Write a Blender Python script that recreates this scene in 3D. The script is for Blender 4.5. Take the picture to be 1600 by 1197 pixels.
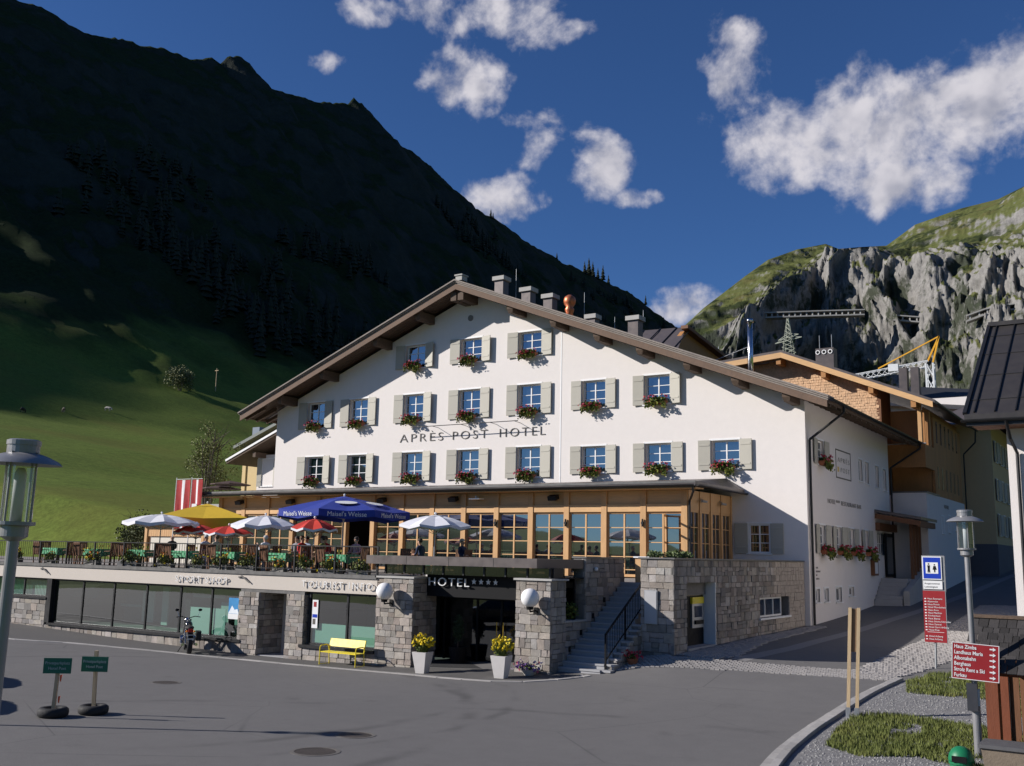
import bpy, bmesh, math, random
import numpy as np
from mathutils import Vector, Matrix, noise
from math import radians, sin, cos, pi, tan, atan2, sqrt

for _o in list(bpy.data.objects):
    bpy.data.objects.remove(_o)
scene = bpy.context.scene
COL = scene.collection
rnd = random.Random(7)

# ------------------------------------------------------------------ camera
HC = 3.6
cam_d = bpy.data.cameras.new('camera')
cam = bpy.data.objects.new('camera', cam_d)
COL.objects.link(cam)
cam_d.sensor_fit = 'HORIZONTAL'
cam_d.sensor_width = 36.0
cam_d.lens = 36.0 * 1582.0 / 1600.0
cam_d.clip_start = 0.1
cam_d.clip_end = 9000.0
_yaw, _pit, _rol = radians(-33.15), radians(9.65), radians(-1.21)
_f = Vector((sin(_yaw) * cos(_pit), cos(_yaw) * cos(_pit), sin(_pit)))
_r = Vector((cos(_yaw), -sin(_yaw), 0))
_d = _f.cross(_r)
_r2 = cos(_rol) * _r + sin(_rol) * _d
_d2 = -sin(_rol) * _r + cos(_rol) * _d
_m = Matrix((( _r2.x, -_d2.x, -_f.x, 0), (_r2.y, -_d2.y, -_f.y, 0), (_r2.z, -_d2.z, -_f.z, HC), (0, 0, 0, 1)))
cam.matrix_world = _m
scene.camera = cam

# ------------------------------------------------------------------ sun, sky, exposure
SUN_TRAVEL = Vector((1.5, 1.0, -0.86)).normalized()
sun_d = bpy.data.lights.new('sun', 'SUN')
sun_d.energy = 5.0
sun_d.angle = radians(0.53)
sun_d.color = (1.0, 0.945, 0.885)
sun = bpy.data.objects.new('sun', sun_d)
COL.objects.link(sun)
sun.location = (-60, -40, 60)
sun.rotation_euler = SUN_TRAVEL.to_track_quat('-Z', 'Y').to_euler()
SUN_EL = math.asin(-SUN_TRAVEL.z)
SUN_AZ = atan2(-SUN_TRAVEL.x, -SUN_TRAVEL.y)      # clockwise from +Y

scene.view_settings.view_transform = 'Standard'
scene.view_settings.look = 'None'
scene.view_settings.exposure = 0.30
scene.view_settings.gamma = 1.0
scene.view_settings.use_curve_mapping = False
scene.render.engine = 'CYCLES'
scene.cycles.max_bounces = 6
scene.cycles.diffuse_bounces = 3
scene.cycles.glossy_bounces = 3
scene.cycles.transmission_bounces = 4
scene.cycles.transparent_max_bounces = 8
scene.cycles.caustics_reflective = False
scene.cycles.caustics_refractive = False
scene.cycles.use_denoising = True
scene.cycles.use_adaptive_sampling = True

world = bpy.data.worlds.new('World')
scene.world = world
world.use_nodes = True


class NT:
    """small helper for building node trees"""
    def __init__(self, tree):
        self.t = tree
        self.n = tree.nodes
        self.l = tree.links

    def new(self, typ, **kw):
        n = self.n.new(typ)
        for k, v in kw.items():
            setattr(n, k, v)
        return n

    def put(self, sock, v):
        if isinstance(v, bpy.types.NodeSocket):
            self.l.new(v, sock)
        elif v is not None:
            try:
                sock.default_value = v
            except Exception:
                sock.default_value = tuple(v) + (1.0,)

    def math(self, op, a, b=None, c=None, clamp=False):
        n = self.new('ShaderNodeMath', operation=op, use_clamp=clamp)
        self.put(n.inputs[0], a)
        if b is not None:
            self.put(n.inputs[1], b)
        if c is not None:
            self.put(n.inputs[2], c)
        return n.outputs[0]

    def vmath(self, op, a, b=None, scale=None):
        n = self.new('ShaderNodeVectorMath', operation=op)
        self.put(n.inputs[0], a)
        if b is not None:
            self.put(n.inputs[1], b)
        if scale is not None:
            self.put(n.inputs['Scale'], scale)
        return n

    def noise(self, vec, scale, detail=4, rough=0.55, dist=0.0):
        n = self.new('ShaderNodeTexNoise')
        if vec is not None:
            self.put(n.inputs['Vector'], vec)
        n.inputs['Scale'].default_value = scale
        n.inputs['Detail'].default_value = detail
        n.inputs['Roughness'].default_value = rough
        n.inputs['Distortion'].default_value = dist
        return n.outputs['Fac']

    def ramp(self, v, stops, interp='LINEAR'):
        n = self.new('ShaderNodeValToRGB')
        n.color_ramp.interpolation = interp
        e = n.color_ramp.elements
        while len(e) > 1:
            e.remove(e[0])
        for i, (p, c) in enumerate(stops):
            el = e[0] if i == 0 else e.new(p)
            el.position = p
            if isinstance(c, (int, float)):
                c = (c, c, c)
            el.color = tuple(c)[:3] + (1.0,)
        self.put(n.inputs[0], v)
        return n.outputs[0]

    def mix(self, fac, a, b, blend='MIX'):
        n = self.new('ShaderNodeMix', data_type='RGBA', blend_type=blend)
        self.put(n.inputs[0], fac)
        for s, v in ((n.inputs[6], a), (n.inputs[7], b)):
            if isinstance(v, (tuple, list)):
                v = tuple(v)[:3] + (1.0,)
            self.put(s, v)
        return n.outputs[2]

    def maprange(self, v, a, b, c=0.0, d=1.0, smooth=False):
        n = self.new('ShaderNodeMapRange')
        if smooth:
            n.interpolation_type = 'SMOOTHSTEP'
        self.put(n.inputs[0], v)
        for i, x in enumerate((a, b, c, d)):
            self.put(n.inputs[1 + i], x)
        return n.outputs[0]


def build_world():
    w = NT(world.node_tree)
    w.n.clear()
    out = w.new('ShaderNodeOutputWorld')
    bg = w.new('ShaderNodeBackground')
    sky = w.new('ShaderNodeTexSky')
    sky.sky_type = 'NISHITA'
    sky.sun_disc = False
    sky.sun_elevation = SUN_EL
    sky.sun_rotation = SUN_AZ
    sky.altitude = 1500.0
    sky.air_density = 1.0
    sky.dust_density = 0.25
    sky.ozone_density = 2.2
    bg.inputs['Strength'].default_value = 0.055
    geo = w.new('ShaderNodeTexCoord')
    dirv = w.vmath('NORMALIZE', geo.outputs['Generated']).outputs[0]
    # cloud field lives on the sphere of directions: azimuth / elevation blobs broken up by noise
    def blobs(d):
        sp = w.new('ShaderNodeSeparateXYZ')
        w.put(sp.inputs[0], d)
        cb = w.new('ShaderNodeCombineXYZ')
        w.put(cb.inputs[0], w.math('MULTIPLY', w.math('ARCTAN2', sp.outputs[0], sp.outputs[1]), 180 / pi))
        w.put(cb.inputs[1], w.math('MULTIPLY', w.math('ARCSINE', sp.outputs[2]), 180 / pi))
        tot = None
        for (a, e, ra, re, amp, rot) in CLOUDS:
            dv = w.vmath('MULTIPLY', w.vmath('SUBTRACT', cb.outputs[0], (a, e, 0)).outputs[0], (.72 / ra, .72 / re, 0)).outputs[0]
            r2 = w.vmath('DOT_PRODUCT', dv, dv).outputs['Value']
            g = w.math('MULTIPLY_ADD', r2, -amp, amp)
            tot = g if tot is None else w.math('MAXIMUM', tot, g)
        return w.math('MAXIMUM', tot, -.4)
    tot = blobs(dirv)

    def density(d, cheap=False):
        n1 = w.noise(d, 11.0, 3 if cheap else 7, 0.58, 0.35)
        n2 = w.noise(d, 38.0, 2 if cheap else 5, 0.55)
        nn = w.math('ADD', w.math('MULTIPLY', n1, 0.66), w.math('MULTIPLY', n2, 0.34))
        v = w.math('ADD', tot, w.math('MULTIPLY', w.math('SUBTRACT', nn, 0.5), 3.7))
        return w.math('SUBTRACT', v, 0.36)
    d0 = density(dirv)
    off = w.vmath('ADD', dirv, tuple(Vector((-0.010, -0.002, 0.020)))).outputs[0]
    d1 = density(off, True)
    alpha = w.maprange(d0, -0.10, 0.66, 0.0, 1.0, True)
    # thick cloud towards the sun side -> shaded
    shade = w.maprange(w.math('SUBTRACT', d1, w.math('MULTIPLY', d0, 0.45)), -0.10, 0.85, 1.0, 0.0, True)
    bright = w.mix(shade, (5.4, 5.5, 6.6), (10.8, 10.4, 11.0))
    skyc = w.mix(1.0, sky.outputs[0], (0.54, 0.86, 1.34), 'MULTIPLY')
    a2 = w.math('MULTIPLY', alpha, 0.93)
    colr = w.mix(a2, skyc, bright)
    w.l.new(colr, bg.inputs['Color'])
    w.l.new(bg.outputs[0], out.inputs[0])


# clouds: azimuth (deg, clockwise from the facade normal), elevation, radii, strength, tilt
CLOUDS = [
    (-19.84, 26.11, 1.84, 2.69, 0.75, 0.0), (-20.16, 28.06, 0.99, 0.99, 0.7, 0.0), (-22.09, 23.77, 1.65, 0.9, 0.5, 0.0),
    (-17.03, 22.59, 4.27, 2.21, 0.95, -25.0), (-13.86, 23.28, 2.84, 2.87, 0.95, 0.0), (-13.41, 25.8, 0.92, 1.4, 0.7, 0.0),
    (-10.85, 22.61, 4.65, 2.48, 1.0, 0.0), (-6.91, 23.63, 3.4, 2.55, 1.0, 15.0), (-4.37, 24.71, 2.3, 2.31, 1.0, 0.0),
    (-11.31, 19.9, 3.42, 1.64, 0.95, 0.0), (-13.97, 20.5, 1.89, 0.92, 0.7, 0.0), (-34.62, 29.96, 4.83, 1.55, 0.8, 0.0),
    (-31.26, 28.96, 2.62, 0.9, 0.65, 0.0), (-33.0, 28.13, 1.05, 0.8, 0.5, 0.0), (-36.04, 26.07, 2.25, 1.92, 0.85, 20.0),
    (-42.94, 29.46, 1.93, 0.88, 0.8, 0.0), (-44.66, 26.63, 1.26, 0.51, 0.42, -45.0), (-32.11, 22.78, 1.63, 1.45, 0.52, 30.0),
    (-32.91, 24.14, 2.06, 0.68, 0.4, 0.0), (-35.45, 23.32, 0.86, 0.53, 0.42, 0.0), (-28.29, 21.68, 1.69, 1.73, 0.85, 25.0),
    (-26.4, 19.99, 1.25, 0.55, 0.5, 0.0), (-33.95, 19.97, 2.46, 1.41, 0.95, -25.0), (-23.11, 13.76, 2.41, 1.19, 0.95, 20.0),
    (-21.77, 20.26, 0.9, 0.38, 0.42, 0.0), (-25.65, 15.68, 0.58, 0.4, 0.42, 0.0), (-146.2, 33.6, 8.3, 3.8, 0.85, 0.0),
    (108.2, 16.4, 5.1, 4.5, 0.85, 0.0), (-144.1, 22.4, 14.0, 3.4, 0.85, 0.0), (143.0, 31.1, 10.8, 2.5, 0.85, 0.0),
    (-106.5, 45.2, 9.7, 4.2, 0.85, 0.0)]
world.cycles.sampling_method = 'MANUAL'
world.cycles.sample_map_resolution = 256
build_world()

# ------------------------------------------------------------------ mesh helpers
ORG = {}          # world origin of every object (no rotation when built)


class MB:
    def __init__(self):
        self.v = []
        self.f = []
        self.mi = []
        self.cur = 0

    def add(self, verts, faces):
        b = len(self.v)
        self.v.extend(tuple(p) for p in verts)
        for f in faces:
            self.f.append(tuple(b + i for i in f))
            self.mi.append(self.cur)
        return self

    def box(self, x0, y0, z0, x1, y1, z1):
        return self.add([(x0, y0, z0), (x1, y0, z0), (x1, y1, z0), (x0, y1, z0), (x0, y0, z1), (x1, y0, z1), (x1, y1, z1), (x0, y1, z1)],
                        [(0, 3, 2, 1), (4, 5, 6, 7), (0, 1, 5, 4), (1, 2, 6, 5), (2, 3, 7, 6), (3, 0, 4, 7)])

    def cbox(self, c, s, m=None):
        """box centred at c with size s, turned by matrix m"""
        vs = []
        for z in (-.5, .5):
            for x, y in ((-.5, -.5), (.5, -.5), (.5, .5), (-.5, .5)):
                p = Vector((x * s[0], y * s[1], z * s[2]))
                if m is not None:
                    p = m @ p
                vs.append(p + Vector(c))
        return self.add(vs, [(0, 3, 2, 1), (4, 5, 6, 7), (0, 1, 5, 4), (1, 2, 6, 5), (2, 3, 7, 6), (3, 0, 4, 7)])

    def bar(self, p0, p1, w, h, up=(0, 0, 1)):
        """rectangular bar from p0 to p1; w across, h along up"""
        p0, p1 = Vector(p0), Vector(p1)
        d = (p1 - p0).normalized()
        u = Vector(up)
        a = d.cross(u)
        if a.length < 1e-4:
            a = d.cross(Vector((1, 0, 0)))
        a.normalize()
        u = a.cross(d).normalized()
        vs = []
        for p in (p0, p1):
            for sx, sy in ((-1, -1), (1, -1), (1, 1), (-1, 1)):
                vs.append(p + a * (sx * w / 2) + u * (sy * h / 2))
        return self.add(vs, [(0, 1, 2, 3), (7, 6, 5, 4), (0, 4, 5, 1), (1, 5, 6, 2), (2, 6, 7, 3), (3, 7, 4, 0)])

    def tube(self, p0, p1, r0, r1=None, n=10, cap=True):
        r1 = r0 if r1 is None else r1
        p0, p1 = Vector(p0), Vector(p1)
        d = (p1 - p0).normalized()
        a = d.cross(Vector((0, 0, 1)))
        if a.length < 1e-3:
            a = Vector((1, 0, 0))
        a.normalize()
        b = d.cross(a)
        vs = []
        for p, r in ((p0, r0), (p1, r1)):
            for i in range(n):
                t = 2 * pi * i / n
                vs.append(p + a * (cos(t) * r) + b * (sin(t) * r))
        fs = [(i, (i + 1) % n, n + (i + 1) % n, n + i) for i in range(n)]
        if cap:
            fs.append(tuple(range(n - 1, -1, -1)))
            fs.append(tuple(range(n, 2 * n)))
        return self.add(vs, fs)

    def path(self, pts, r, n=8):
        for a, b in zip(pts[:-1], pts[1:]):
            self.tube(a, b, r, r, n)
        return self

    def lathe(self, c, prof, n=20, axis='Z'):
        c = Vector(c)
        vs = []
        for (r, z) in prof:
            for i in range(n):
                t = 2 * pi * i / n
                p = Vector((cos(t) * r, sin(t) * r, z))
                if axis == 'Y':
                    p = Vector((p.x, p.z, p.y))
                elif axis == 'X':
                    p = Vector((p.z, p.x, p.y))
                vs.append(c + p)
        fs = []
        for k in range(len(prof) - 1):
            for i in range(n):
                j = (i + 1) % n
                fs.append((k * n + i, k * n + j, (k + 1) * n + j, (k + 1) * n + i))
        if prof[0][0] > 1e-6:
            fs.append(tuple(range(n - 1, -1, -1)))
        if prof[-1][0] > 1e-6:
            m = (len(prof) - 1) * n
            fs.append(tuple(range(m, m + n)))
        return self.add(vs, fs)

    def sphere(self, c, r, n=16, m=10, sc=(1, 1, 1)):
        prof = [(sin(pi * k / m), -cos(pi * k / m)) for k in range(m + 1)]
        b = len(self.v)
        self.lathe((0, 0, 0), [(max(p[0], 1e-4) * r, p[1] * r) for p in prof], n)
        for i in range(b, len(self.v)):
            p = self.v[i]
            self.v[i] = (c[0] + p[0] * sc[0], c[1] + p[1] * sc[1], c[2] + p[2] * sc[2])
        return self

    def poly(self, pts):
        return self.add(pts, [tuple(range(len(pts)))])

    def prism(self, poly, vec):
        """extrude a planar polygon (list of 3D points) along vec"""
        n = len(poly)
        v = Vector(vec)
        a = [Vector(p) for p in poly]
        b = [p + v for p in a]
        fs = [tuple(range(n - 1, -1, -1)), tuple(range(n, 2 * n))]
        fs += [(i, (i + 1) % n, n + (i + 1) % n, n + i) for i in range(n)]
        return self.add(a + b, fs)

    def build(self, name, mats, parent=None, smooth=False, loc=None, local=False, fix=True):
        """one mesh object; verts are world coordinates unless local"""
        if not isinstance(mats, (list, tuple)):
            mats = [mats]
        me = bpy.data.meshes.new(name)
        base = Vector((0, 0, 0))
        if not local:
            if parent is not None:
                base = ORG.get(parent.name, Vector((0, 0, 0)))
            elif loc is not None:
                base = Vector(loc)
        vv = [(p[0] - base.x, p[1] - base.y, p[2] - base.z) for p in self.v]
        me.from_pydata(vv, [], self.f)
        for m in mats:
            me.materials.append(m)
        if len(mats) > 1:
            me.polygons.foreach_set('material_index', self.mi)
        if smooth:
            me.polygons.foreach_set('use_smooth', [True] * len(self.f))
        if fix:
            bm = bmesh.new()
            bm.from_mesh(me)
            bmesh.ops.recalc_face_normals(bm, faces=bm.faces)
            bm.to_mesh(me)
            bm.free()
        me.update()
        ob = bpy.data.objects.new(name, me)
        COL.objects.link(ob)
        if parent is not None:
            ob.parent = parent
            ORG[ob.name] = base
        else:
            if not local:
                ob.location = base
            elif loc is not None:
                ob.location = loc
            ORG[ob.name] = Vector(ob.location)
        return ob


def thing(name, label, cat, loc=(0, 0, 0), rotz=0.0, group=None):
    o = bpy.data.objects.new(name, None)
    COL.objects.link(o)
    o.empty_display_size = 0.2
    o.location = loc
    o.rotation_euler = (0, 0, rotz)
    ORG[o.name] = Vector(loc)
    o['label'] = label
    o['category'] = cat
    if group:
        o['group'] = group
    return o


def tag(o, label, cat, group=None):
    o['label'] = label
    o['category'] = cat
    if group:
        o['group'] = group
    return o


def kind(o, k):
    o['kind'] = k
    return o


def copy_tree(o, parent=None):
    c = o.copy()
    COL.objects.link(c)
    if parent is not None:
        c.parent = parent
    ORG[c.name] = ORG.get(o.name, Vector((0, 0, 0)))
    for ch in [x for x in o.children]:
        copy_tree(ch, c)
    return c


def place(o, loc, rotz=0.0, label=None, scale=None):
    o.location = loc
    o.rotation_euler = (0, 0, rotz)
    if label:
        o['label'] = label
    if scale:
        o.scale = (scale, scale, scale) if not isinstance(scale, tuple) else scale
    return o


def inst(mesh_ob, name, parent, loc, rot=(0, 0, 0), sc=(1, 1, 1), mesh=None):
    """another child object that shares mesh data"""
    ob = bpy.data.objects.new(name, mesh if mesh is not None else mesh_ob.data)
    COL.objects.link(ob)
    ob.parent = parent
    b = ORG.get(parent.name, Vector((0, 0, 0))) if parent is not None else Vector((0, 0, 0))
    ob.location = Vector(loc) - b
    ob.rotation_euler = rot
    ob.scale = sc
    ORG[ob.name] = Vector(loc)
    return ob


# ------------------------------------------------------------------ materials
MATS = {}


def mat(name, col, rough=0.7, var=0.12, vscale=6.0, bump=0.0, bscale=40.0, rnd_obj=0.0, metal=0.0, spec=0.4, dark=None,
        streak=None, emit=None, detail=5, hue=0.0, coat=0.0):
    """procedural principled material: base colour broken by noise, optional bump, optional per-object variation"""
    if name in MATS:
        return MATS[name]
    m = bpy.data.materials.new(name)
    m.use_nodes = True
    t = NT(m.node_tree)
    b = t.n['Principled BSDF']
    tc = t.new('ShaderNodeTexCoord').outputs['Object']
    geo = t.new('ShaderNodeNewGeometry').outputs['Position']
    vec = geo
    if streak:
        mp = t.new('ShaderNodeMapping')
        mp.inputs['Scale'].default_value = streak
        t.l.new(geo, mp.inputs[0])
        vec = mp.outputs[0]
    c = Vector(col[:3])
    n = t.noise(vec, vscale, detail, 0.6)
    lo = tuple(c * (1 - var)) if dark is None else dark
    hi = tuple(c * (1 + var))
    colr = t.ramp(n, [(0.28, lo), (0.72, hi)])
    n2 = t.noise(vec, vscale * 0.13, 3, 0.5)
    colr = t.mix(0.35, colr, t.ramp(n2, [(0.3, tuple(c * (1 - var))), (0.7, tuple(c * (1 + var * .6)))]))
    if rnd_obj:
        oi = t.new('ShaderNodeObjectInfo').outputs['Random']
        fac = t.maprange(oi, 0, 1, 1 - rnd_obj, 1 + rnd_obj)
        hs = t.new('ShaderNodeHueSaturation')
        t.put(hs.inputs['Value'], fac)
        if hue:
            r2 = t.math('FRACT', t.math('MULTIPLY', oi, 17.31))
            t.put(hs.inputs['Hue'], t.maprange(r2, 0, 1, .5 - hue, .5 + hue))
            r3 = t.math('FRACT', t.math('MULTIPLY', oi, 41.7))
            t.put(hs.inputs['Saturation'], t.maprange(r3, 0, 1, .55, 1.35))
        t.put(hs.inputs['Color'], colr)
        colr = hs.outputs[0]
    t.l.new(colr, b.inputs['Base Color'])
    rr = t.maprange(n, 0.3, 0.7, max(0.02, rough - 0.08), min(1, rough + 0.08))
    t.l.new(rr, b.inputs['Roughness'])
    b.inputs['Metallic'].default_value = metal
    b.inputs['Specular IOR Level'].default_value = spec
    if coat:
        b.inputs['Coat Weight'].default_value = coat
    if bump:
        bn = t.new('ShaderNodeBump')
        bn.inputs['Strength'].default_value = bump
        bn.inputs['Distance'].default_value = 0.02
        t.put(bn.inputs['Height'], t.noise(vec, bscale, 4, 0.6))
        t.l.new(bn.outputs[0], b.inputs['Normal'])
    if emit:
        b.inputs['Emission Color'].default_value = tuple(emit[:3]) + (1,)
        b.inputs['Emission Strength'].default_value = emit[3]
    MATS[name] = m
    return m


def glass_mat(name, tint=(0.02, 0.03, 0.035), trans=0.35, rough=0.015, tcol=(0.55, 0.72, 0.68), r0=0.10):
    """window pane: mirror-like coat over a mix of see-through and dark"""
    if name in MATS:
        return MATS[name]
    m = bpy.data.materials.new(name)
    m.use_nodes = True
    t = NT(m.node_tree)
    t.n.clear()
    out = t.new('ShaderNodeOutputMaterial')
    gl = t.new('ShaderNodeBsdfGlossy')
    gl.inputs['Roughness'].default_value = rough
    gl.inputs['Color'].default_value = (.95, .97, 1, 1)
    tr = t.new('ShaderNodeBsdfTransparent')
    tr.inputs['Color'].default_value = tuple(tcol) + (1,)
    df = t.new('ShaderNodeBsdfDiffuse')
    df.inputs['Color'].default_value = tuple(tint) + (1,)
    m1 = t.new('ShaderNodeMixShader')
    m1.inputs[0].default_value = 1 - trans
    t.l.new(tr.outputs[0], m1.inputs[1])
    t.l.new(df.outputs[0], m1.inputs[2])
    lw = t.new('ShaderNodeLayerWeight')
    lw.inputs['Blend'].default_value = 0.5
    rf = t.math('MULTIPLY_ADD', t.math('POWER', lw.outputs['Facing'], 4.0), 1.0 - r0, r0)
    # gentle waviness of real panes
    bn = t.new('ShaderNodeBump')
    bn.inputs['Strength'].default_value = 0.05
    bn.inputs['Distance'].default_value = 0.02
    geo = t.new('ShaderNodeNewGeometry').outputs['Position']
    t.put(bn.inputs['Height'], t.noise(geo, 1.1, 1, 0.4))
    t.l.new(bn.outputs[0], gl.inputs['Normal'])
    m2 = t.new('ShaderNodeMixShader')
    t.put(m2.inputs[0], rf)
    t.l.new(m1.outputs[0], m2.inputs[1])
    t.l.new(gl.outputs[0], m2.inputs[2])
    t.l.new(m2.outputs[0], out.inputs[0])
    MATS[name] = m
    return m


def leaf_mat(name, col, var=0.35, rnd_obj=0.15):
    if name in MATS:
        return MATS[name]
    m = mat(name, col, rough=0.6, var=var, vscale=9.0, rnd_obj=rnd_obj, spec=0.2)
    return m


M = {}
M['plaster'] = mat('plaster', (0.755, 0.710, 0.680), 0.9, 0.035, 3.0, 0.35, 26.0)
M['plaster_side'] = M['plaster']
M['plaster_yellow'] = mat('plaster_yellow', (0.66, 0.50, 0.27), 0.9, 0.05, 3.0, 0.25, 26.0)
M['white_paint'] = mat('white_paint', (0.82, 0.82, 0.82), 0.5, 0.04, 4.0, 0.0)
M['shutter'] = mat('shutter_paint', (0.44, 0.42, 0.36), 0.6, 0.05, 5.0, 0.1, 60.0, rnd_obj=0.04)
M['old_wood'] = mat('weathered_wood', (0.10, 0.068, 0.048), 0.8, 0.35, 7.0, 0.5, 25.0, streak=(1, 1, 1), rnd_obj=.15)
M['grey_wood'] = mat('grey_shingle_wood', (0.27, 0.235, 0.21), 0.85, 0.3, 9.0, 0.6, 18.0)
M['larch'] = mat('larch_wood', (0.58, 0.34, 0.155), 0.55, 0.16, 6.0, 0.15, 30.0, streak=(2, 2, .35), rnd_obj=0.08)
M['larch_h'] = mat('larch_beam', (0.64, 0.39, 0.185), 0.55, 0.16, 6.0, 0.15, 30.0, streak=(.3, 2, 3), rnd_obj=0.08)
M['brown_wood'] = mat('brown_wood', (0.17, 0.075, 0.035), 0.65, 0.25, 7.0, 0.2, 30.0, streak=(2, 2, .4), rnd_obj=.12)
M['orange_wood'] = mat('orange_wood', (0.40, 0.19, 0.065), 0.65, 0.2, 7.0, 0.2, 30.0, streak=(2, 2, .4), rnd_obj=.1)
M['metal_roof'] = mat('brown_sheet_metal', (0.125, 0.105, 0.10), 0.42, 0.12, 3.0, 0.08, 8.0, metal=0.3, rnd_obj=.08)
M['dark_metal'] = mat('anthracite_metal', (0.022, 0.022, 0.024), 0.45, 0.15, 4.0, 0.0, metal=0.3)
M['black'] = mat('black_paint', (0.010, 0.010, 0.011), 0.6, 0.2, 4.0, spec=0.15)
M['steel'] = mat('stainless_steel', (0.62, 0.62, 0.63), 0.22, 0.06, 3.0, metal=1.0)
M['galv'] = mat('galvanised_steel', (0.40, 0.41, 0.42), 0.45, 0.1, 8.0, metal=0.7)
M['lamp_grey'] = mat('grey_lamp_paint', (0.28, 0.28, 0.29), 0.38, 0.06, 5.0, metal=0.35)
M['copper'] = mat('copper_sheet', (0.55, 0.17, 0.08), 0.4, 0.15, 5.0, metal=0.6)
M['concrete'] = mat('concrete', (0.42, 0.41, 0.39), 0.85, 0.12, 2.5, 0.3, 20.0)
M['granite'] = mat('granite_step', (0.36, 0.36, 0.37), 0.75, 0.14, 30.0, 0.1, 60.0)
M['mortar'] = mat('mortar', (0.22, 0.205, 0.19), 0.95, 0.2, 9.0, 0.5, 30.0)
M['stone'] = mat('wall_stone', (0.30, 0.268, 0.238), 0.9, 0.30, 5.5, 0.9, 22.0, rnd_obj=0.36, hue=0.018, detail=8)
M['fascia'] = mat('cream_render', (0.57, 0.515, 0.455), 0.9, 0.05, 4.0, 0.25, 30.0)
M['sheet_grey'] = mat('grey_capping', (0.15, 0.145, 0.14), 0.45, 0.1, 4.0, metal=0.3)
M['white_letter'] = mat('white_letter', (0.80, 0.80, 0.80), 0.45, 0.03, 5.0)
M['grey_letter'] = mat('grey_letter', (0.11, 0.10, 0.09), 0.6, 0.1, 5.0)
M['silver_letter'] = mat('silver_letter', (0.60, 0.60, 0.61), 0.4, 0.05, 5.0, metal=0.5)
M['skin'] = mat('skin', (0.52, 0.30, 0.21), 0.6, 0.08, 10.0)
M['terracotta'] = mat('terracotta_box', (0.34, 0.12, 0.06), 0.8, 0.15, 8.0)
M['leaf'] = leaf_mat('geranium_leaf', (0.085, 0.125, 0.03))
M['leaf_l'] = leaf_mat('trailing_leaf', (0.19, 0.20, 0.04))
M['red_fl'] = mat('red_blossom', (0.42, 0.022, 0.045), 0.6, 0.3, 30.0)
M['pink_fl'] = mat('pink_blossom', (0.55, 0.10, 0.17), 0.6, 0.3, 30.0)
M['yel_fl'] = mat('yellow_blossom', (0.80, 0.62, 0.02), 0.6, 0.2, 30.0)
M['orange_fl'] = mat('orange_blossom', (0.75, 0.27, 0.02), 0.6, 0.2, 30.0)
M['white_pot'] = mat('white_planter', (0.68, 0.65, 0.62), 0.6, 0.06, 6.0)
M['yellow_paint'] = mat('yellow_lacquer', (0.80, 0.64, 0.03), 0.38, 0.06, 6.0)
M['opal'] = mat('opal_globe', (0.86, 0.85, 0.85), 0.25, 0.02, 4.0)
M['rubber'] = mat('tyre_rubber', (0.022, 0.022, 0.024), 0.75, 0.2, 12.0, 0.3, 40.0)
M['timber'] = mat('raw_timber', (0.52, 0.39, 0.235), 0.75, 0.2, 8.0, 0.3, 30.0, streak=(3, 3, .3))
M['green_sign'] = mat('green_sign', (0.012, 0.13, 0.075), 0.45, 0.06, 6.0)
M['red_sign'] = mat('red_sign', (0.30, 0.022, 0.026), 0.42, 0.06, 5.0)
M['blue_sign'] = mat('blue_sign', (0.012, 0.045, 0.42), 0.4, 0.05, 5.0)
M['white_sign'] = mat('white_sign', (0.78, 0.78, 0.78), 0.45, 0.03, 6.0)
M['win_glass'] = glass_mat('window_glass', (0.012, 0.02, 0.03), 0.10, r0=0.27)
M['pav_glass'] = glass_mat('pavilion_glass', (0.012, 0.016, 0.02), 0.25, r0=0.30)
M['shop_glass'] = glass_mat('shop_glass', (0.010, 0.016, 0.014), 0.90, tcol=(0.62, 0.84, 0.76), r0=0.20)
M['dark_glass'] = glass_mat('entrance_glass', (0.005, 0.006, 0.007), 0.45, tcol=(0.45, 0.5, 0.5))
M['cloth_green'] = mat('green_cloth', (0.02, 0.26, 0.10), 0.8, 0.15, 12.0)
M['interior'] = mat('room_wall', (0.30, 0.30, 0.27), 0.9, 0.1, 3.0)
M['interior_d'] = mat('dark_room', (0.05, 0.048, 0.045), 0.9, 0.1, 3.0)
M['curtain'] = mat('curtain', (0.62, 0.66, 0.62), 0.9, 0.08, 5.0)


def text_mesh(txt, size, depth, bold=0.0, spacing=1.0, align='LEFT'):
    """raised lettering as a mesh in the local XZ plane (x right, z up, y = thickness towards -y)"""
    cu = bpy.data.curves.new('lettering', 'FONT')
    cu.body = txt
    cu.size = size
    cu.extrude = depth / 2
    cu.offset = bold
    cu.space_character = spacing
    cu.align_x = align
    cu.resolution_u = 3
    ob = bpy.data.objects.new('lettering', cu)
    COL.objects.link(ob)
    dg = bpy.context.evaluated_depsgraph_get()
    me = bpy.data.meshes.new_from_object(ob.evaluated_get(dg))
    bpy.data.objects.remove(ob)
    bpy.data.curves.remove(cu)
    me.transform(Matrix.Rotation(pi / 2, 4, 'X'))
    return me


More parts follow.
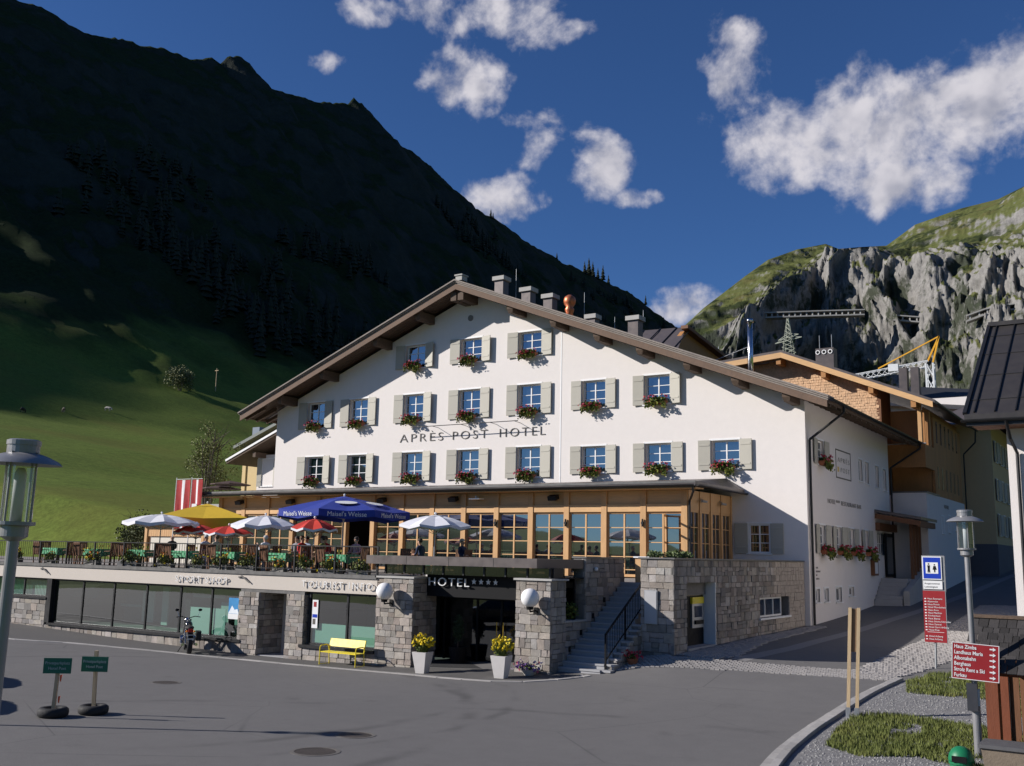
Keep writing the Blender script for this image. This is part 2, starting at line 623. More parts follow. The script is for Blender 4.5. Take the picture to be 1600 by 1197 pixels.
def letters(txt, size, depth, m, parent, origin, width=None, rotz=0.0, name='letter', bold=0.0, spacing=1.0, sep=True, tilt=None):
    """every letter one mesh; word starts at origin (baseline left) and is stretched to width"""
    full = text_mesh(txt, size, depth, bold, spacing)
    w = max(v.co.x for v in full.vertices)
    k = 1.0 if width is None else width / w
    rot = Matrix.Rotation(rotz, 4, 'Z')
    obs = []
    if not sep:
        full.transform(rot @ Matrix.Diagonal((k, 1, 1, 1)))
        items = [full]
    else:
        bm = bmesh.new()
        bm.from_mesh(full)
        # connected components grouped by x overlap
        bm.verts.ensure_lookup_table()
        seen = set()
        comps = []
        for v in bm.verts:
            if v.index in seen:
                continue
            st = [v]
            seen.add(v.index)
            comp = []
            while st:
                q = st.pop()
                comp.append(q)
                for e in q.link_edges:
                    o2 = e.other_vert(q)
                    if o2.index not in seen:
                        seen.add(o2.index)
                        st.append(o2)
            xs = [q.co.x for q in comp]
            comps.append([min(xs), max(xs), set(q.index for q in comp)])
        comps.sort(key=lambda c: c[0])
        merged = []
        for c in comps:
            if merged and c[0] < merged[-1][1] - 0.15 * (c[1] - c[0]):
                merged[-1][1] = max(merged[-1][1], c[1])
                merged[-1][2] |= c[2]
            else:
                merged.append(c)
        bm.free()
        items = []
        vs = [tuple(v.co) for v in full.vertices]
        for c in merged:
            idx = sorted(c[2])
            mp = {a: i for i, a in enumerate(idx)}
            me = bpy.data.meshes.new(name)
            me.from_pydata([vs[a] for a in idx], [], [tuple(mp[a] for a in p.vertices) for p in full.polygons if p.vertices[0] in mp])
            me.transform(rot @ Matrix.Diagonal((k, 1, 1, 1)))
            items.append(me)
    for me in items:
        if not me.materials:
            me.materials.append(m)
        else:
            me.materials[0] = m
        ob = bpy.data.objects.new(name, me)
        COL.objects.link(ob)
        ob.parent = parent
        b = ORG.get(parent.name, Vector((0, 0, 0))) if parent is not None else Vector((0, 0, 0))
        ob.location = Vector(origin) - b
        ORG[ob.name] = Vector(origin)
        obs.append(ob)
    return obs


# ------------------------------------------------------------------ shared little meshes
def rough_block_meshes(n=6):
    """unit cubes (-.5 .. .5) with chipped uneven faces, used scaled for stones"""
    out = []
    r = random.Random(11)
    for k in range(n):
        bm = bmesh.new()
        bmesh.ops.create_cube(bm, size=1.0)
        bmesh.ops.bevel(bm, geom=list(bm.edges), offset=0.045, segments=1, affect='EDGES')
        for v in bm.verts:
            v.co += Vector((r.uniform(-.022, .022), r.uniform(-.09, .09) if v.co.y < 0 else 0, r.uniform(-.022, .022)))
        me = bpy.data.meshes.new('stone')
        bm.to_mesh(me)
        bm.free()
        me.materials.append(M['stone'])
        out.append(me)
    return out


STONES = rough_block_meshes(8)


def stone_face(parent, org, udir, width, height, seed=0, holes=(), course=0.26, wmin=.22, wmax=.55, proud=0.05, topfn=None, botfn=None, limit=300, name='stone'):
    """lay coursed rubble on a vertical rectangle: org = lower left corner, udir = horizontal unit vector,
    outward normal is udir turned clockwise (u x up)"""
    r = random.Random(seed)
    u = Vector(udir).normalized()
    nrm = u.cross(Vector((0, 0, 1)))
    rz = atan2(u.y, u.x)
    z = 0.0
    cnt = 0
    laid = []
    gap = 0.012
    while z < height - 0.06:
        h = course * r.uniform(.68, 1.35)
        if z + h > height - 0.10:
            h = height - z
        x = -r.uniform(0, wmax * .5)
        while x < width - 0.01:
            w = r.uniform(wmin, wmax)
            x0, x1 = max(0, x), min(width, x + w)
            if width - x1 < wmin * .4:
                x1 = width
            sub = [(z, z + h)]
            if h > course * 1.05 and r.random() < .35:
                mz = z + h * r.uniform(.4, .6)
                sub = [(z, mz), (mz, z + h)]
            for (a, b) in sub:
                if x1 - x0 < 0.05:
                    continue
                cx = (x0 + x1) / 2
                top = height if topfn is None else topfn(cx)
                bot = 0.0 if botfn is None else botfn(cx)
                bb, aa = min(b, top), max(a, bot)
                if bb - aa < 0.05:
                    continue
                pieces = [(x0, x1, aa, bb)]
                for (hx0, hx1, hz0, hz1) in holes:
                    nxt = []
                    for (p0, p1, q0, q1) in pieces:
                        if p1 <= hx0 + .01 or p0 >= hx1 - .01 or q1 <= hz0 + .01 or q0 >= hz1 - .01:
                            nxt.append((p0, p1, q0, q1))
                            continue
                        if p0 < hx0 - .05:
                            nxt.append((p0, hx0, q0, q1))
                        if p1 > hx1 + .05:
                            nxt.append((hx1, p1, q0, q1))
                        m0, m1 = max(p0, hx0), min(p1, hx1)
                        if m1 - m0 > .05:
                            if q0 < hz0 - .04:
                                nxt.append((m0, m1, q0, hz0))
                            if q1 > hz1 + .04:
                                nxt.append((m0, m1, hz1, q1))
                    pieces = nxt
                for (p0, p1, q0, q1) in pieces:
                    d = 0.10 + r.uniform(-.02, .02)
                    c = Vector(org) + u * ((p0 + p1) / 2) + Vector((0, 0, (q0 + q1) / 2)) + nrm * (proud - d / 2 + r.uniform(-.012, .012))
                    # local -Y of the block faces outwards
                    laid.append((c, (p1 - p0 - gap, d, q1 - q0 - gap), r.choice(STONES)))
                    cnt += 1
            x = x1 if x1 < width else x + w
        z += h
    # the nearest ones are pieces of their own, any surplus is joined
    laid.sort(key=lambda q: q[0].length)
    for c, sc, me in laid[:limit]:
        inst(None, name, parent, c, (0, 0, rz), sc, mesh=me)
    if len(laid) > limit:
        mb_ = MB()
        R3 = Matrix.Rotation(rz, 3, 'Z')
        for c, sc, me in laid[limit:]:
            b0 = len(mb_.v)
            mb_.v.extend(tuple(c + R3 @ Vector((v.co.x * sc[0], v.co.y * sc[1], v.co.z * sc[2]))) for v in me.vertices)
            for pl_ in me.polygons:
                mb_.f.append(tuple(b0 + i for i in pl_.vertices))
                mb_.mi.append(0)
        kind(mb_.build('far_stones', M['stone'], parent, fix=False), 'stuff')
    return cnt


def foliage_mesh(name, n, rx, ry, rz, leaf, seed=0, shell=0.55, droop=0.0, mats=None, fl=(), base=0.0):
    """cloud of small leaf quads in an ellipsoid; fl = [(material index, count, size)] blossoms near the surface"""
    r = random.Random(seed)
    mb = MB()
    def one(p, s, mi):
        a = Vector((r.uniform(-1, 1), r.uniform(-1, 1), r.uniform(-.6, 1))).normalized()
        b = a.cross(Vector((r.uniform(-1, 1), r.uniform(-1, 1), r.uniform(-1, 1)))).normalized()
        c = a.cross(b)
        mb.cur = mi
        mb.add([p - b * s * .5, p + c * s * .42, p + b * s * .6, p - c * s * .42], [(0, 1, 2, 3)])
    for i in range(n):
        d = Vector((r.gauss(0, 1), r.gauss(0, 1), r.gauss(0, 1))).normalized()
        q = r.random() ** (1 - shell)
        lump = .78 + .35 * noise.noise(d * 2.2 + Vector((seed * 3.1, 0, 0)))
        p = Vector((d.x * rx, d.y * ry, d.z * rz)) * q * lump
        p.z += base
        if droop and p.z < base:
            p.z *= 1 + droop
        one(p, leaf * r.uniform(.6, 1.3), 0 if r.random() < .7 or not mats or len(mats) < 2 else 1)
    for (mi, cnt, s) in fl:
        for i in range(cnt):
            d = Vector((r.gauss(0, 1), r.gauss(0, 1), abs(r.gauss(0, 1)))).normalized()
            p = Vector((d.x * rx, d.y * ry, d.z * rz)) * r.uniform(.85, 1.1)
            p.z += base
            for k in range(2):
                one(p + Vector((r.uniform(-s, s), r.uniform(-s, s), r.uniform(-s, s))) * .4, s * r.uniform(.7, 1.2), mi)
    mb.cur = 0
    return mb


def wall_grid(mb, w, h0, holes, to3, depth, cut=None):
    """vertical wall in local (s,z): quads around rectangular holes, reveals of the given depth.
    to3(s,z,d) -> 3D point, d = distance inwards; cut = list of (x,z) polygon top handled by bisect later"""
    xs = sorted(set([0, w] + [v for h in holes for v in (h[0], h[1])]))
    zs = sorted(set([h0[0], h0[1]] + [v for h in holes for v in (h[2], h[3])]))
    for i in range(len(xs) - 1):
        for j in range(len(zs) - 1):
            cx, cz = (xs[i] + xs[i + 1]) / 2, (zs[j] + zs[j + 1]) / 2
            if any(h[0] < cx < h[1] and h[2] < cz < h[3] for h in holes):
                continue
            mb.add([to3(xs[i], zs[j], 0), to3(xs[i + 1], zs[j], 0), to3(xs[i + 1], zs[j + 1], 0), to3(xs[i], zs[j + 1], 0)], [(0, 1, 2, 3)])
    for h in holes:
        a, b, c, d = h[:4]
        mb.add([to3(a, c, 0), to3(b, c, 0), to3(b, c, depth), to3(a, c, depth)], [(0, 1, 2, 3)])
        mb.add([to3(a, d, 0), to3(a, d, depth), to3(b, d, depth), to3(b, d, 0)], [(0, 1, 2, 3)])
        mb.add([to3(a, c, 0), to3(a, c, depth), to3(a, d, depth), to3(a, d, 0)], [(0, 1, 2, 3)])
        mb.add([to3(b, c, 0), to3(b, d, 0), to3(b, d, depth), to3(b, c, depth)], [(0, 1, 2, 3)])

# ------------------------------------------------------------------ ground heights
GP = np.array([
    (-75, 27.4, .3), (-60, 27.4, .2), (-52, 27.4, .12), (-45, 27.4, .04), (-37, 27.4, -.17), (-29, 27.4, -.30), (-23.3, 27.4, -.23), (-21.8, 27.4, -.2),
    (-17.6, 27.4, 0), (-16.4, 27.4, 0), (-15, 28.1, .05), (-15, 31.05, .48), (-13.55, 30.4, .68), (-13.5, 37, .78), (-13.3, 44, .9),
    (-13.3, 52, 1.25), (-13.3, 59.3, 1.7), (-11.3, 72, 2.7), (-11, 95, 4.1), (-10, 130, 6.0), (-12.3, 29.7, .38), (-10.4, 31, .38), (-8.6, 31.5, .38),
    (-20, 14, 0), (-13.5, 14, 0), (-24, 19, -.1), (-30, 22, -.15), (-40, 20, 0), (-16, 10, 0), (-6.25, 18.5, 0), (-6.8, 24, .06), (-3.4, 21, .08),
    (-8, 28, .25), (-6.6, 33.4, .45), (-8, 40, .75), (-6, 46, 1.05), (-5, 60, 2.0), (0, 10, 0), (-60, 15, .2), (5, 30, .6), (12, 15, .2), (12, 60, 2.2),
    (-20, 0, 0), (0, -15, 0), (-60, -15, .3), (10, -15, .2), (0, 36, .8), (4, 95, 4.2), (5, 130, 6)])


def _tps_fit(p):
    n = len(p)
    d = np.sqrt(((p[:, None, :2] - p[None, :, :2]) ** 2).sum(-1))
    K = np.where(d > 0, d * d * np.log(d + 1e-9), 0) + np.eye(n) * 2.0
    P = np.c_[np.ones(n), p[:, :2]]
    A = np.zeros((n + 3, n + 3))
    A[:n, :n] = K
    A[:n, n:] = P
    A[n:, :n] = P.T
    return np.linalg.solve(A, np.r_[p[:, 2], 0, 0, 0])


_TW = _tps_fit(GP)


def ground_np(x, y):
    x, y = np.asarray(x, float), np.asarray(y, float)
    d = np.sqrt((x[..., None] - GP[:, 0]) ** 2 + (y[..., None] - GP[:, 1]) ** 2)
    K = np.where(d > 0, d * d * np.log(d + 1e-9), 0)
    return K @ _TW[:-3] + _TW[-3] + _TW[-2] * x + _TW[-1] * y


def gz(x, y):
    return float(ground_np(np.array([x]), np.array([y]))[0])


def grid_object(name, xs, ys, zf, m, smooth=True, drop=None):
    X, Y = np.meshgrid(xs, ys, indexing='xy')
    Z = zf(X, Y)
    V = np.stack([X, Y, Z], -1).reshape(-1, 3)
    ny, nx = X.shape
    i = np.arange(ny - 1)[:, None] * nx + np.arange(nx - 1)[None, :]
    F = np.stack([i, i + 1, i + 1 + nx, i + nx], -1).reshape(-1, 4)
    if drop is not None:
        cx = (X[:-1, :-1] + X[1:, 1:]) / 2
        cy = (Y[:-1, :-1] + Y[1:, 1:]) / 2
        F = F[~drop(cx, cy).reshape(-1)]
    me = bpy.data.meshes.new(name)
    me.from_pydata(V.tolist(), [], F.tolist())
    me.materials.append(m)
    if smooth:
        me.polygons.foreach_set('use_smooth', [True] * len(me.polygons))
    ob = bpy.data.objects.new(name, me)
    COL.objects.link(ob)
    return ob


def vnoise(x, y, seed=0):
    """vectorised 2D gradient noise about -1..1"""
    rs = np.random.RandomState(seed)
    perm = rs.permutation(256)
    perm = np.r_[perm, perm]
    ang = rs.rand(256) * 2 * np.pi
    gx, gy = np.cos(ang), np.sin(ang)
    xi, yi = np.floor(x).astype(int), np.floor(y).astype(int)
    xf, yf = x - xi, y - yi
    u = xf * xf * xf * (xf * (xf * 6 - 15) + 10)
    v = yf * yf * yf * (yf * (yf * 6 - 15) + 10)
    def g(ix, iy, dx, dy):
        h = perm[perm[ix & 255] + (iy & 255)] & 255
        return gx[h] * dx + gy[h] * dy
    a = g(xi, yi, xf, yf)
    b = g(xi + 1, yi, xf - 1, yf)
    c = g(xi, yi + 1, xf, yf - 1)
    d = g(xi + 1, yi + 1, xf - 1, yf - 1)
    return 1.5 * ((a * (1 - u) + b * u) * (1 - v) + (c * (1 - u) + d * u) * v)


def fbm(x, y, oct=5, seed=0, ridged=False, gain=.5):
    s = np.zeros_like(x, dtype=float)
    a, f, t = 1.0, 1.0, 0.0
    for k in range(oct):
        n = vnoise(x * f, y * f, seed + k)
        if ridged:
            n = 1 - 2 * np.abs(n)
        s += a * n
        t += a
        a *= gain
        f *= 2.03
    return s / t


def ground_material():
    m = bpy.data.materials.new('asphalt')
    m.use_nodes = True
    t = NT(m.node_tree)
    b = t.n['Principled BSDF']
    geo = t.new('ShaderNodeNewGeometry').outputs['Position']
    big = t.noise(geo, 0.22, 4, 0.6)
    fine = t.noise(geo, 60.0, 3, 0.7)
    mid = t.noise(geo, 2.2, 5, 0.65)
    c = t.ramp(big, [(.3, (.132, .127, .126)), (.7, (.168, .161, .158))])
    c = t.mix(.30, c, t.ramp(mid, [(.3, (.105, .10, .10)), (.7, (.172, .166, .162))]))
    c = t.mix(.30, c, t.ramp(fine, [(.35, (.065, .063, .063)), (.65, (.21, .205, .20))]))
    # worn arcs left by turning cars: rings round a few centres
    for (cx, cy, r0, w0) in ((-24.0, 17.5, 9.4, .28), (-24.2, 17.2, 11.0, .22), (-27.0, 12.0, 15.2, .30), (-10.0, 8.0, 14.0, .35)):
        dv = t.vmath('SUBTRACT', geo, (cx, cy, 0.0)).outputs[0]
        dv = t.vmath('MULTIPLY', dv, (1, 1, 0)).outputs[0]
        ln = t.vmath('LENGTH', dv).outputs['Value']
        wob = t.math('ADD', ln, t.math('MULTIPLY', t.noise(geo, .35, 2), .8))
        band = t.maprange(t.math('ABSOLUTE', t.math('SUBTRACT', wob, r0 + .4)), 0.0, w0, .55, 0.0, True)
        band = t.math('MULTIPLY', band, t.maprange(t.noise(geo, .45, 3), .42, .62, 0, 1))
        c = t.mix(band, c, (.070, .067, .067))
    # faint cracks
    vo = t.new('ShaderNodeTexVoronoi', feature='DISTANCE_TO_EDGE')
    vo.inputs['Scale'].default_value = .22
    t.put(vo.inputs['Vector'], t.vmath('ADD', geo, t.vmath('SCALE', t.new('ShaderNodeTexNoise').outputs['Color'], scale=.6).outputs[0]).outputs[0])
    cr = t.maprange(vo.outputs['Distance'], 0.0, .006, .5, 0.0)
    cr = t.math('MULTIPLY', cr, t.maprange(t.noise(geo, .13, 2), .5, .6, 0, 1))
    c = t.mix(cr, c, (.05, .05, .05))
    # oil / patch stains
    st = t.maprange(t.noise(geo, .7, 5, .6), .62, .72, 0, .35)
    c = t.mix(st, c, (.075, .072, .07))
    t.l.new(c, b.inputs['Base Color'])
    b.inputs['Roughness'].default_value = .86
    b.inputs['Specular IOR Level'].default_value = .3
    bn = t.new('ShaderNodeBump')
    bn.inputs['Strength'].default_value = .35
    bn.inputs['Distance'].default_value = .01
    t.put(bn.inputs['Height'], fine)
    t.l.new(bn.outputs[0], b.inputs['Normal'])
    return m


M['asphalt'] = ground_material()
M['asphalt_d'] = mat('pavement_asphalt', (.098, .094, .091), .88, .14, 1.2, .35, 60.0)
M['kerb'] = mat('kerb_granite', (.36, .345, .33), .85, .14, 7.0, .4, 30.0, rnd_obj=.16)
M['cobble'] = mat('cobble_granite', (.33, .31, .295), .85, .22, 4.0, .4, 40.0)
M['gravel'] = mat('gravel', (.205, .20, .20), .95, .45, 38.0, .9, 45.0)


def terrain_material(name, grass, grass2, rock, forest, rock_lo=.62, rock_hi=.80, fs=.010, famt=.5, gscale=.06, heath=None):
    m = bpy.data.materials.new(name)
    m.use_nodes = True
    t = NT(m.node_tree)
    b = t.n['Principled BSDF']
    g = t.new('ShaderNodeNewGeometry')
    geo = g.outputs['Position']
    sp = t.new('ShaderNodeSeparateXYZ')
    t.l.new(g.outputs['Normal'], sp.inputs[0])
    n1 = t.noise(geo, gscale, 6, .65)
    n2 = t.noise(geo, gscale * 9, 5, .7)
    gr = t.ramp(n1, [(.3, grass), (.7, grass2)])
    gr = t.mix(.45, gr, t.ramp(n2, [(.32, tuple(x * .45 for x in grass)), (.68, tuple(x * 1.5 for x in grass2))]))
    n3 = t.noise(geo, gscale * 42, 4, .75)
    gr = t.mix(.35, gr, t.ramp(n3, [(.34, tuple(x * .35 for x in grass)), (.66, tuple(x * 1.7 for x in grass2))]))
    dry = t.maprange(t.noise(geo, gscale * .5, 4, .6), .52, .66, 0, .45)
    gr = t.mix(dry, gr, (grass2[0] * 1.05, grass2[1] * .72, grass2[2] * .9))
    rk1 = t.noise(geo, .028, 8, .7, .6)
    rk2 = t.noise(geo, .16, 6, .7)
    rk = t.ramp(rk1, [(.30, tuple(x * .45 for x in rock)), (.55, rock), (.75, tuple(min(1, x * 1.5) for x in rock))])
    rk = t.mix(.4, rk, t.ramp(rk2, [(.35, tuple(x * .5 for x in rock)), (.7, tuple(x * 1.4 for x in rock))]))
    slope = t.math('ADD', sp.outputs[2], t.math('MULTIPLY', t.math('SUBTRACT', t.noise(geo, .035, 7, .7), .5), .55))
    fr = t.maprange(slope, rock_lo, rock_hi, 1.0, 0.0, True)
    c = t.mix(fr, gr, rk)
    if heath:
        # dark dwarf-pine heath above the mown meadow, darkened further to carry the slope's shade in its colour
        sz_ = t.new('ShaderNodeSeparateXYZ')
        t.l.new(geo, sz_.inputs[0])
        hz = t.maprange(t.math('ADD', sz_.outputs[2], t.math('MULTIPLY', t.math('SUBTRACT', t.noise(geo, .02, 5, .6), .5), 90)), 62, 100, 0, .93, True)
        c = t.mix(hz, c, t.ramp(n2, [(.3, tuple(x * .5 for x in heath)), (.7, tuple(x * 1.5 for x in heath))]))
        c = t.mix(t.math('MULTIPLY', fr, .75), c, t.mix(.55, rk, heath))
    fo = t.maprange(t.noise(geo, fs, 7, .7), .5, .56, 0, famt)
    c = t.mix(fo, c, t.ramp(t.noise(geo, .35, 3), [(.3, tuple(x * .5 for x in forest)), (.7, tuple(x * 1.3 for x in forest))]))
    t.l.new(c, b.inputs['Base Color'])
    b.inputs['Roughness'].default_value = .95
    b.inputs['Specular IOR Level'].default_value = .08
    bn = t.new('ShaderNodeBump')
    bn.inputs['Strength'].default_value = .7
    bn.inputs['Distance'].default_value = 3.0
    t.put(bn.inputs['Height'], t.math('ADD', t.math('MULTIPLY', rk2, fr), t.math('MULTIPLY', n3, .022)))
    t.l.new(bn.outputs[0], b.inputs['Normal'])
    return m


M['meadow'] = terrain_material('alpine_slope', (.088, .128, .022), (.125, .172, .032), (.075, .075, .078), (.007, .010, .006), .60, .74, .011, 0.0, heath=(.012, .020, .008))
M['far_rock'] = terrain_material('limestone_slope', (.075, .088, .026), (.105, .115, .038), (.235, .225, .21), (.020, .030, .012), .62, .80, .007, .85, .03)

# ridge of the left mountain (y, z) along x = -700
RIDGE = np.array([(-900, 45), (-560, 60), (-460, 150), (-390, 285), (-344, 318), (-243, 313.5), (-187, 309.5), (-127, 302.5), (-70, 296), (0, 291.5), (45, 292), (90, 312), (150, 335), (230, 360), (300, 382), (340, 393)] + [  # unseen stretch, heights shaped for the meadow's shadow edge and the window reflections
    (368.9, 400.2), (398.7, 407.2), (437.6, 401.7), (457.3, 408.1), (487.2, 416.1), (516.9, 425.5), (549.7, 429.3), (563.4, 438.5), (574.6, 437.2), (581.4, 447.2), (596.2, 453.8), (608.6, 451.8), (613.5, 434.8), (650.1, 441.6), (702.8, 451.5), (745.2, 466.4), (752.6, 477.1), (765.0, 473.9), (786.4, 466.5), (800.5, 448.1), (848.5, 451.9), (909.7, 441.7), (949.5, 422.4), (1019.1, 422.7), (1111.9, 414.2), (1197.9, 409.5), (1293.1, 414.1), (1422.2, 414.0), (1544.4, 397.1), (1603.0, 392.3), (1800, 330), (2100, 250), (2600, 200)])


def left_height(x, y):
    u = -x
    H = np.interp(y, RIDGE[:, 0], RIDGE[:, 1])
    base = np.interp(u, [20, 46, 50, 120, 225, 280, 330], [2.6, 3.0, 3.6, 13, 34.6, 54, 78])
    base = base * np.clip((y + 190) / 190, .05, 1)
    base = base + np.maximum(0, y - 150) * .03 * np.clip((330 - u) / 280, 0, 1)
    # soft humps on the meadow
    base = base + 1.6 * fbm(x / 55, y / 55, 3, 21) * np.clip((u - 80) / 80, 0, 1)
    t = np.clip((u - 330) / 370, 0, 1)
    z33 = 78 * np.clip((y + 190) / 190, .05, 1)
    zt = z33 + (H - z33) * (.62 * t + .38 * t ** 1.7)
    back = np.maximum(0, u - 700)
    z = np.where(u < 330, base, zt) - back * .75
    a = np.clip((u - 250) / 200, 0, 1) * np.clip((712 - u) / 90, .0, 1)
    g = fbm(x / 130, y / 95, 6, 3, True)
    g2 = fbm(x / 34, y / 30, 4, 9, True)
    quiet = np.clip((y - 90) / 160, .04, 1)
    z = z + a * quiet * (26 * g + 7 * g2)
    near = np.clip((u - 600) / 100, 0, 1)
    z = z + near * quiet * (3.2 * fbm(x / 16, y / 16, 3, 33, True))
    f = np.clip(np.maximum((y - 39) / 12, (u - 95) / 55), 0, 1)
    z = np.minimum(z, -1.6) * (1 - f) + z * f
    return z


def _steps(*segs):
    out = []
    for a, b, s in segs:
        out += list(np.arange(a, b, s))
    out.append(segs[-1][1])
    return np.array(out)


xs = -_steps((46, 130, 4.0), (130, 340, 5.0), (340, 690, 5.2), (690, 712, 2.0), (712, 1100, 40))
ys = _steps((-900, 20, 30), (20, 200, 4.5), (200, 620, 3.4), (620, 1000, 4.4), (1000, 1700, 8), (1700, 2700, 40))
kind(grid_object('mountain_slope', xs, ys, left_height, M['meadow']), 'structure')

# valley floor that everything else stands on, out to the far slopes
def valley(x, y):
    return np.where(y < 150, np.minimum(ground_np(np.clip(x, -75, 12), np.clip(y, -15, 130)), 6) - .35 - .004 * np.abs(x), 5.4 + (y - 150) * .03) + np.maximum(0, x - 120) * .25 + np.maximum(0, -70 - y) * .004


kind(grid_object('valley_floor', _steps((-330, -70, 20), (-70, 60, 4), (60, 900, 60)), _steps((-900, -30, 30), (-30, 150, 4), (150, 2700, 50)), valley, M['meadow']), 'structure')

# far mountain on the right, laid out on rays around the village
RM = np.array([(-29, .18), (-26.5, .195), (-25.1132, 0.2093), (-23.6619, 0.224), (-22.2096, 0.2477), (-19.8619, 0.2791), (-18.6066, 0.2945), (-17, .3035), (-15.4575, 0.3073), (-14.7852, 0.3013), (-13.602, 0.3015), (-12.2716, 0.3008), (-10.7542, 0.3192), (-8.4829, 0.3303), (-6.6016, 0.3353), (-5.3569, 0.3444), (-2.3436, 0.3658), (1.8155, 0.3741), (10, .36), (30, .30)])


def far_height(th, q):
    """th azimuth in degrees, q 0 foot .. 1 ridge .. 1.4 behind; returns x,y,z"""
    foot = np.interp(th, [-29, -25, -20, -16, -12, -5, 2, 30], [1350, 1450, 1800, 2150, 1950, 1600, 1500, 1400])
    ridge = foot + np.interp(th, [-29, -25, -16, -12, -5, 2, 30], [500, 520, 600, 950, 1100, 1000, 900])
    T = np.interp(th, RM[:, 0], RM[:, 1])
    r = foot + (ridge - foot) * q
    zr = HC + T * ridge
    qq = np.clip(q, 0, 1)
    cliff = np.interp(th, [-29, -25, -19, -14, -11, -5, 30], [.35, .45, .68, .80, .64, .55, .5])
    # steep wall first, gentle grass above
    prof = np.where(qq < .35, cliff * (qq / .35) ** .9, cliff + (1 - cliff) * ((qq - .35) / .65) ** .92)
    z = 20 + (zr - 20) * prof
    x, y = r * np.sin(np.radians(th)), r * np.cos(np.radians(th))
    amp = np.clip(q / .08, 0, 1) * np.clip((1.0 - q) / .12, 0.03, 1)
    rg = fbm(x / 240 + 5, y / 240, 7, 41, True, .55)
    sft = fbm(th * .22, q * 6, 3, 71)
    # ribs and gullies that fan out and branch, about as tall as wide
    ver = fbm(th * .26 + sft * .9, q * 5.0 + th * .10, 6, 51, True, .5)
    ver2 = fbm(th * 1.3 + sft, q * 26 - th * .4, 5, 57, True, .55)
    wall = np.exp(-((q - .22) / .20) ** 2)
    z = z + amp * ((18 + 26 * wall) * rg + wall * (20 * ver + 8 * ver2))
    push = amp * (wall * (115 * ver + 22 * ver2) + 30 * rg)
    r2 = r - push
    x, y = r2 * np.sin(np.radians(th)), r2 * np.cos(np.radians(th))
    z = np.minimum(z, HC + T * r2 * (1 - .002))
    z = np.where(q > 1, zr - (q - 1) * 900, z)
    return x, y, z


def far_mountain():
    th = _steps((-29, -4, .060), (-4, 30, .5))
    q = _steps((0, .5, .0065), (.5, 1.0, .016), (1.0, 1.4, .1))
    TH, Q = np.meshgrid(th, q, indexing='xy')
    X, Y, Z = far_height(TH, Q)
    ny, nx = X.shape
    i = np.arange(ny - 1)[:, None] * nx + np.arange(nx - 1)[None, :]
    F = np.stack([i, i + 1, i + 1 + nx, i + nx], -1).reshape(-1, 4)
    me = bpy.data.meshes.new('far_mountain')
    me.from_pydata(np.stack([X, Y, Z], -1).reshape(-1, 3).tolist(), [], F.tolist())
    me.materials.append(M['far_rock'])
    me.polygons.foreach_set('use_smooth', [True] * len(me.polygons))
    ob = bpy.data.objects.new('far_mountain', me)
    COL.objects.link(ob)
    return ob


far_ob = kind(far_mountain(), 'structure')

# plaza and street: one sheet that follows the falls of the ground
kind(grid_object('plaza', _steps((-75, -40, 1.5), (-40, 2, .6), (2, 20, 1.5)), _steps((-18, 8, 2), (8, 46, .6), (46, 140, 1.5)), ground_np, M['asphalt']), 'structure')


def ribbon(name, left, right, m, dz=.004, n=60, thick=0.0, kindv='structure', across=2):
    """sheet between two polylines that follows the ground"""
    def samp(pl, k):
        p = np.array(pl, float)
        L = np.r_[0, np.cumsum(np.hypot(*np.diff(p[:, :2], axis=0).T))]
        s = np.linspace(0, L[-1], k)
        return np.stack([np.interp(s, L, p[:, 0]), np.interp(s, L, p[:, 1])], -1)
    a, b = samp(left, n), samp(right, n)
    mb = MB()
    V = []
    for k in range(across + 1):
        f = k / across
        P = a * (1 - f) + b * f
        Z = ground_np(P[:, 0], P[:, 1]) + dz + thick
        V.append(np.c_[P, Z])
    for k in range(across):
        for i in range(n - 1):
            mb.add([V[k][i], V[k][i + 1], V[k + 1][i + 1], V[k + 1][i]], [(0, 1, 2, 3)])
    if thick:
        for side in (0, across):
            for i in range(n - 1):
                p, q = V[side][i], V[side][i + 1]
                mb.add([p, q, (q[0], q[1], q[2] - thick - .1), (p[0], p[1], p[2] - thick - .1)], [(0, 1, 2, 3)])
    ob = mb.build(name, m)
    if kindv:
        kind(ob, kindv)
    return ob


def smooth_line(pts, n=60):
    """Catmull-Rom through the points"""
    p = [Vector((a[0], a[1], 0)) for a in pts]
    p = [p[0] * 2 - p[1]] + p + [p[-1] * 2 - p[-2]]
    out = []
    segs = len(p) - 3
    for s in range(segs):
        a, b, c, d = p[s:s + 4]
        k = max(2, n // segs)
        for i in range(k):
            t = i / k
            out.append(.5 * ((2 * b) + (-a + c) * t + (2 * a - 5 * b + 4 * c - d) * t * t + (-a + 3 * b - 3 * c + d) * t ** 3))
    out.append(p[-2])
    return [(q.x, q.y) for q in out]


def offset_line(pts, d):
    out = []
    for i, p in enumerate(pts):
        a = Vector(pts[max(0, i - 1)])
        b = Vector(pts[min(len(pts) - 1, i + 1)])
        t = (b - a).normalized()
        out.append((p[0] - t.y * d, p[1] + t.x * d))
    return out


# pavement along the shop front with its pale granite edging
KERB_SHOP = smooth_line([(-62, 21.6), (-50, 22.6), (-39.5, 23.7), (-36.4, 24.9), (-29.6, 26.05), (-22.5, 26.2), (-19.0, 25.75), (-16.8, 25.95), (-15.6, 27.2), (-15.2, 27.9)], 70)
shop_line = [(-62, 27.62), (-45, 27.62), (-30, 27.62), (-24, 27.62), (-15.2, 27.95)]
pav = ribbon('pavement', KERB_SHOP, shop_line, M['asphalt_d'], .004, 80, across=4)


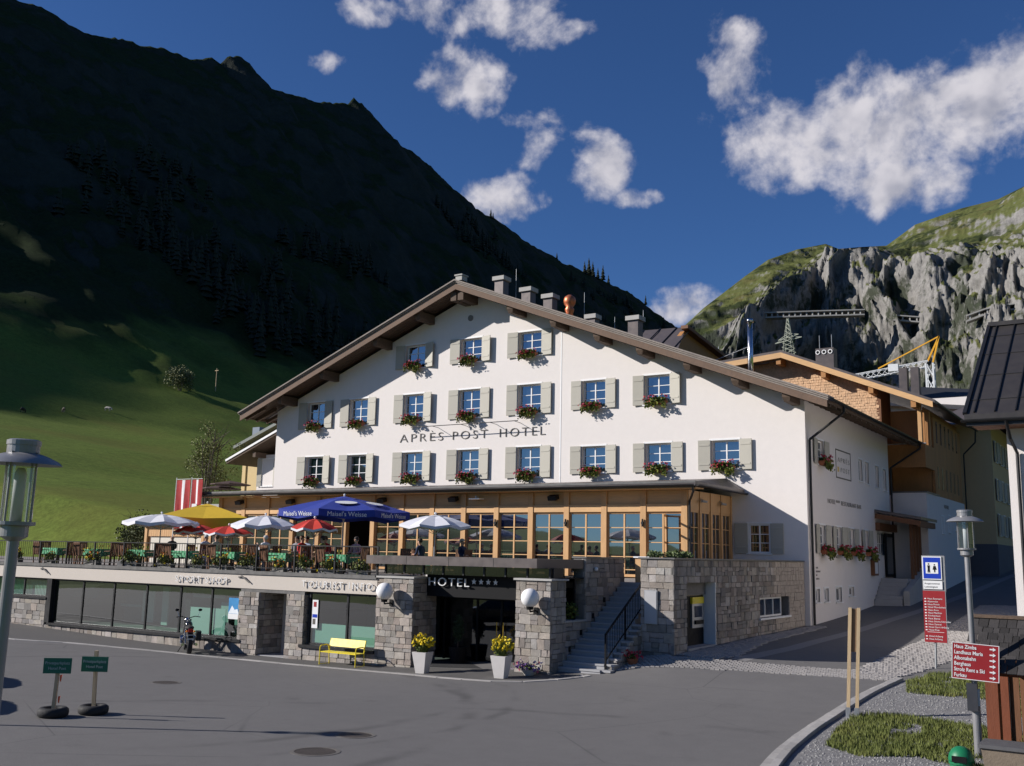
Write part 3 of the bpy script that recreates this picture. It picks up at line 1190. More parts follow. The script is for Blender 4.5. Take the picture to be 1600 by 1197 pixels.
def kerb_row(parent, line, length, width, height, m, name, seed=1, dz=.0):
    """single kerb stones laid along a line, each its own piece"""
    r = random.Random(seed)
    p = np.array(line)
    L = np.r_[0, np.cumsum(np.hypot(*np.diff(p, axis=0).T))]
    s = 0.0
    base = MB().box(-.5, -.5, -.5, .5, .5, .5).build(name, m, None, local=True)
    me = base.data
    bm = bmesh.new()
    bm.from_mesh(me)
    bmesh.ops.bevel(bm, geom=list(bm.edges), offset=.03, segments=1, affect='EDGES')
    bm.to_mesh(me)
    bm.free()
    bpy.data.objects.remove(base)
    while s < L[-1] - .1:
        l = min(length * r.uniform(.85, 1.15), L[-1] - s)
        x0, y0 = np.interp(s, L, p[:, 0]), np.interp(s, L, p[:, 1])
        x1, y1 = np.interp(s + l, L, p[:, 0]), np.interp(s + l, L, p[:, 1])
        z0, z1 = gz(x0, y0), gz(x1, y1)
        d = Vector((x1 - x0, y1 - y0, z1 - z0))
        inst(None, name, parent, ((x0 + x1) / 2, (y0 + y1) / 2, (z0 + z1) / 2 + height / 2 - .08 + dz + r.uniform(-.004, .004)),
             (0, -math.asin(d.z / d.length), atan2(d.y, d.x)), (d.length - .012, width, height + .0), mesh=me)
        s += l


kerb_row(pav, KERB_SHOP, 1.0, .22, .10, M['kerb'], 'kerb_stone', 3)

# grass bank behind and below the viewpoint
def bank(x, y):
    return ground_np(np.clip(x, -75, 12), np.clip(y, -15, 60)) - .12 + 2.0 * np.clip((3.5 - y) / 14, 0, 1) ** .8 + .08 * fbm(x / 3, y / 3, 3, 5)


kind(grid_object('grass_bank', _steps((-75, 20, 1.5)), _steps((-40, 4.5, 1.2)), bank, M['meadow']), 'structure')

# ------------------------------------------------------------------ cobbles, verge, manholes
def in_poly(x, y, poly):
    c = False
    j = len(poly) - 1
    for i in range(len(poly)):
        xi, yi = poly[i]
        xj, yj = poly[j]
        if (yi > y) != (yj > y) and x < (xj - xi) * (y - yi) / (yj - yi) + xi:
            c = not c
        j = i
    return c


def cobbles(name, poly, size=.125, ang=0.3, seed=0, m=None):
    r = random.Random(seed)
    xs_ = [p[0] for p in poly]
    ys_ = [p[1] for p in poly]
    cx, cy = sum(xs_) / len(xs_), sum(ys_) / len(ys_)
    R = max(max(xs_) - min(xs_), max(ys_) - min(ys_))
    n = int(R / size) + 2
    ca, sa = cos(ang), sin(ang)
    pts = []
    for j in range(-n, n):
        for i in range(-n, n):
            a = (i + .5 * (j % 2)) * size
            b = j * size
            x, y = cx + a * ca - b * sa, cy + a * sa + b * ca
            if in_poly(x, y, poly):
                pts.append((x, y))
    P = np.array(pts)
    Z = ground_np(P[:, 0], P[:, 1])
    mb = MB()
    for (x, y), z in zip(pts, Z):
        h = size * .5 * r.uniform(.80, .95)
        h2 = h * .80
        th = ang + r.uniform(-.1, .1)
        c1, s1 = cos(th), sin(th)
        top = z + .028 + r.uniform(-.007, .007)
        vs = []
        for hh, zz in ((h, z - .01), (h, top - .012), (h2, top)):
            for sx, sy in ((-1, -1), (1, -1), (1, 1), (-1, 1)):
                vs.append((x + (sx * c1 - sy * s1) * hh, y + (sx * s1 + sy * c1) * hh, zz))
        fs = [(8, 9, 10, 11)]
        for k in (0, 4):
            for q in range(4):
                fs.append((k + q, k + (q + 1) % 4, k + 4 + (q + 1) % 4, k + 4 + q))
        mb.add(vs, fs)
    return mb.build(name, M['cobble'] if m is None else m, fix=False)


BAND = [(-15.6, 27.7), (-14.4, 28.75), (-12.3, 29.35), (-10.5, 29.95), (-8.8, 30.4), (-7.1, 30.5), (-7.1, 31.6), (-8.4, 32.0), (-10.2, 31.6), (-12.4, 30.7), (-13.45, 30.3), (-14.9, 30.9), (-14.95, 28.3), (-15.2, 27.95)]
kind(tag(cobbles('cobble_band', BAND, .15, .25, 1), 'pale granite cobble band laid across the mouth of the side street', 'cobbles'), 'stuff')
SIDE = [(-13.42, 30.5), (-12.4, 30.75), (-11.9, 31.6), (-12.45, 36), (-12.6, 44), (-13.3, 44)]
kind(tag(cobbles('cobble_strip', SIDE, .15, 1.5, 2), 'cobble strip at the foot of the stone wall', 'cobbles'), 'stuff')
TRI = [(-7.1, 30.55), (-6.6, 33.2), (-6.2, 36), (-6.0, 46), (-6.4, 56), (-8.4, 56), (-8.3, 48), (-8.2, 40), (-8.3, 34), (-8.4, 32)]
kind(tag(cobbles('cobble_apron', TRI, .16, 1.2, 3), 'cobble apron along the far edge of the street by the red board', 'cobbles'), 'stuff')

# street gutter strip
ribbon('street_gutter', [(-12.0, 31.2), (-11.5, 35), (-11.3, 48), (-10.1, 63.7), (-9.3, 80)], [(-11.5, 31.2), (-11.0, 35), (-10.75, 48), (-9.55, 63.7), (-8.8, 80)], mat('gutter_concrete', (.24, .23, .225), .85, .12, 3.0, .3, 40.0), .005, 50)

# verge on the right: gravel bed with a curved kerb and grass
KERB_V = smooth_line([(-1.5, 8.0), (-4.2, 12.5), (-5.6, 15.6), (-6.3, 18.5), (-6.68, 21.1), (-6.87, 23.6), (-6.92, 27.2), (-6.80, 30.6)], 60)
GR_R = [(6, 8), (7, 12), (7, 16), (7, 19), (7, 22), (7, 25), (5, 29), (-2.0, 33.0)]
verge = ribbon('gravel_bed', offset_line(KERB_V, -.16), GR_R, M['gravel'], .05, 60, across=10)
kv = kind(ribbon('kerb_foundation', offset_line(KERB_V, .16), offset_line(KERB_V, -.16), M['mortar'], .01, 60), 'structure')
kerb_row(kv, offset_line(KERB_V, -.06), .95, .16, .20, M['kerb'], 'kerb_stone', 5)
kerb_row(kv, offset_line(KERB_V, .13), .5, .17, .13, M['kerb'], 'paving_stone', 6)


def grass_patch(name, poly, n, hmin, hmax, m, seed=0, dz=.05, edge=.0):
    r = random.Random(seed)
    xs_ = [p[0] for p in poly]
    ys_ = [p[1] for p in poly]
    pts = []
    while len(pts) < n:
        x, y = r.uniform(min(xs_), max(xs_)), r.uniform(min(ys_), max(ys_))
        if in_poly(x, y, poly) and noise.noise(Vector((x * .9, y * .9, seed))) + .55 * noise.noise(Vector((x * 3, y * 3, seed + 4))) > -.45 + edge:
            pts.append((x, y))
    P = np.array(pts)
    Z = ground_np(P[:, 0], P[:, 1]) + dz
    mb = MB()
    for (x, y), z in zip(pts, Z):
        h = r.uniform(hmin, hmax) * (.8 + .6 * max(0, noise.noise(Vector((x, y, 9)))))
        a = r.uniform(0, 2 * pi)
        w = h * r.uniform(.10, .18)
        bx, by = cos(a) * w, sin(a) * w
        lx, ly = r.uniform(-.5, .5) * h, r.uniform(-.5, .5) * h
        mb.add([(x - bx, y - by, z - .02), (x + bx, y + by, z - .02), (x + lx, y + ly, z + h)], [(0, 1, 2)])
    return mb.build(name, m, fix=False)


def grass_mat(name, c1, c2):
    m = bpy.data.materials.new(name)
    m.use_nodes = True
    t = NT(m.node_tree)
    b = t.n['Principled BSDF']
    geo = t.new('ShaderNodeNewGeometry').outputs['Position']
    c = t.ramp(t.noise(geo, 1.2, 5, .65), [(.3, c1), (.55, c2), (.75, (c2[0] * 1.5, c2[1] * 1.25, c2[2] * 1.3))])
    c = t.mix(.4, c, t.ramp(t.noise(geo, 30, 2), [(.3, tuple(x * .5 for x in c1)), (.7, tuple(x * 1.5 for x in c2))]))
    t.l.new(c, b.inputs['Base Color'])
    b.inputs['Roughness'].default_value = .7
    b.inputs['Specular IOR Level'].default_value = .2
    return m


M['grass'] = grass_mat('verge_grass', (.080, .105, .026), (.145, .165, .045))
GRASS1 = [(-6.0, 20.6), (-6.35, 22.5), (-6.45, 24.4), (-5.6, 25.0), (-4.5, 24.6), (-3.4, 24.0), (-2.0, 23.0), (-2.2, 20.3), (-3.3, 19.75), (-4.3, 20.4), (-5.2, 19.9)]
GRASS2 = [(-6.1, 28.2), (-6.55, 30.2), (-6.3, 32.2), (-5.0, 33.0), (-3.5, 32.0), (-2.6, 28), (-2.8, 25.5), (-3.9, 26.5), (-4.2, 28.0)]
GRASS3 = [(-5.3, 9.0), (-2, 8), (5, 14), (3, 18.5), (-2, 18.8)]
kind(tag(grass_patch('grass_patch', GRASS1, 20000, .05, .15, M['grass'], 1), 'ragged grass growing round the wooden snow posts', 'grass'), 'stuff')
kind(tag(grass_patch('grass_patch', GRASS2, 14000, .05, .14, M['grass'], 2), 'thin grass on the gravel below the red board', 'grass'), 'stuff')
# loose stones on the gravel
def pebbles():
    r = random.Random(5)
    mb = MB()
    P = []
    while len(P) < 9000:
        x, y = r.uniform(-6.8, -1.5), r.uniform(14.5, 32)
        k = np.interp(y, [p[1] for p in KERB_V], [p[0] for p in KERB_V])
        if x > k + .3:
            P.append((x, y))
    A = np.array(P)
    Z = ground_np(A[:, 0], A[:, 1]) + .05
    for (x, y), z in zip(P, Z):
        s = r.uniform(.012, .034)
        a = r.uniform(0, 6.3)
        q = [(x + cos(a + k * pi / 2) * s * r.uniform(.7, 1.2), y + sin(a + k * pi / 2) * s * r.uniform(.7, 1.2), z) for k in range(4)]
        mb.add(q + [(x, y, z + s * r.uniform(.6, 1.1))], [(0, 1, 4), (1, 2, 4), (2, 3, 4), (3, 0, 4)])
    return mb.build('loose_gravel', mat('gravel_stone', (.26, .255, .25), .9, .5, 25.0), fix=False)


kind(tag(pebbles(), 'grey loose gravel between kerb and grass', 'gravel'), 'stuff')

# manhole covers
def manhole(x, y, r0, label):
    z = gz(x, y)
    root = thing('manhole_cover', label, 'manhole cover', (x, y, z), 0, 'manhole covers in the asphalt')
    iron = mat('cast_iron', (.075, .062, .055), .7, .5, 22.0, .9, 30.0, metal=.3)
    mb = MB()
    mb.lathe((x, y, z), [(r0 * .80, -.02), (r0 * .80, .004), (.0001, .004)], 28)
    mb.build('lid', iron, root)
    mb = MB()
    mb.lathe((x, y, z), [(r0 * .83, -.02), (r0 * .83, .006), (r0, .006), (r0, -.02)], 28)
    mb.build('frame', mat('iron_rim', (.13, .12, .11), .8, .2, 9.0), root)
    nx, ny = (gz(x - .4, y) - gz(x + .4, y)) / .8, (gz(x, y - .4) - gz(x, y + .4)) / .8
    root.rotation_euler = (-ny, nx, 0)


manhole(-13.46, 14.31, .46, 'round iron manhole cover standing alone nearest the parking area edge')
manhole(-14.15, 16.17, .42, 'round iron manhole cover crossed by the shadow of a lamp post')
manhole(-24.01, 19.39, .42, 'round iron manhole cover in front of the motorcycle and sport shop')

# ------------------------------------------------------------------ the hotel
FY = 44.04
HX0, HX1, HY1 = -46.0, -13.33, 59.4
APX, APZ, SL = -31.5, 18.16, 0.388          # roof apex (top surface), slope
EL, ER = -47.6, -11.9                       # eaves
OVY = 42.44                                 # front edge of the roof


def roof_z(x):
    return APZ - SL * abs(x - APX)


hotel = thing('hotel_building', 'broad cream plastered gabled hotel with grey shutters and wooden eaves', 'hotel', (HX1, FY, .9))

# (cx, z0, z1, total width with shutters, opening width)
WROWS = []
for cx in (-42.68, -39.32, -35.25, -31.47, -27.66):
    WROWS.append((cx, 7.52, 9.15, 2.74, 1.40))
for cx in (-23.87, -20.38, -17.03):
    WROWS.append((cx, 7.63, 9.03, 2.58, 1.34))
for cx in (-42.75, -39.38, -35.32, -31.48, -27.67):
    WROWS.append((cx, 10.80, 12.42, 2.74, 1.40))
for cx in (-23.88, -20.42):
    WROWS.append((cx, 10.86, 12.34, 2.52, 1.32))
for cx in (-35.31, -31.46, -27.68):
    WROWS.append((cx, 13.86, 15.24, 2.74, 1.40))
LOWWIN = (-15.50, 3.88, 5.22, 2.24, .98)


def f_front(s, z, d):      # s along x from HX0
    return (HX0 + s, FY + d, z)


def f_side(s, z, d):       # s along y from FY, facing +x
    return (HX1 - d, FY + s, z)


holes = [(w[0] - w[4] / 2 - HX0, w[0] + w[4] / 2 - HX0, w[1] + .03, w[2] - .02) for w in WROWS + [LOWWIN]]
mb = MB()
wall_grid(mb, HX1 - HX0, (0.3, 18.2), holes, f_front, .26)
# clip the gable: keep below the roof underside
bm = bmesh.new()
vs = [bm.verts.new(p) for p in mb.v]
for f in mb.f:
    try:
        bm.faces.new([vs[i] for i in f])
    except ValueError:
        pass
for sgn in (-1, 1):
    n = Vector((sgn * SL, 0, 1)).normalized()
    co = Vector((APX, FY, APZ - .5))
    bmesh.ops.bisect_plane(bm, geom=bm.verts[:] + bm.edges[:] + bm.faces[:], plane_co=co, plane_no=n, clear_outer=True, dist=1e-4)
mb = MB()
bm.verts.index_update()
mb.v = [tuple(v.co) for v in bm.verts]
mb.f = [tuple(v.index for v in f.verts) for f in bm.faces]
mb.mi = [0] * len(mb.f)
bm.free()
front_wall = mb.build('front_wall', M['plaster'], hotel, fix=False)

SIDEW = [(45.68, 46.75, 7.95, 9.06, 1), (52.85, 53.6, 7.7, 8.82, 0), (54.15, 54.9, 7.65, 8.78, 0), (56.3, 57.05, 7.6, 8.76, 0), (58.0, 58.75, 7.55, 8.72, 0),
         (45.66, 46.62, 3.98, 5.22, 1), (48.3, 49.3, 3.98, 5.22, 1), (50.62, 51.56, 3.98, 5.22, 1), (53.52, 54.34, 3.98, 5.22, 1),
         (56.2, 58.6, 4.0, 5.26, 2), (44.9, 45.5, 1.85, 2.42, 0), (46.2, 46.85, 1.85, 2.42, 0), (48.05, 49.0, 1.78, 2.44, 0), (50.3, 51.2, 2.0, 2.43, 0)]
mb = MB()
wall_grid(mb, HY1 - FY, (0.0, 10.72), [(a - FY, b - FY, c, d) for a, b, c, d, k in SIDEW], f_side, .24)
side_wall = mb.build('side_wall', M['plaster'], hotel, fix=False)
mb = MB()
mb.poly([(HX0, FY, 0), (HX0, HY1, 0), (HX0, HY1, 12), (HX0, FY, 12)])
mb.poly([(HX0, HY1, 0), (HX1, HY1, 0), (HX1, HY1, 10.7), (APX, HY1, 17.6), (HX0, HY1, 12)])
mb.build('rear_wall', M['plaster'], hotel)
# thin plaster joint up the facade
mb = MB()
mb.box(-25.80, FY - .012, 6.6, -25.74, FY + .02, 15.4)
mb.build('expansion_joint', M['white_paint'], hotel)
mb = MB()
mb.lathe((-31.55, FY - .03, 16.36), [(.0001, -.01), (.17, -.01), (.17, .05)], 18, 'Y')
mb.build('vent', mat('vent_grey', (.20, .19, .18), .7), hotel)

# ---- windows
PANE = MB().box(-.5, -.006, -.5, .5, .006, .5).build('pane', M['win_glass'], None, local=True)
PANE_ME = PANE.data
bpy.data.objects.remove(PANE)
SHUT = {}


def shutter_mesh(w, h):
    k = (round(w, 2), round(h, 2))
    if k not in SHUT:
        m_ = MB()
        m_.box(0, -.02, 0, w, .02, h)
        m_.box(.05, -.034, h * .16, w - .05, -.02, h * .16 + .09)
        m_.box(.05, -.034, h * .80, w - .05, -.02, h * .80 + .09)
        ob = m_.build('shutter', M['shutter'], None, local=True)
        me = ob.data
        bpy.data.objects.remove(ob)
        bm2 = bmesh.new()
        bm2.from_mesh(me)
        bmesh.ops.bevel(bm2, geom=list(bm2.edges), offset=.006, segments=1, affect='EDGES')
        bm2.to_mesh(me)
        bm2.free()
        SHUT[k] = me
    return SHUT[k]


def make_window(parent, c, z0, z1, w, axis, depth=.20, shutters=0.0, surround=True, rows=3, cols=2, rng=None, bars=False, glass=None, deg=None):
    """c = (x,y) of the opening centre on the wall face; axis 'F' faces -y, 'S' faces +x"""
    rng = rng or rnd
    X0, Y0 = c
    def P(s, d, z):       # s to the right as seen from outside, d inwards
        return (X0 + s, Y0 + d, z) if axis == 'F' else (X0 - d, Y0 + s, z)
    def bx(m_, s0, d0, za, s1, d1, zb):
        a, b = P(s0, d0, za), P(s1, d1, zb)
        m_.box(min(a[0], b[0]), min(a[1], b[1]), za, max(a[0], b[0]), max(a[1], b[1]), zb)
    fw = .075
    h = w / 2
    m_ = MB()
    bx(m_, -h + .004, depth, z0 + .004, -h + fw, depth + .07, z1 - .004)
    bx(m_, h - fw, depth, z0 + .004, h - .004, depth + .07, z1 - .004)
    bx(m_, -h + fw, depth, z0 + .004, h - fw, depth + .07, z0 + fw)
    bx(m_, -h + fw, depth, z1 - fw, h - fw, depth + .07, z1 - .004)
    wo = m_.build('window', M['white_paint'], parent)
    iw, ih = w - 2 * fw, z1 - z0 - 2 * fw
    m_ = MB()
    for i in range(1, cols):
        s = -iw / 2 + iw * i / cols
        bx(m_, s - .03, depth - .006, z0 + fw, s + .03, depth + .05, z1 - fw)
    m_.build('mullion', M['white_paint'], wo)
    m_ = MB()
    for j in range(1, rows):
        zz = z0 + fw + ih * j / rows
        bx(m_, -iw / 2, depth + .0, zz - .016, iw / 2, depth + .04, zz + .016)
    if rows > 1:
        m_.build('glazing_bar', M['white_paint'], wo)
    rz = 0 if axis == 'F' else pi / 2
    for i in range(cols):
        for j in range(rows):
            p = P(-iw / 2 + iw * (i + .5) / cols, depth + .03, z0 + fw + ih * (j + .5) / rows)
            o_ = inst(None, 'pane', wo, p, (rng.uniform(-.004, .004), 0, rz + rng.uniform(-.006, .006)), (iw / cols - .01, 1, ih / rows - .01), mesh=PANE_ME)
            if glass is not None:
                o_.material_slots[0].link = 'OBJECT'
                o_.material_slots[0].material = glass
    # room behind
    m_ = MB()
    bx(m_, -h - .3, depth + .9, z0 - .3, h + .3, depth + .95, z1 + .3)
    m_.build('room_back', M['interior_d'], wo)
    if surround:
        m_ = MB()
        t_ = .075
        bx(m_, -h - t_, -.016, z1, h + t_, .03, z1 + .085)
        bx(m_, -h - t_, -.014, z0 - .02, -h, .03, z1)
        bx(m_, h, -.014, z0 - .02, h + t_, .03, z1)
        m_.build('surround', M['white_paint'], wo)
        m_ = MB()
        bx(m_, -h - .10, -.075, z0 - .05, h + .10, depth, z0)
        m_.build('sill', M['white_paint'], wo)
    if shutters:
        me = shutter_mesh(shutters, z1 - z0 + .04)
        for sd in (-1, 1):
            a = radians(rng.choice((4, 6, 9)) if deg is None else deg[0 if sd < 0 else 1])
            # hinge on the inner edge; the leaf swings a little off the wall
            s = sd * (h + .03)
            p = P(s, -.045, z0 - .02)
            base = 0 if axis == 'F' else pi / 2
            if sd > 0:
                o_ = inst(None, 'shutter', wo, p, (0, 0, base - a), (1, 1, 1), mesh=me)
            else:
                o_ = inst(None, 'shutter', wo, p, (0, 0, base + a), (-1, 1, 1), mesh=me)
            m_ = MB()
    return wo


wr = random.Random(4)
for (cx, z0, z1, tw, ow) in WROWS:
    make_window(hotel, (cx, FY), z0 + .03, z1 - .02, ow, 'F', .20, (tw - ow) / 2 - .03, True, 3, 2, wr, deg=(wr.choice((2, 3, 4)), wr.choice((3, 5, 12, 12))))
make_window(hotel, (LOWWIN[0], FY), LOWWIN[1] + .03, LOWWIN[2] - .02, LOWWIN[4], 'F', .06, .60, True, 3, 2, wr, deg=(3, 3))
for (a, b, c, d, k) in SIDEW:
    if k == 1:
        make_window(hotel, (HX1, (a + b) / 2), c, d, b - a, 'S', .12, .60, True, 3, 2, wr, deg=(4, 4))
    elif k == 2:
        wo = make_window(hotel, (HX1, (a + b) / 2), c, d, b - a, 'S', .16, 0, False, 2, 5, wr)
    else:
        make_window(hotel, (HX1, (a + b) / 2), c, d, b - a, 'S', .10, 0, True, 1, 1, wr)

# ---- roof
def roof_slab(m_, x0, x1, y0, y1, lo, hi):
    """prism between vertical offsets lo..hi below the roof surface from x0 to x1 (one side of the apex)"""
    m_.prism([(x0, y0, roof_z(x0) + lo), (x1, y0, roof_z(x1) + lo), (x1, y0, roof_z(x1) + hi), (x0, y0, roof_z(x0) + hi)], (0, y1 - y0, 0))


RY1 = 61.3
M['verge_wood'] = mat('verge_wood', (.16, .105, .075), .8, .3, 7.0, .5, 25.0)
m_ = MB()
roof_slab(m_, EL, APX, OVY + .06, RY1, -.20, -.06)
roof_slab(m_, APX, ER, OVY + .06, RY1, -.20, -.06)
roof = m_.build('roof', M['metal_roof'], hotel)
for i, (lo, hi, y, mm) in enumerate(((-.075, .0, OVY - .10, 'grey_wood'), (-.155, -.085, OVY - .03, 'grey_wood'), (-.235, -.165, OVY + .05, 'grey_wood'), (-.54, -.245, OVY + .03, 'verge_wood'))):
    for (x0, x1) in ((EL, APX), (APX, ER)):
        m_ = MB()
        e = .03 * (3 - i)
        roof_slab(m_, x0 - (e if x0 == EL else 0), x1 + (e if x1 == ER else 0), y, y + (.9 if i < 3 else .07), lo, hi)
        m_.build('verge_shingle_row' if i < 3 else 'barge_board', M[mm], roof)
# soffit planks on the overhang, running with the slope
for (x0, x1) in ((EL + .05, APX), (APX, ER - .05)):
    y = OVY + .12
    while y < FY + .05:
        m_ = MB()
        roof_slab(m_, x0, x1, y, y + .215, -.27, -.21)
        m_.build('soffit_board', M['old_wood'], roof)
        y += .23
# eave boards along the sides (the right hand one is seen running back)
for x, sg in ((EL, -1), (ER, 1)):
    m_ = MB()
    zz = roof_z(x)
    m_.box(min(x, x + sg * .05), OVY + .1, zz - .36, max(x, x + sg * .05), RY1, zz - .08)
    m_.build('eave_board', M['old_wood'], roof)
    y = OVY + .5
    while y < RY1:
        m_ = MB()
        ix = HX0 if sg < 0 else HX1
        m_.add([(ix, y, roof_z(ix) - .52), (x, y, zz - .46), (x, y, zz - .27), (ix, y, roof_z(ix) - .27),
                (ix, y + .14, roof_z(ix) - .52), (x, y + .14, zz - .46), (x, y + .14, zz - .27), (ix, y + .14, roof_z(ix) - .27)],
               [(0, 1, 2, 3), (7, 6, 5, 4), (0, 4, 5, 1), (1, 5, 6, 2), (2, 6, 7, 3), (3, 7, 4, 0)])
        m_.build('rafter', M['old_wood'], roof)
        y += .85
PURL = [-44.5, -41.2, -37.2, -34.2, -28.1, -25.5, -23.0, -20.7, -18.3, -16.0, -13.7]
for px in PURL:
    m_ = MB()
    zt = min(roof_z(px - .17), roof_z(px + .17)) - .285
    m_.add([(px - .18, OVY + .22, zt), (px + .18, OVY + .22, zt), (px + .18, OVY + .22, zt - .30), (px + .12, OVY + .30, zt - .5), (px - .12, OVY + .30, zt - .5), (px - .18, OVY + .22, zt - .30),
            (px - .18, FY + .1, zt), (px + .18, FY + .1, zt), (px + .18, FY + .1, zt - .5), (px - .18, FY + .1, zt - .5)],
           [(0, 1, 2, 5), (5, 2, 3, 4), (0, 6, 7, 1), (1, 7, 8, 3, 2), (0, 5, 4, 9, 6), (4, 3, 8, 9)])
    m_.build('purlin', M['old_wood'], roof)
for px in (APX - .42, APX + .05):
    m_ = MB()
    m_.box(px, OVY + .2, 17.05, px + .36, FY + .1, 17.50)
    m_.build('ridge_purlin', M['old_wood'], roof)
m_ = MB()
m_.cbox((APX, OVY + .55, APZ + .16), (.42, .5, .26))
m_.cbox((APX, OVY + .55, APZ + .32), (.52, .6, .07))
m_.build('ridge_cap', M['concrete'], roof)

# gutter and downpipes at the street corner
def gutter(parent, pts, r, m, name='gutter'):
    m_ = MB()
    for a, b in zip(pts[:-1], pts[1:]):
        a, b = Vector(a), Vector(b)
        d = (b - a).normalized()
        s = d.cross(Vector((0, 0, 1))).normalized()
        n = 7
        vs_ = []
        for p in (a, b):
            for i in range(n):
                t = pi + pi * i / (n - 1)
                vs_.append(p + s * (cos(t) * r) + Vector((0, 0, sin(t) * r)))
        m_.add(vs_, [(i, i + 1, n + i + 1, n + i) for i in range(n - 1)])
    return m_.build(name, m, parent, fix=False)


ez = roof_z(ER) - .16
gutter(hotel, [(ER + .14, OVY + .2, ez), (ER + .14, RY1, ez)], .10, M['dark_metal'])
for (ys_, yb) in ((44.6, 44.35), (60.4, 59.5)):
    m_ = MB()
    zb = .7 if ys_ < 50 else 1.4
    m_.path([(ER + .14, ys_, ez - .08), (ER + .12, ys_, ez - .35), (HX1 + .09, yb, 8.9), (HX1 + .09, yb, zb)], .055, 10)
    m_.build('downpipe', M['dark_metal'], hotel)

# chimneys on the roof
def chimney(x, y, zt, w, cap=True, mm='metal_roof'):
    m_ = MB()
    m_.box(x - w / 2, y - w / 2, roof_z(x) - .3, x + w / 2, y + w / 2, zt - .25)
    ch = m_.build('chimney', M[mm], hotel)
    if cap:
        m_ = MB()
        m_.box(x - w * .68, y - w * .68, zt - .25, x + w * .68, y + w * .68, zt)
        m_.build('chimney_cap', M['concrete'], ch)


for (x, zt, w) in ((-33.57, 20.4, .62), (-31.6, 19.45, .62), (-30.07, 18.85, .60), (-27.2, 17.3, .55), (-24.5, 16.9, .62)):
    chimney(x, 50, zt, w)
m_ = MB()
m_.lathe((-28.75, 50, 0), [(.23, 16.6), (.21, 17.6), (.27, 17.75), (.27, 17.85), (.20, 17.95), (.33, 18.15), (.36, 18.35), (.30, 18.55), (.12, 18.68), (.0001, 18.7)], 18)
m_.build('copper_flue', M['copper'], roof, smooth=True)
for (x, z0, z1) in ((-32.9, 17.4, 21.0), (-28.1, 16.6, 18.9), (-26.1, 15.8, 17.2), (-24.3, 16.8, 17.4)):
    m_ = MB()
    m_.tube((x, 50.6, z0), (x, 50.6, z1), .02, .012, 6)
    m_.build('antenna_rod', M['galv'], roof)
m_ = MB()
m_.tube((-18.6, 52, 12.6), (-18.6, 52, 16.35), .15, .15, 16)
m_.tube((-18.6, 52, 16.35), (-18.6, 52, 16.55), .20, .17, 16)
m_.tube((-18.6, 52, 13.1), (-18.6, 52, 13.35), .30, .16, 16)
m_.build('steel_flue', M['steel'], roof, smooth=True)
m_ = MB()
m_.tube((-18.7, 52, 15.0), (-21.6, 52.5, 14.3), .02, .02, 6)
m_.build('flue_stay', M['galv'], roof)

# lettering and lamp rail
letters('APRÈS', .66, .03, M['grey_letter'], hotel, (-36.22, FY - .016, 9.70), 3.05, bold=-.010, spacing=1.3)
letters('POST', .66, .03, M['grey_letter'], hotel, (-32.59, FY - .016, 9.70), 2.36, bold=-.010, spacing=1.3)
letters('HOTEL', .66, .03, M['grey_letter'], hotel, (-29.53, FY - .016, 9.70), 2.87, bold=-.010, spacing=1.3)
m_ = MB()
m_.tube((-34.95, FY - .62, 10.43), (-27.95, FY - .62, 10.43), .022, .022, 8)
rail = m_.build('lamp_rail', M['dark_metal'], hotel)
for x in (-33.5, -31.6, -29.7, -28.2):
    m_ = MB()
    m_.tube((x, FY - .62, 10.43), (x, FY, 10.40), .014, .014, 6)
    m_.build('rail_arm', M['dark_metal'], rail)

SOFT = mat('soft_grey_letter', (.30, .28, .26), .7)
# street side: framed sign, lettering, menu case, small plaques
m_ = MB()
x = HX1 + .02
for (a, b, c, d) in ((48.7, 51.35, 8.88, 8.94), (48.7, 51.35, 7.55, 7.61)):
    m_.box(HX1, a, c, x, b, d)
for y in (48.7, 51.3):
    m_.box(HX1, y, 7.6, x, y + .05, 8.9)
m_.build('sign_frame', M['grey_letter'], hotel)
letters('APRÈS', .34, .012, SOFT, hotel, (HX1 + .02, 48.98, 8.33), 2.1, pi / 2, spacing=1.35, bold=-.006)
letters('POST', .34, .012, SOFT, hotel, (HX1 + .02, 49.45, 7.86), 1.6, pi / 2, spacing=1.35, bold=-.006)
m_ = MB()
m_.box(HX1, 48.98, 7.86, HX1 + .02, 49.2, 8.1)
m_.build('gold_emblem', mat('gold_paint', (.62, .43, .10), .5), hotel)
letters('HOTEL ****', .30, .012, SOFT, hotel, (HX1 + .02, 47.12, 6.27), 2.0, pi / 2)
letters('RESTAURANT BAR', .30, .012, SOFT, hotel, (HX1 + .02, 49.35, 6.27), 3.7, pi / 2)
for i, s_ in enumerate(('HOTEL', 'RESTAURANT', 'BAR', 'APRÈS SKI')):
    letters(s_, .11, .008, mat('soft_grey_letter', (.30, .28, .26), .7), hotel, (HX1 + .01, 45.0, 3.30 - .16 * i), None, pi / 2, sep=False, name='small_lettering')
mc = thing('menu_case', 'dark wooden menu case with little roof on the street wall', 'menu case', (HX1 + .09, 55.05, 2.95))
m_ = MB()
m_.box(HX1, 54.6, 2.95, HX1 + .18, 55.5, 3.72)
m_.build('cabinet', M['brown_wood'], mc)
m_ = MB()
m_.prism([(HX1, 54.5, 3.72), (HX1, 55.05, 3.95), (HX1, 55.6, 3.72)], (.26, 0, 0))
m_.build('small_roof', M['brown_wood'], mc)
m_ = MB()
m_.box(HX1 + .181, 54.75, 3.05, HX1 + .19, 55.35, 3.62)
m_.build('menu_sheet', M['white_sign'], mc)

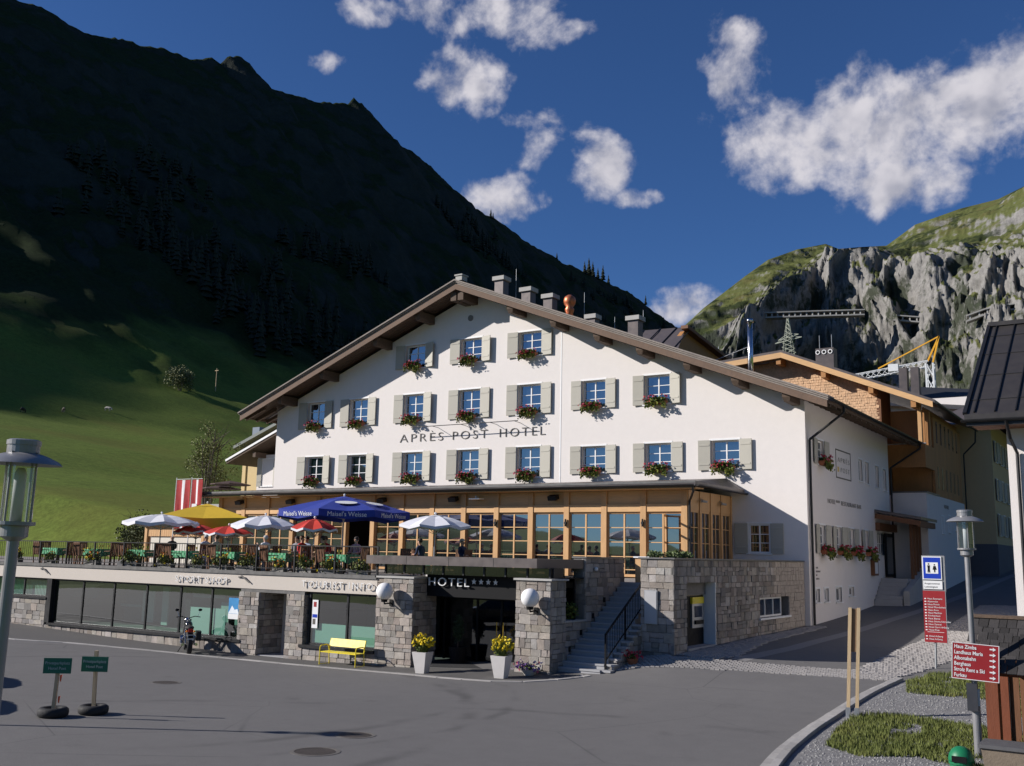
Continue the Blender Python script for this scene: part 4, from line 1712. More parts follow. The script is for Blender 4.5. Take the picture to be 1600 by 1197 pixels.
# ------------------------------------------------------------------ restaurant pavilion on the terrace
PANE_PAV = PANE_ME.copy()
PANE_PAV.materials[0] = M['pav_glass']
TZ = 2.75                 # terrace floor
PY = 39.13                # pavilion front
PXR = -16.8
POST = [-44.9 + 1.8653 * i for i in range(16)]
pavn = thing('restaurant_pavilion', 'timber and glass restaurant pavilion with low dark roof on the terrace', 'pavilion', (-31, PY, TZ))


def wood_box(name, a, b, m, parent, bev=.008):
    m_ = MB().box(a[0], a[1], a[2], b[0], b[1], b[2])
    ob = m_.build(name, m, parent)
    return ob


for i, px in enumerate(POST):
    wood_box('post', (px - .13, PY - .06, TZ), (px + .13, PY + .20, 6.42), M['larch'], pavn)
for i in range(15):
    a, b = POST[i] + .13, POST[i + 1] - .13
    wood_box('lintel', (a, PY - .03, 5.53), (b, PY + .16, 5.85), M['larch_h'], pavn)
    wood_box('frieze_board', (a, PY + .05, 5.86), (b, PY + .12, 6.42), M['larch_h'], pavn)
    if i == 5:
        continue
    wo = None
    m_ = MB()
    m_.box(a, PY + .06, TZ + .05, a + .07, PY + .14, 5.53)
    m_.box(b - .07, PY + .06, TZ + .05, b, PY + .14, 5.53)
    m_.box(a + .07, PY + .06, 5.44, b - .07, PY + .14, 5.53)
    m_.box(a + .07, PY + .06, TZ + .05, b - .07, PY + .14, TZ + .16)
    wo = m_.build('window', M['larch'], pavn)
    mid = (a + b) / 2
    m_ = MB()
    m_.box(mid - .035, PY + .05, TZ + .16, mid + .035, PY + .13, 5.44)
    for z in (4.86, 4.25, 3.64, 3.10):
        m_.box(a + .07, PY + .06, z - .018, mid - .035, PY + .12, z + .018)
        m_.box(mid + .035, PY + .06, z - .018, b - .07, PY + .12, z + .018)
    m_.build('glazing_bar', M['larch_h'], wo)
    zz = [TZ + .16, 3.10, 3.64, 4.25, 4.86, 5.44]
    for c, (s0, s1) in enumerate(((a + .07, mid - .035), (mid + .035, b - .07))):
        for j in range(5):
            inst(None, 'pane', wo, ((s0 + s1) / 2, PY + .09, (zz[j] + zz[j + 1]) / 2), (wr.uniform(-.003, .003), 0, wr.uniform(-.004, .004)), (s1 - s0, 1, zz[j + 1] - zz[j] - .02), mesh=PANE_PAV)
# open door leaf in the last bay
m_ = MB()
m_.bar((POST[14] + 1.0, PY + .05, TZ + .06), (POST[14] + 1.0, PY + .05, 5.4), .07, .08, (0, 1, 0))
m_.bar((POST[14] + 1.25, PY - .75, TZ + .06), (POST[14] + 1.25, PY - .75, 5.4), .07, .08, (0, 1, 0))
for z in (TZ + .15, 3.64, 4.25, 4.86, 5.35):
    m_.bar((POST[14] + 1.0, PY + .03, z), (POST[14] + 1.25, PY - .73, z), .06, .07)
m_.build('open_door_leaf', M['larch'], pavn)
# street side of the pavilion
NS = 4
for k in range(NS + 1):
    y = PY + .1 + (FY - PY - .15) * k / NS
    wood_box('post', (PXR - .14, y - .10, TZ), (PXR + .06, y + .10, 6.42), M['larch'], pavn)
for k in range(NS):
    y0 = PY + .1 + (FY - PY - .15) * k / NS + .10
    y1 = PY + .1 + (FY - PY - .15) * (k + 1) / NS - .10
    wood_box('frieze_board', (PXR - .10, y0, 5.62), (PXR + .02, y1, 6.42), M['larch'], pavn)
    m_ = MB()
    m_.box(PXR - .08, y0, TZ + .05, PXR, y0 + .07, 5.62)
    m_.box(PXR - .08, y1 - .07, TZ + .05, PXR, y1, 5.62)
    m_.box(PXR - .08, y0 + .07, 5.52, PXR, y1 - .07, 5.62)
    m_.box(PXR - .08, y0 + .07, TZ + .05, PXR, y1 - .07, TZ + .2)
    wo = m_.build('window', M['larch'], pavn)
    m_ = MB()
    ym = (y0 + y1) / 2
    m_.box(PXR - .08, ym - .03, TZ + .2, PXR - .01, ym + .03, 5.52)
    for z in (4.9, 4.25, 3.6):
        m_.box(PXR - .075, y0 + .07, z - .018, PXR - .02, y1 - .07, z + .018)
    m_.build('glazing_bar', M['larch'], wo)
    inst(None, 'pane', wo, (PXR - .05, ym, (TZ + .2 + 5.52) / 2), (0, 0, pi / 2), (y1 - y0 - .14, 1, 5.3 - TZ), mesh=PANE_ME)
# roof
RX0, RX1, RYF = -45.8, -16.1, 38.33
m_ = MB()
zf, zb = 6.70, 7.25
prof = [(RYF, zf - .22), (RYF, zf), (FY - .02, zb), (FY - .02, zb - .22)]
m_.add([(RX0, y, z) for y, z in prof] + [(RX1 - .9 if y > 40 else RX1, y, z) for y, z in prof], [(3, 2, 1, 0), (4, 5, 6, 7), (0, 1, 5, 4), (1, 2, 6, 5), (2, 3, 7, 6), (3, 0, 4, 7)])
prf = m_.build('roof', M['metal_roof'], pavn)
m_ = MB()
# right hip slope
m_.add([(RX1, RYF, zf + .004), (RX1 - .9, FY - .02, zb + .004), (RX1 - .05, FY - .02, 6.72)], [(0, 1, 2)])
m_.add([(RX1, RYF, zf - .2), (RX1 - .9, FY - .02, zb - .25), (RX1 - .05, FY - .02, 6.55)], [(0, 2, 1)])
m_.add([(RX1, RYF, zf), (RX1 - .05, FY - .02, 6.72), (RX1 - .05, FY - .02, 6.55), (RX1, RYF, zf - .2)], [(0, 1, 2, 3)])
m_.build('hip_sheet', M['metal_roof'], prf, fix=False)
m_ = MB()
m_.box(RX0, RYF - .02, zf - .06, RX1, RYF + .1, zf + .03)
m_.build('eave_flashing', M['sheet_grey'], prf)
for k in range(0, 40):
    x0 = RX0 + .1 + k * .74
    if x0 + .72 < RX1:
        wood_box('soffit_board', (x0, RYF + .05, 6.43), (x0 + .72, PY + .1, 6.47), M['larch'], prf)
gutter(pavn, [(RX0, RYF - .09, zf - .12), (RX1, RYF - .09, zf - .12)], .085, M['dark_metal'])
gutter(pavn, [(RX1 + .09, RYF, zf - .12), (RX1 + .06, FY, zf - .14)], .085, M['dark_metal'])
m_ = MB()
m_.path([(RX1 - .1, RYF - .09, zf - .2), (RX1 - .12, RYF + .05, 6.3), (PXR + .12, PY - .05, 5.95), (PXR + .12, PY - .05, TZ + .1)], .05, 8)
m_.build('downpipe', M['dark_metal'], pavn)
# inside: back wall, ceiling
m_ = MB()
m_.box(POST[0], FY - .3, TZ, PXR - .2, FY - .25, 6.4)
m_.build('inner_wall', M['interior_d'], pavn)
m_ = MB()
m_.box(POST[0], PY + .2, 6.2, PXR - .2, FY - .3, 6.25)
m_.build('ceiling', M['interior_d'], pavn)
for px in (-43.2, -39.3, -33.0, -28.6, -23.1):
    fl = MB()
    fl.cbox((px, PY - .22, 6.16), (.42, .30, .20), Matrix.Rotation(.35, 3, 'X'))
    fl.box(px - .04, PY - .12, 6.1, px + .04, PY + .05, 6.3)
    fl.build('flood_light', M['dark_metal'], pavn)
for i in (4, 8, 10, 12, 14):
    m_ = MB()
    m_.box(POST[i] - .05, PY - .16, 5.0, POST[i] + .05, PY - .06, 5.10)
    m_.tube((POST[i], PY - .12, 4.90), (POST[i], PY - .12, 5.22), .05, .035, 8)
    m_.build('wall_sconce', M['dark_metal'], pavn)
m_ = MB()
m_.box(-27.35, PY - .2, 6.15, -27.29, PY - .02, 6.3)
m_.box(-27.5, PY - .5, 6.13, -26.9, PY - .1, 6.17)
m_.build('antenna_panel', M['white_paint'], pavn)
for y in (40.4, 42.6):
    m_ = MB()
    m_.tube((PXR + .22, y - .25, 6.0), (PXR + .22, y + .25, 6.0), .05, .05, 8)
    m_.tube((PXR, y, 6.15), (PXR + .22, y, 6.02), .02, .02, 6)
    m_.build('tube_lamp', M['galv'], pavn)

# ------------------------------------------------------------------ terrace base with the shops
SY = 27.6
shop = thing('terrace_base_building', 'low cream shop front under the terrace with stone piers', 'shop front', (-34, SY, -.2))


def shop_box(name, a, b, m, parent=None, fix=True):
    return MB().box(a[0], a[1], a[2], b[0], b[1], b[2]).build(name, m, parent or shop)


shop_box('fascia', (-75, SY, 2.14), (-23.45, SY + .45, 2.67), M['fascia'])
shop_box('capping', (-75, SY - .05, 2.672), (-23.47, SY + .6, 2.80), M['sheet_grey'])
kind(MB().box(-75, SY + .45, 2.55, -23.5, FY - .02, TZ).box(-23.5, 30.2, 2.55, -16.46, FY - .02, TZ).build('terrace_floor', mat('terrace_paving', (.27, .25, .23), .85, .14, 2.0, .2, 30.0)), 'structure')
kind(MB().box(-16.46, 32.6, 2.45, -13.9, FY - .02, TZ - .003).build('upper_terrace_floor', MATS['terrace_paving']), 'structure')
# glazing line
GY = SY + .16


def glazed(name, x0, x1, z0, z1, mull, glass, depth=.08):
    m_ = MB()
    m_.box(x0, GY - .03, z0, x0 + .07, GY + .06, z1)
    m_.box(x1 - .07, GY - .03, z0, x1, GY + .06, z1)
    m_.box(x0 + .07, GY - .03, z1 - .06, x1 - .07, GY + .06, z1)
    m_.box(x0 + .07, GY - .03, z0, x1 - .07, GY + .06, z0 + .06)
    wo = m_.build(name, M['dark_metal'], shop)
    for x in mull:
        MB().box(x - .04, GY - .025, z0 + .06, x + .04, GY + .055, z1 - .06).build('mullion', M['dark_metal'], wo)
    xs_ = [x0 + .07] + list(mull) + [x1 - .07]
    for a, b in zip(xs_[:-1], xs_[1:]):
        o_ = MB().poly([(a + .02, GY + .01, z0 + .04), (b - .02, GY + .01, z0 + .04), (b - .02, GY + .01, z1 - .04), (a + .02, GY + .01, z1 - .04)]).build('pane', glass, wo, fix=False)
    return wo


glazed('shop_window', -42.4, -30.3, .22, 2.12, [-40.29, -38.14, -35.98, -33.86, -32.0], M['shop_glass'])
glazed('upper_window', -75, -42.75, 1.31, 2.12, [-44.75 - 2.15 * i for i in range(14)], M['shop_glass'])
glazed('shop_window', -26.75, -23.5, .26, 2.12, [-24.9], M['shop_glass'])
shop_box('window_ledge', (-42.45, SY - .08, .12), (-30.05, SY + .3, .22), M['dark_metal'])
shop_box('window_ledge', (-75, SY - .06, 1.22), (-42.7, SY + .3, 1.31), M['dark_metal'])
shop_box('window_ledge', (-27.0, SY - .08, .15), (-23.45, SY + .3, .26), M['dark_metal'])
shop_box('window_jamb', (-42.75, SY - .02, .22), (-42.4, SY + .3, 2.12), M['dark_metal'])
# rooms behind the glass
m_ = MB()
m_.box(-42.4, 31.5, .2, -30.3, 31.6, 2.3)
m_.box(-42.4, GY + .1, .10, -30.3, 31.6, .2)
m_.build('shop_room', M['interior'], shop)
m_ = MB()
m_.box(-75, 30.2, 1.2, -42.8, 30.3, 2.3)
m_.build('office_room', M['interior'], shop)
m_ = MB()
m_.box(-27, 31.2, .1, -23.4, 31.3, 2.3)
m_.box(-27, GY + .1, .08, -23.4, 31.3, .18)
m_.build('info_room', M['interior_d'], shop)
m_ = MB()
m_.box(-75, GY + .1, 2.3, -23.4, 31.6, 2.4)
m_.build('shop_ceiling', M['interior_d'], shop)
pale = mat('pale_panel', (.46, .58, .54), .6, .06, 3.0)
for (x0, x1, y, z0, z1, mm) in ((-33.5, -32.5, 28.4, .25, 1.25, pale), (-32.3, -31.8, 28.5, .25, 1.5, pale), (-31.75, -31.1, 28.6, .3, 1.6, pale), (-31.0, -30.5, 28.4, .3, 1.1, pale),
                            (-37.3, -36.9, 29.6, .3, 1.9, pale), (-39.4, -38.6, 30.2, .3, 1.7, pale), (-34.2, -33.9, 28.3, .3, 1.9, M['black']), (-31.5, -31.2, 28.2, .3, .9, M['black']),
                            (-36.5, -34.5, 30.6, 1.0, 1.1, pale), (-36.5, -34.5, 30.6, 1.5, 1.6, pale), (-41.5, -40.0, 30.6, .9, 1.0, pale)):
    MB().box(x0, y, z0, x1, y + .06, z1).build('display_panel', mm, shop)
foil = mat('frosted_foil', (.58, .70, .65), .7, .05, 2.0)
for (x0, x1, z0, z1) in ((-33.3, -32.1, .30, 1.30), (-31.9, -31.25, .30, 1.30), (-26.6, -24.95, .34, 1.02), (-24.82, -23.6, .34, 1.02)):
    MB().box(x0, GY + .06, z0, x1, GY + .08, z1).build('frosted_foil', foil, shop)
cur = MB()
for i in range(60):
    x = -46.6 + i * .055
    cur.box(x, GY + .25 + .03 * (i % 2), 1.32, x + .05, GY + .27 + .03 * (i % 2), 2.0)
cur.build('curtain', M['curtain'], shop)
# poster stickers in the windows
pst = thing('window_poster', 'blue mountain poster hung in the sport shop window', 'poster', (-30.75, GY - .035, .95))
MB().box(-31.0, GY - .035, .95, -30.42, GY - .028, 1.75).build('sheet', mat('poster_blue', (.03, .24, .52), .5, .2, 3.0), pst)
MB().box(-31.0, GY - .037, .95, -30.42, GY - .0355, 1.15).build('caption_strip', M['white_sign'], pst)
m_ = MB()
m_.poly([(-31.0, GY - .0375, 1.16), (-30.42, GY - .0375, 1.16), (-30.5, GY - .0375, 1.34), (-30.66, GY - .0375, 1.30), (-30.8, GY - .0375, 1.46), (-30.92, GY - .0375, 1.28)])
m_.build('printed_mountain', mat('poster_snow', (.75, .8, .85), .5), pst, fix=False)
nst = thing('notice_strip', 'narrow white notice strip with red and blue prints in the tourist office window', 'notice', (-26.45, GY - .035, .85))
MB().box(-26.58, GY - .035, .85, -26.3, GY - .028, 1.85).build('sheet', M['white_sign'], nst)
MB().box(-26.52, GY - .038, 1.60, -26.38, GY - .036, 1.78).build('red_print', M['red_sign'], nst)
MB().box(-26.56, GY - .038, 1.22, -26.32, GY - .036, 1.34).build('blue_print', M['blue_sign'], nst)
MB().box(-26.54, GY - .038, .98, -26.40, GY - .036, 1.18).build('grey_print', M['grey_letter'], nst)

# stone work of the shop front: core + stones
def ground_bot(x0, y, off):
    return lambda s: gz(x0 + s, y) - off


core = shop_box('stone_core', (-75, SY + .06, -1.0), (-42.75, SY + .3, 1.22), M['mortar'])
nst_ = stone_face(core, (-60, SY + .05, -.4), (1, 0, 0), 17.25, 1.62, 21, course=.30, wmin=.3, wmax=.62, botfn=lambda s: gz(-60 + s, SY) + .4 - .05, limit=290)
core = shop_box('stone_core', (-42.75, SY + .06, -1.0), (-30.3, SY + .3, .12), M['mortar'])
stone_face(core, (-42.75, SY + .05, -.5), (1, 0, 0), 12.45, .62, 22, course=.62, wmin=.2, wmax=.5, botfn=lambda s: gz(-42.75 + s, SY) + .5 - .06)
core = shop_box('stone_core', (-26.85, SY + .06, -1.0), (-23.45, SY + .3, .15), M['mortar'])
stone_face(core, (-26.85, SY + .05, -.5), (1, 0, 0), 3.4, .65, 23, course=.3, wmin=.2, wmax=.5, botfn=lambda s: gz(-26.85 + s, SY) + .5 - .06)


def stone_pier(x0, x1, y0, y1, z0, z1, seed, sides='FR', cap=False, label=None, parent=None):
    """square pier: mortar core with stones on the faces that can be seen (F front, R right, L left)"""
    p = MB().box(x0 + .05, y0 + .05, z0 - .5, x1 - .05, y1, z1).build('stone_pier', M['mortar'], parent or shop)
    h = z1 - z0
    if 'F' in sides:
        stone_face(p, (x0, y0 + .05, z0), (1, 0, 0), x1 - x0, h, seed, course=.24, wmin=.2, wmax=.46)
    if 'R' in sides:
        stone_face(p, (x1 - .05, y0 + .06, z0), (0, 1, 0), y1 - y0 - .06, h, seed + 1, course=.24, wmin=.2, wmax=.46)
    if 'L' in sides:
        stone_face(p, (x0 + .05, y1, z0), (0, -1, 0), y1 - y0 - .06, h, seed + 2, course=.24, wmin=.2, wmax=.46)
    return p


stone_pier(-30.28, -29.2, SY - .04, SY + 1.3, -.42, 2.02, 31, 'FR')
stone_pier(-27.75, -26.85, SY - .04, SY + .7, -.42, 2.02, 34, 'FR')
shop_box('pier_head', (-30.25, SY + .02, 2.02), (-26.9, SY + .4, 2.14), M['sheet_grey'])
# recessed shop door
m_ = MB()
m_.box(-29.2, SY + 1.25, -.5, -28.35, SY + 1.35, 2.14)
m_.build('door_recess_wall', M['fascia'], shop)
m_ = MB()
m_.box(-28.35, SY + 1.2, -.35, -27.8, SY + 1.28, 2.1)
dr = m_.build('shop_door', M['dark_metal'], shop)
MB().box(-28.25, SY + 1.185, -.2, -27.9, SY + 1.195, 1.95).build('pane', M['dark_glass'], dr)
shop_box('door_sill', (-29.2, SY + .05, -.34), (-27.75, SY + 1.3, -.27), M['granite'])

letters('SPORT SHOP', .34, .035, M['white_letter'], shop, (-34.0, SY - .07, 2.285), 3.05, spacing=1.25, bold=-.006)
letters('TOURIST INFO', .34, .035, M['white_letter'], shop, (-27.0, SY - .07, 2.30), 3.42, spacing=1.25, bold=-.006)
for hx in (-43.3, -30.35):
    m_ = MB()
    m_.bar((hx - .05, SY - .02, 2.55), (hx + .22, SY - .10, 2.60), .03, .05)
    m_.bar((hx + .22, SY - .10, 2.60), (hx + .62, SY - .06, 2.36), .03, .05)
    m_.build('fascia_lamp_arm', mat('arm_grey', (.16, .15, .14), .6), shop)

# ------------------------------------------------------------------ hotel entrance with piers and canopy
ent = thing('hotel_entrance', 'recessed dark glass hotel entrance between two stone piers under a brown metal canopy', 'entrance', (-19.6, 28.4, 0))
pl = stone_pier(-23.47, -21.85, SY, SY + 1.35, -.35, 2.74, 41, 'FR', parent=ent)
pr_ = stone_pier(-17.72, -16.43, SY, SY + .98, -.12, 2.83, 44, 'FRL', parent=ent)
MB().box(-23.52, SY - .05, 2.74, -21.8, SY + 1.4, 2.80).build('pier_cap', M['concrete'], pl)
MB().box(-17.78, SY - .05, 2.83, -16.37, SY + 1.05, 2.89).build('pier_cap', M['concrete'], pr_)
# canopy
m_ = MB()
cp = [(-24.0, SY, 0), (-16.95, SY, 0), (-16.5, SY + 2.25, 0), (-24.4, SY + 2.25, 0)]
m_.prism([(p[0], p[1], 3.21) for p in cp], (0, 0, .29))
can = m_.build('canopy', M['metal_roof'], ent)
for x in (-22.2, -20.4, -18.6):
    MB().box(x - .006, SY - .004, 3.22, x + .006, SY + .02, 3.49).build('sheet_seam', M['dark_metal'], can)
m_ = MB()
m_.box(-21.85, SY + .75, 2.16, -17.72, SY + .95, 2.895)
m_.build('entrance_beam', M['black'], ent)
# clerestory strip
for k in range(9):
    x = -23.4 + k * .84
    MB().box(x, SY + .3, 2.9, x + .06, SY + .38, 3.21).build('clerestory_post', M['dark_metal'], ent)
    if k < 8:
        MB().box(x + .06, SY + .33, 2.9, x + .84, SY + .342, 3.2).build('clerestory_pane', M['dark_glass'], ent)
MB().box(-16.62, SY + .4, 2.9, -16.56, SY + 1.0, 3.21).build('clerestory_post', M['dark_metal'], ent)
MB().box(-17.25, SY + 1.0, 1.6, -17.2, SY + 2.2, 3.2).build('corner_glass', M['dark_glass'], ent)
# glass front and doors inside the recess
EY = SY + 1.75
m_ = MB()
for x in (-21.8, -20.4, -19.4, -18.4, -17.4, -16.6):
    m_.box(x - .035, EY, 0, x + .035, EY + .08, 2.9)
m_.box(-21.8, EY + .001, 2.06, -16.6, EY + .079, 2.16)
fr_ = m_.build('door_frame', M['black'], ent)
for i, (a, b) in enumerate(zip((-21.8, -20.4, -19.4, -18.4, -17.4), (-20.4, -19.4, -18.4, -17.4, -16.6))):
    MB().box(a + .03, EY + .03, .02, b - .03, EY + .042, 2.06).build('glass_door' if i in (1, 2, 3) else 'side_light', M['dark_glass'], fr_)
for x in (-19.55, -19.28):
    MB().tube((x, EY - .05, .35), (x, EY - .05, 1.35), .018, .018, 8).build('pull_handle', mat('brass', (.62, .42, .08), .3, .05, 5, metal=.8), fr_)
m_ = MB()
m_.box(-21.85, EY + 2.5, 0, -16.5, EY + 2.55, 2.9)
m_.build('lobby_wall', M['interior_d'], ent)
m_ = MB()
m_.box(-21.75, EY + .6, .1, -20.45, EY + .64, 2.0)
m_.build('lobby_screen', mat('lobby_screen', (.26, .25, .22), .7, .1, 2.0), ent)
MB().box(-21.9, SY + .9, 2.88, -16.5, EY + 2.6, 2.92).build('lobby_ceiling', M['black'], ent)
MB().box(-21.85, SY + .3, -.2, -17.0, EY + 2.6, gz(-19.6, 27.8) + .03).build('entrance_mat', mat('doormat', (.03, .03, .032), .95, .2, 30, .4, 80), ent)
letters('HOTEL', .40, .05, M['white_letter'], ent, (-21.74, SY + .66, 2.52), 1.75, spacing=1.2, bold=-.004)


def star(parent, x, y, z, r, m):
    m_ = MB()
    pts = []
    for k in range(10):
        a = pi / 2 + k * pi / 5
        rr = r if k % 2 == 0 else r * .42
        pts.append((x + cos(a) * rr, y, z + sin(a) * rr))
    m_.prism(pts, (0, .03, 0))
    m_.build('star', m, parent)


for k in range(4):
    star(ent, -19.83 + k * .29, SY + .68, 2.70, .10, M['white_letter'])

# globe lamps on the piers
for (x, z, lab) in ((-22.77, 2.30, 'white opal globe lamp on the stone pier next to the tourist office'), (-16.93, 2.31, 'white opal globe lamp on the stone pier next to the outside stairs')):
    g = thing('globe_lamp', lab, 'wall lamp', (x, SY, z - .4), 0, 'globe lamps flanking the entrance')
    MB().sphere((x, SY - .40, z), .29, 24, 16).build('globe', M['opal'], g, smooth=True)
    m_ = MB()
    m_.tube((x, SY - .40, z - .36), (x, SY - .40, z - .26), .10, .12, 12)
    m_.path([(x, SY - .40, z - .36), (x, SY - .38, z - .42), (x, SY - .02, z - .40)], .025, 8)
    m_.box(x - .07, SY - .05, z - .5, x + .07, SY, z - .3)
    m_.build('bracket', M['black'], g)

# ------------------------------------------------------------------ outside stairs
SX0, SX1, SYB = -16.44, -14.97, 28.12
NR = 17
RISE, RUN = (TZ - .05) / NR, 4.5 / NR
st = thing('outside_stairs', 'granite outside stairs between stone walls leading up to the terrace', 'stairs', (SX0, SYB, .05))
for k in range(NR):
    y0 = SYB + k * RUN
    z1 = .05 + (k + 1) * RISE
    m_ = MB()
    m_.box(SX0 - (.09 if k == 0 else 0), y0, z1 - .055, SX1, y0 + RUN + .02, z1)
    m_.box(SX0, y0 + .025, z1 - RISE - .25, SX1, y0 + RUN + .015, z1 - .055)
    m_.build('step', M['granite'], st)
# left flank: low wall with planter, then high wall
pw = MB().box(-17.2, 28.5, -.3, SX0 - .05, 29.9, 1.52).build('flank_wall', M['mortar'], st)
stone_face(pw, (SX0 - .05, 28.55, -.1), (0, 1, 0), 1.35, 1.62, 51, course=.25)
MB().box(-17.25, 28.5, 1.52, SX0 + .03, 29.9, 1.58).build('wall_cap', M['concrete'], pw)
hw = MB().box(-16.9, 29.85, -.3, SX0 - .05, 32.7, 3.55).build('flank_wall', M['mortar'], st)
stone_face(hw, (SX0 - .05, 29.86, .6), (0, 1, 0), 2.84, 2.96, 52, course=.26, botfn=lambda s: (29.86 + s - SYB) / RUN * RISE - .6 + .05)
stone_face(hw, (-16.9, 29.90, 1.6), (1, 0, 0), .46, 1.95, 53, course=.26)
MB().box(-16.95, 29.82, 3.55, SX0 + .04, 32.75, 3.60).build('wall_cap', M['sheet_grey'], hw)
lamp_ = MB()
lamp_.sphere((SX0 + .05, 30.5, 3.2), .07, 10, 8)
lamp_.build('recess_lamp', M['opal'], hw)
for y, z in ((28.75, .62), (29.5, 1.1), (30.3, 1.6), (31.1, 2.1)):
    MB().box(SX0 - .0, y, z, SX0 + .03, y + .12, z + .16).build('step_light', M['black'], st)
# right stringer with stepped top
sw = MB()
for k in range(9):
    y0 = SYB + .1 + k * RUN
    z1 = .05 + (k + 1) * RISE
    sw.box(SX1, y0, -.3, SX1 + .26, y0 + RUN, z1 - .06)
sw = sw.build('stringer_wall', M['mortar'], st)
stone_face(sw, (SX1 + .26, SYB + .1, 0), (0, 1, 0), 2.35, 1.6, 55, course=.22, wmax=.4, topfn=lambda s: .0 + (math.floor(s / RUN) + 1) * RISE, botfn=lambda s: gz(SX1 + .3, SYB + s) - .05)
for k in range(9):
    y0 = SYB + .1 + k * RUN
    z1 = .05 + (k + 1) * RISE
    MB().box(SX1 + .002, y0 - .02, z1 - .06, SX1 + .32, y0 + RUN, z1 - .004).build('stringer_cap', M['granite'], sw)
# railing
rl = thing('stair_railing', 'black steel railing of the outside stairs', 'railing', (SX1 + .1, SYB, .2))
def sz(y):
    return .05 + (y - SYB) / RUN * RISE + RISE
m_ = MB()
rx = SX1 + .08
ya, yb = SYB + .22, 31.0
m_.bar((rx, ya, sz(ya) + .92), (rx, yb, sz(yb) + .92), .05, .045)
m_.bar((rx, ya, sz(ya) + .14), (rx, yb, sz(yb) + .14), .03, .03)
m_.build('handrail', M['black'], rl)
for y in (ya, (ya + yb) / 2, yb):
    MB().bar((rx, y, sz(y) - .1), (rx, y, sz(y) + .94), .05, .05).build('post', M['black'], rl)
y = ya + .12
while y < yb:
    MB().tube((rx, y, sz(y) + .14), (rx, y, sz(y) + .92), .010, .010, 6).build('baluster', M['black'], rl)
    y += .115

# ------------------------------------------------------------------ big retaining wall of the upper terrace
rw = thing('stone_retaining_wall', 'tall rubble stone retaining wall along the side street', 'stone wall', (-13.6, 30.4, .6))
RX = -13.54
NI = (31.45, 33.9, .3, 2.82)
WN = (38.4, 41.9, 1.42, 2.18)
mb = MB()
wall_grid(mb, 44.0 - 30.4, (-.3, 3.58), [(NI[0] - 30.4, NI[1] - 30.4, NI[2], NI[3]), (WN[0] - 30.4, WN[1] - 30.4, WN[2], WN[3])], lambda s, z, d: (RX - .05 - d, 30.4 + s, z), .45)
mb.poly([(SX1 + .26, 30.45, -.3), (RX - .05, 30.45, -.3), (RX - .05, 30.45, 3.58), (SX1 + .26, 30.45, 3.58)])
mb.poly([(SX1 + .26, 30.45, 3.58), (RX - .05, 30.45, 3.58), (RX - .05, 30.8, 3.58), (SX1 + .26, 30.8, 3.58)])
mb.poly([(RX - .35, 30.45, 3.575), (RX - .05, 30.45, 3.575), (RX - .05, 44, 3.575), (RX - .35, 44, 3.575)])
mb.poly([(RX - .35, 30.6, 3.575), (RX - .35, 44, 3.575), (RX - .35, 44, 2.4), (RX - .35, 30.6, 2.4)])
wcore = mb.build('wall_core', M['mortar'], rw, fix=False)
g0 = lambda s: gz(RX, 30.4 + s) + .0 - .06
stone_face(wcore, (RX - .05, 30.4, .0), (0, 1, 0), 13.6, 3.56, 61, holes=[(NI[0] - 30.4, NI[1] - 30.4, NI[2], NI[3]), (WN[0] - 30.4, WN[1] - 30.4, WN[2], WN[3])],
           course=.255, wmin=.22, wmax=.52, botfn=g0, limit=299)
fwall = mb2 = MB().box(SX1 + .28, 30.46, .0, RX - .06, 30.8, 3.57).build('front_return', M['mortar'], rw)
stone_face(fwall, (SX1 + .26, 30.45, .3), (1, 0, 0), RX - SX1 - .26, 3.26, 62, course=.27, wmin=.25, wmax=.5, botfn=lambda s: gz(SX1 + .26 + s, 30.4) - .36)
m_ = MB()
m_.box(SX1 + .2, 30.36, 3.575, RX + .05, 30.85, 3.625)
m_.box(RX - .4, 30.85, 3.575, RX + .05, 43.98, 3.625)
m_.build('coping', M['sheet_grey'], rw)
# niche: pale lining, dark door, cash machine
m_ = MB()
m_.box(RX - .52, NI[0], NI[2], RX - .48, NI[1], NI[3])
m_.build('niche_back', M['fascia'], rw)
MB().box(RX - .5, NI[1] - .03, NI[2], RX + .005, NI[1] + .02, NI[3]).build('niche_jamb', M['white_paint'], rw)
MB().box(RX - .5, NI[0], gz(RX, 32.5) - .02, RX + .04, NI[1] + .02, gz(RX, 32.5) + .06).build('niche_threshold', M['granite'], rw)
dr = MB().box(RX - .475, NI[0] + .02, .6, RX - .43, NI[1] - .05, 2.36).build('niche_door', M['black'], rw)
MB().tube((RX - .40, 32.2, 1.5), (RX - .40, 32.2, 1.7), .02, .02, 6).build('door_handle', M['galv'], dr)
atm = thing('cash_machine', 'grey cash machine with yellow header beside the black door in the stone niche', 'cash machine', (RX - .4, 33.2, 1.35))
MB().box(RX - .43, 32.72, 1.3, RX - .36, 33.72, 2.1).build('panel', M['galv'], atm)
MB().box(RX - .43, 32.72, 2.1, RX - .35, 33.72, 2.32).build('header', M['yellow_paint'], atm)
MB().box(RX - .36, 32.9, 1.65, RX - .352, 33.55, 2.02).build('screen', mat('atm_screen', (.02, .03, .06), .2), atm)
MB().box(RX - .36, 32.9, 1.42, RX - .30, 33.55, 1.55).build('keypad', M['black'], atm)
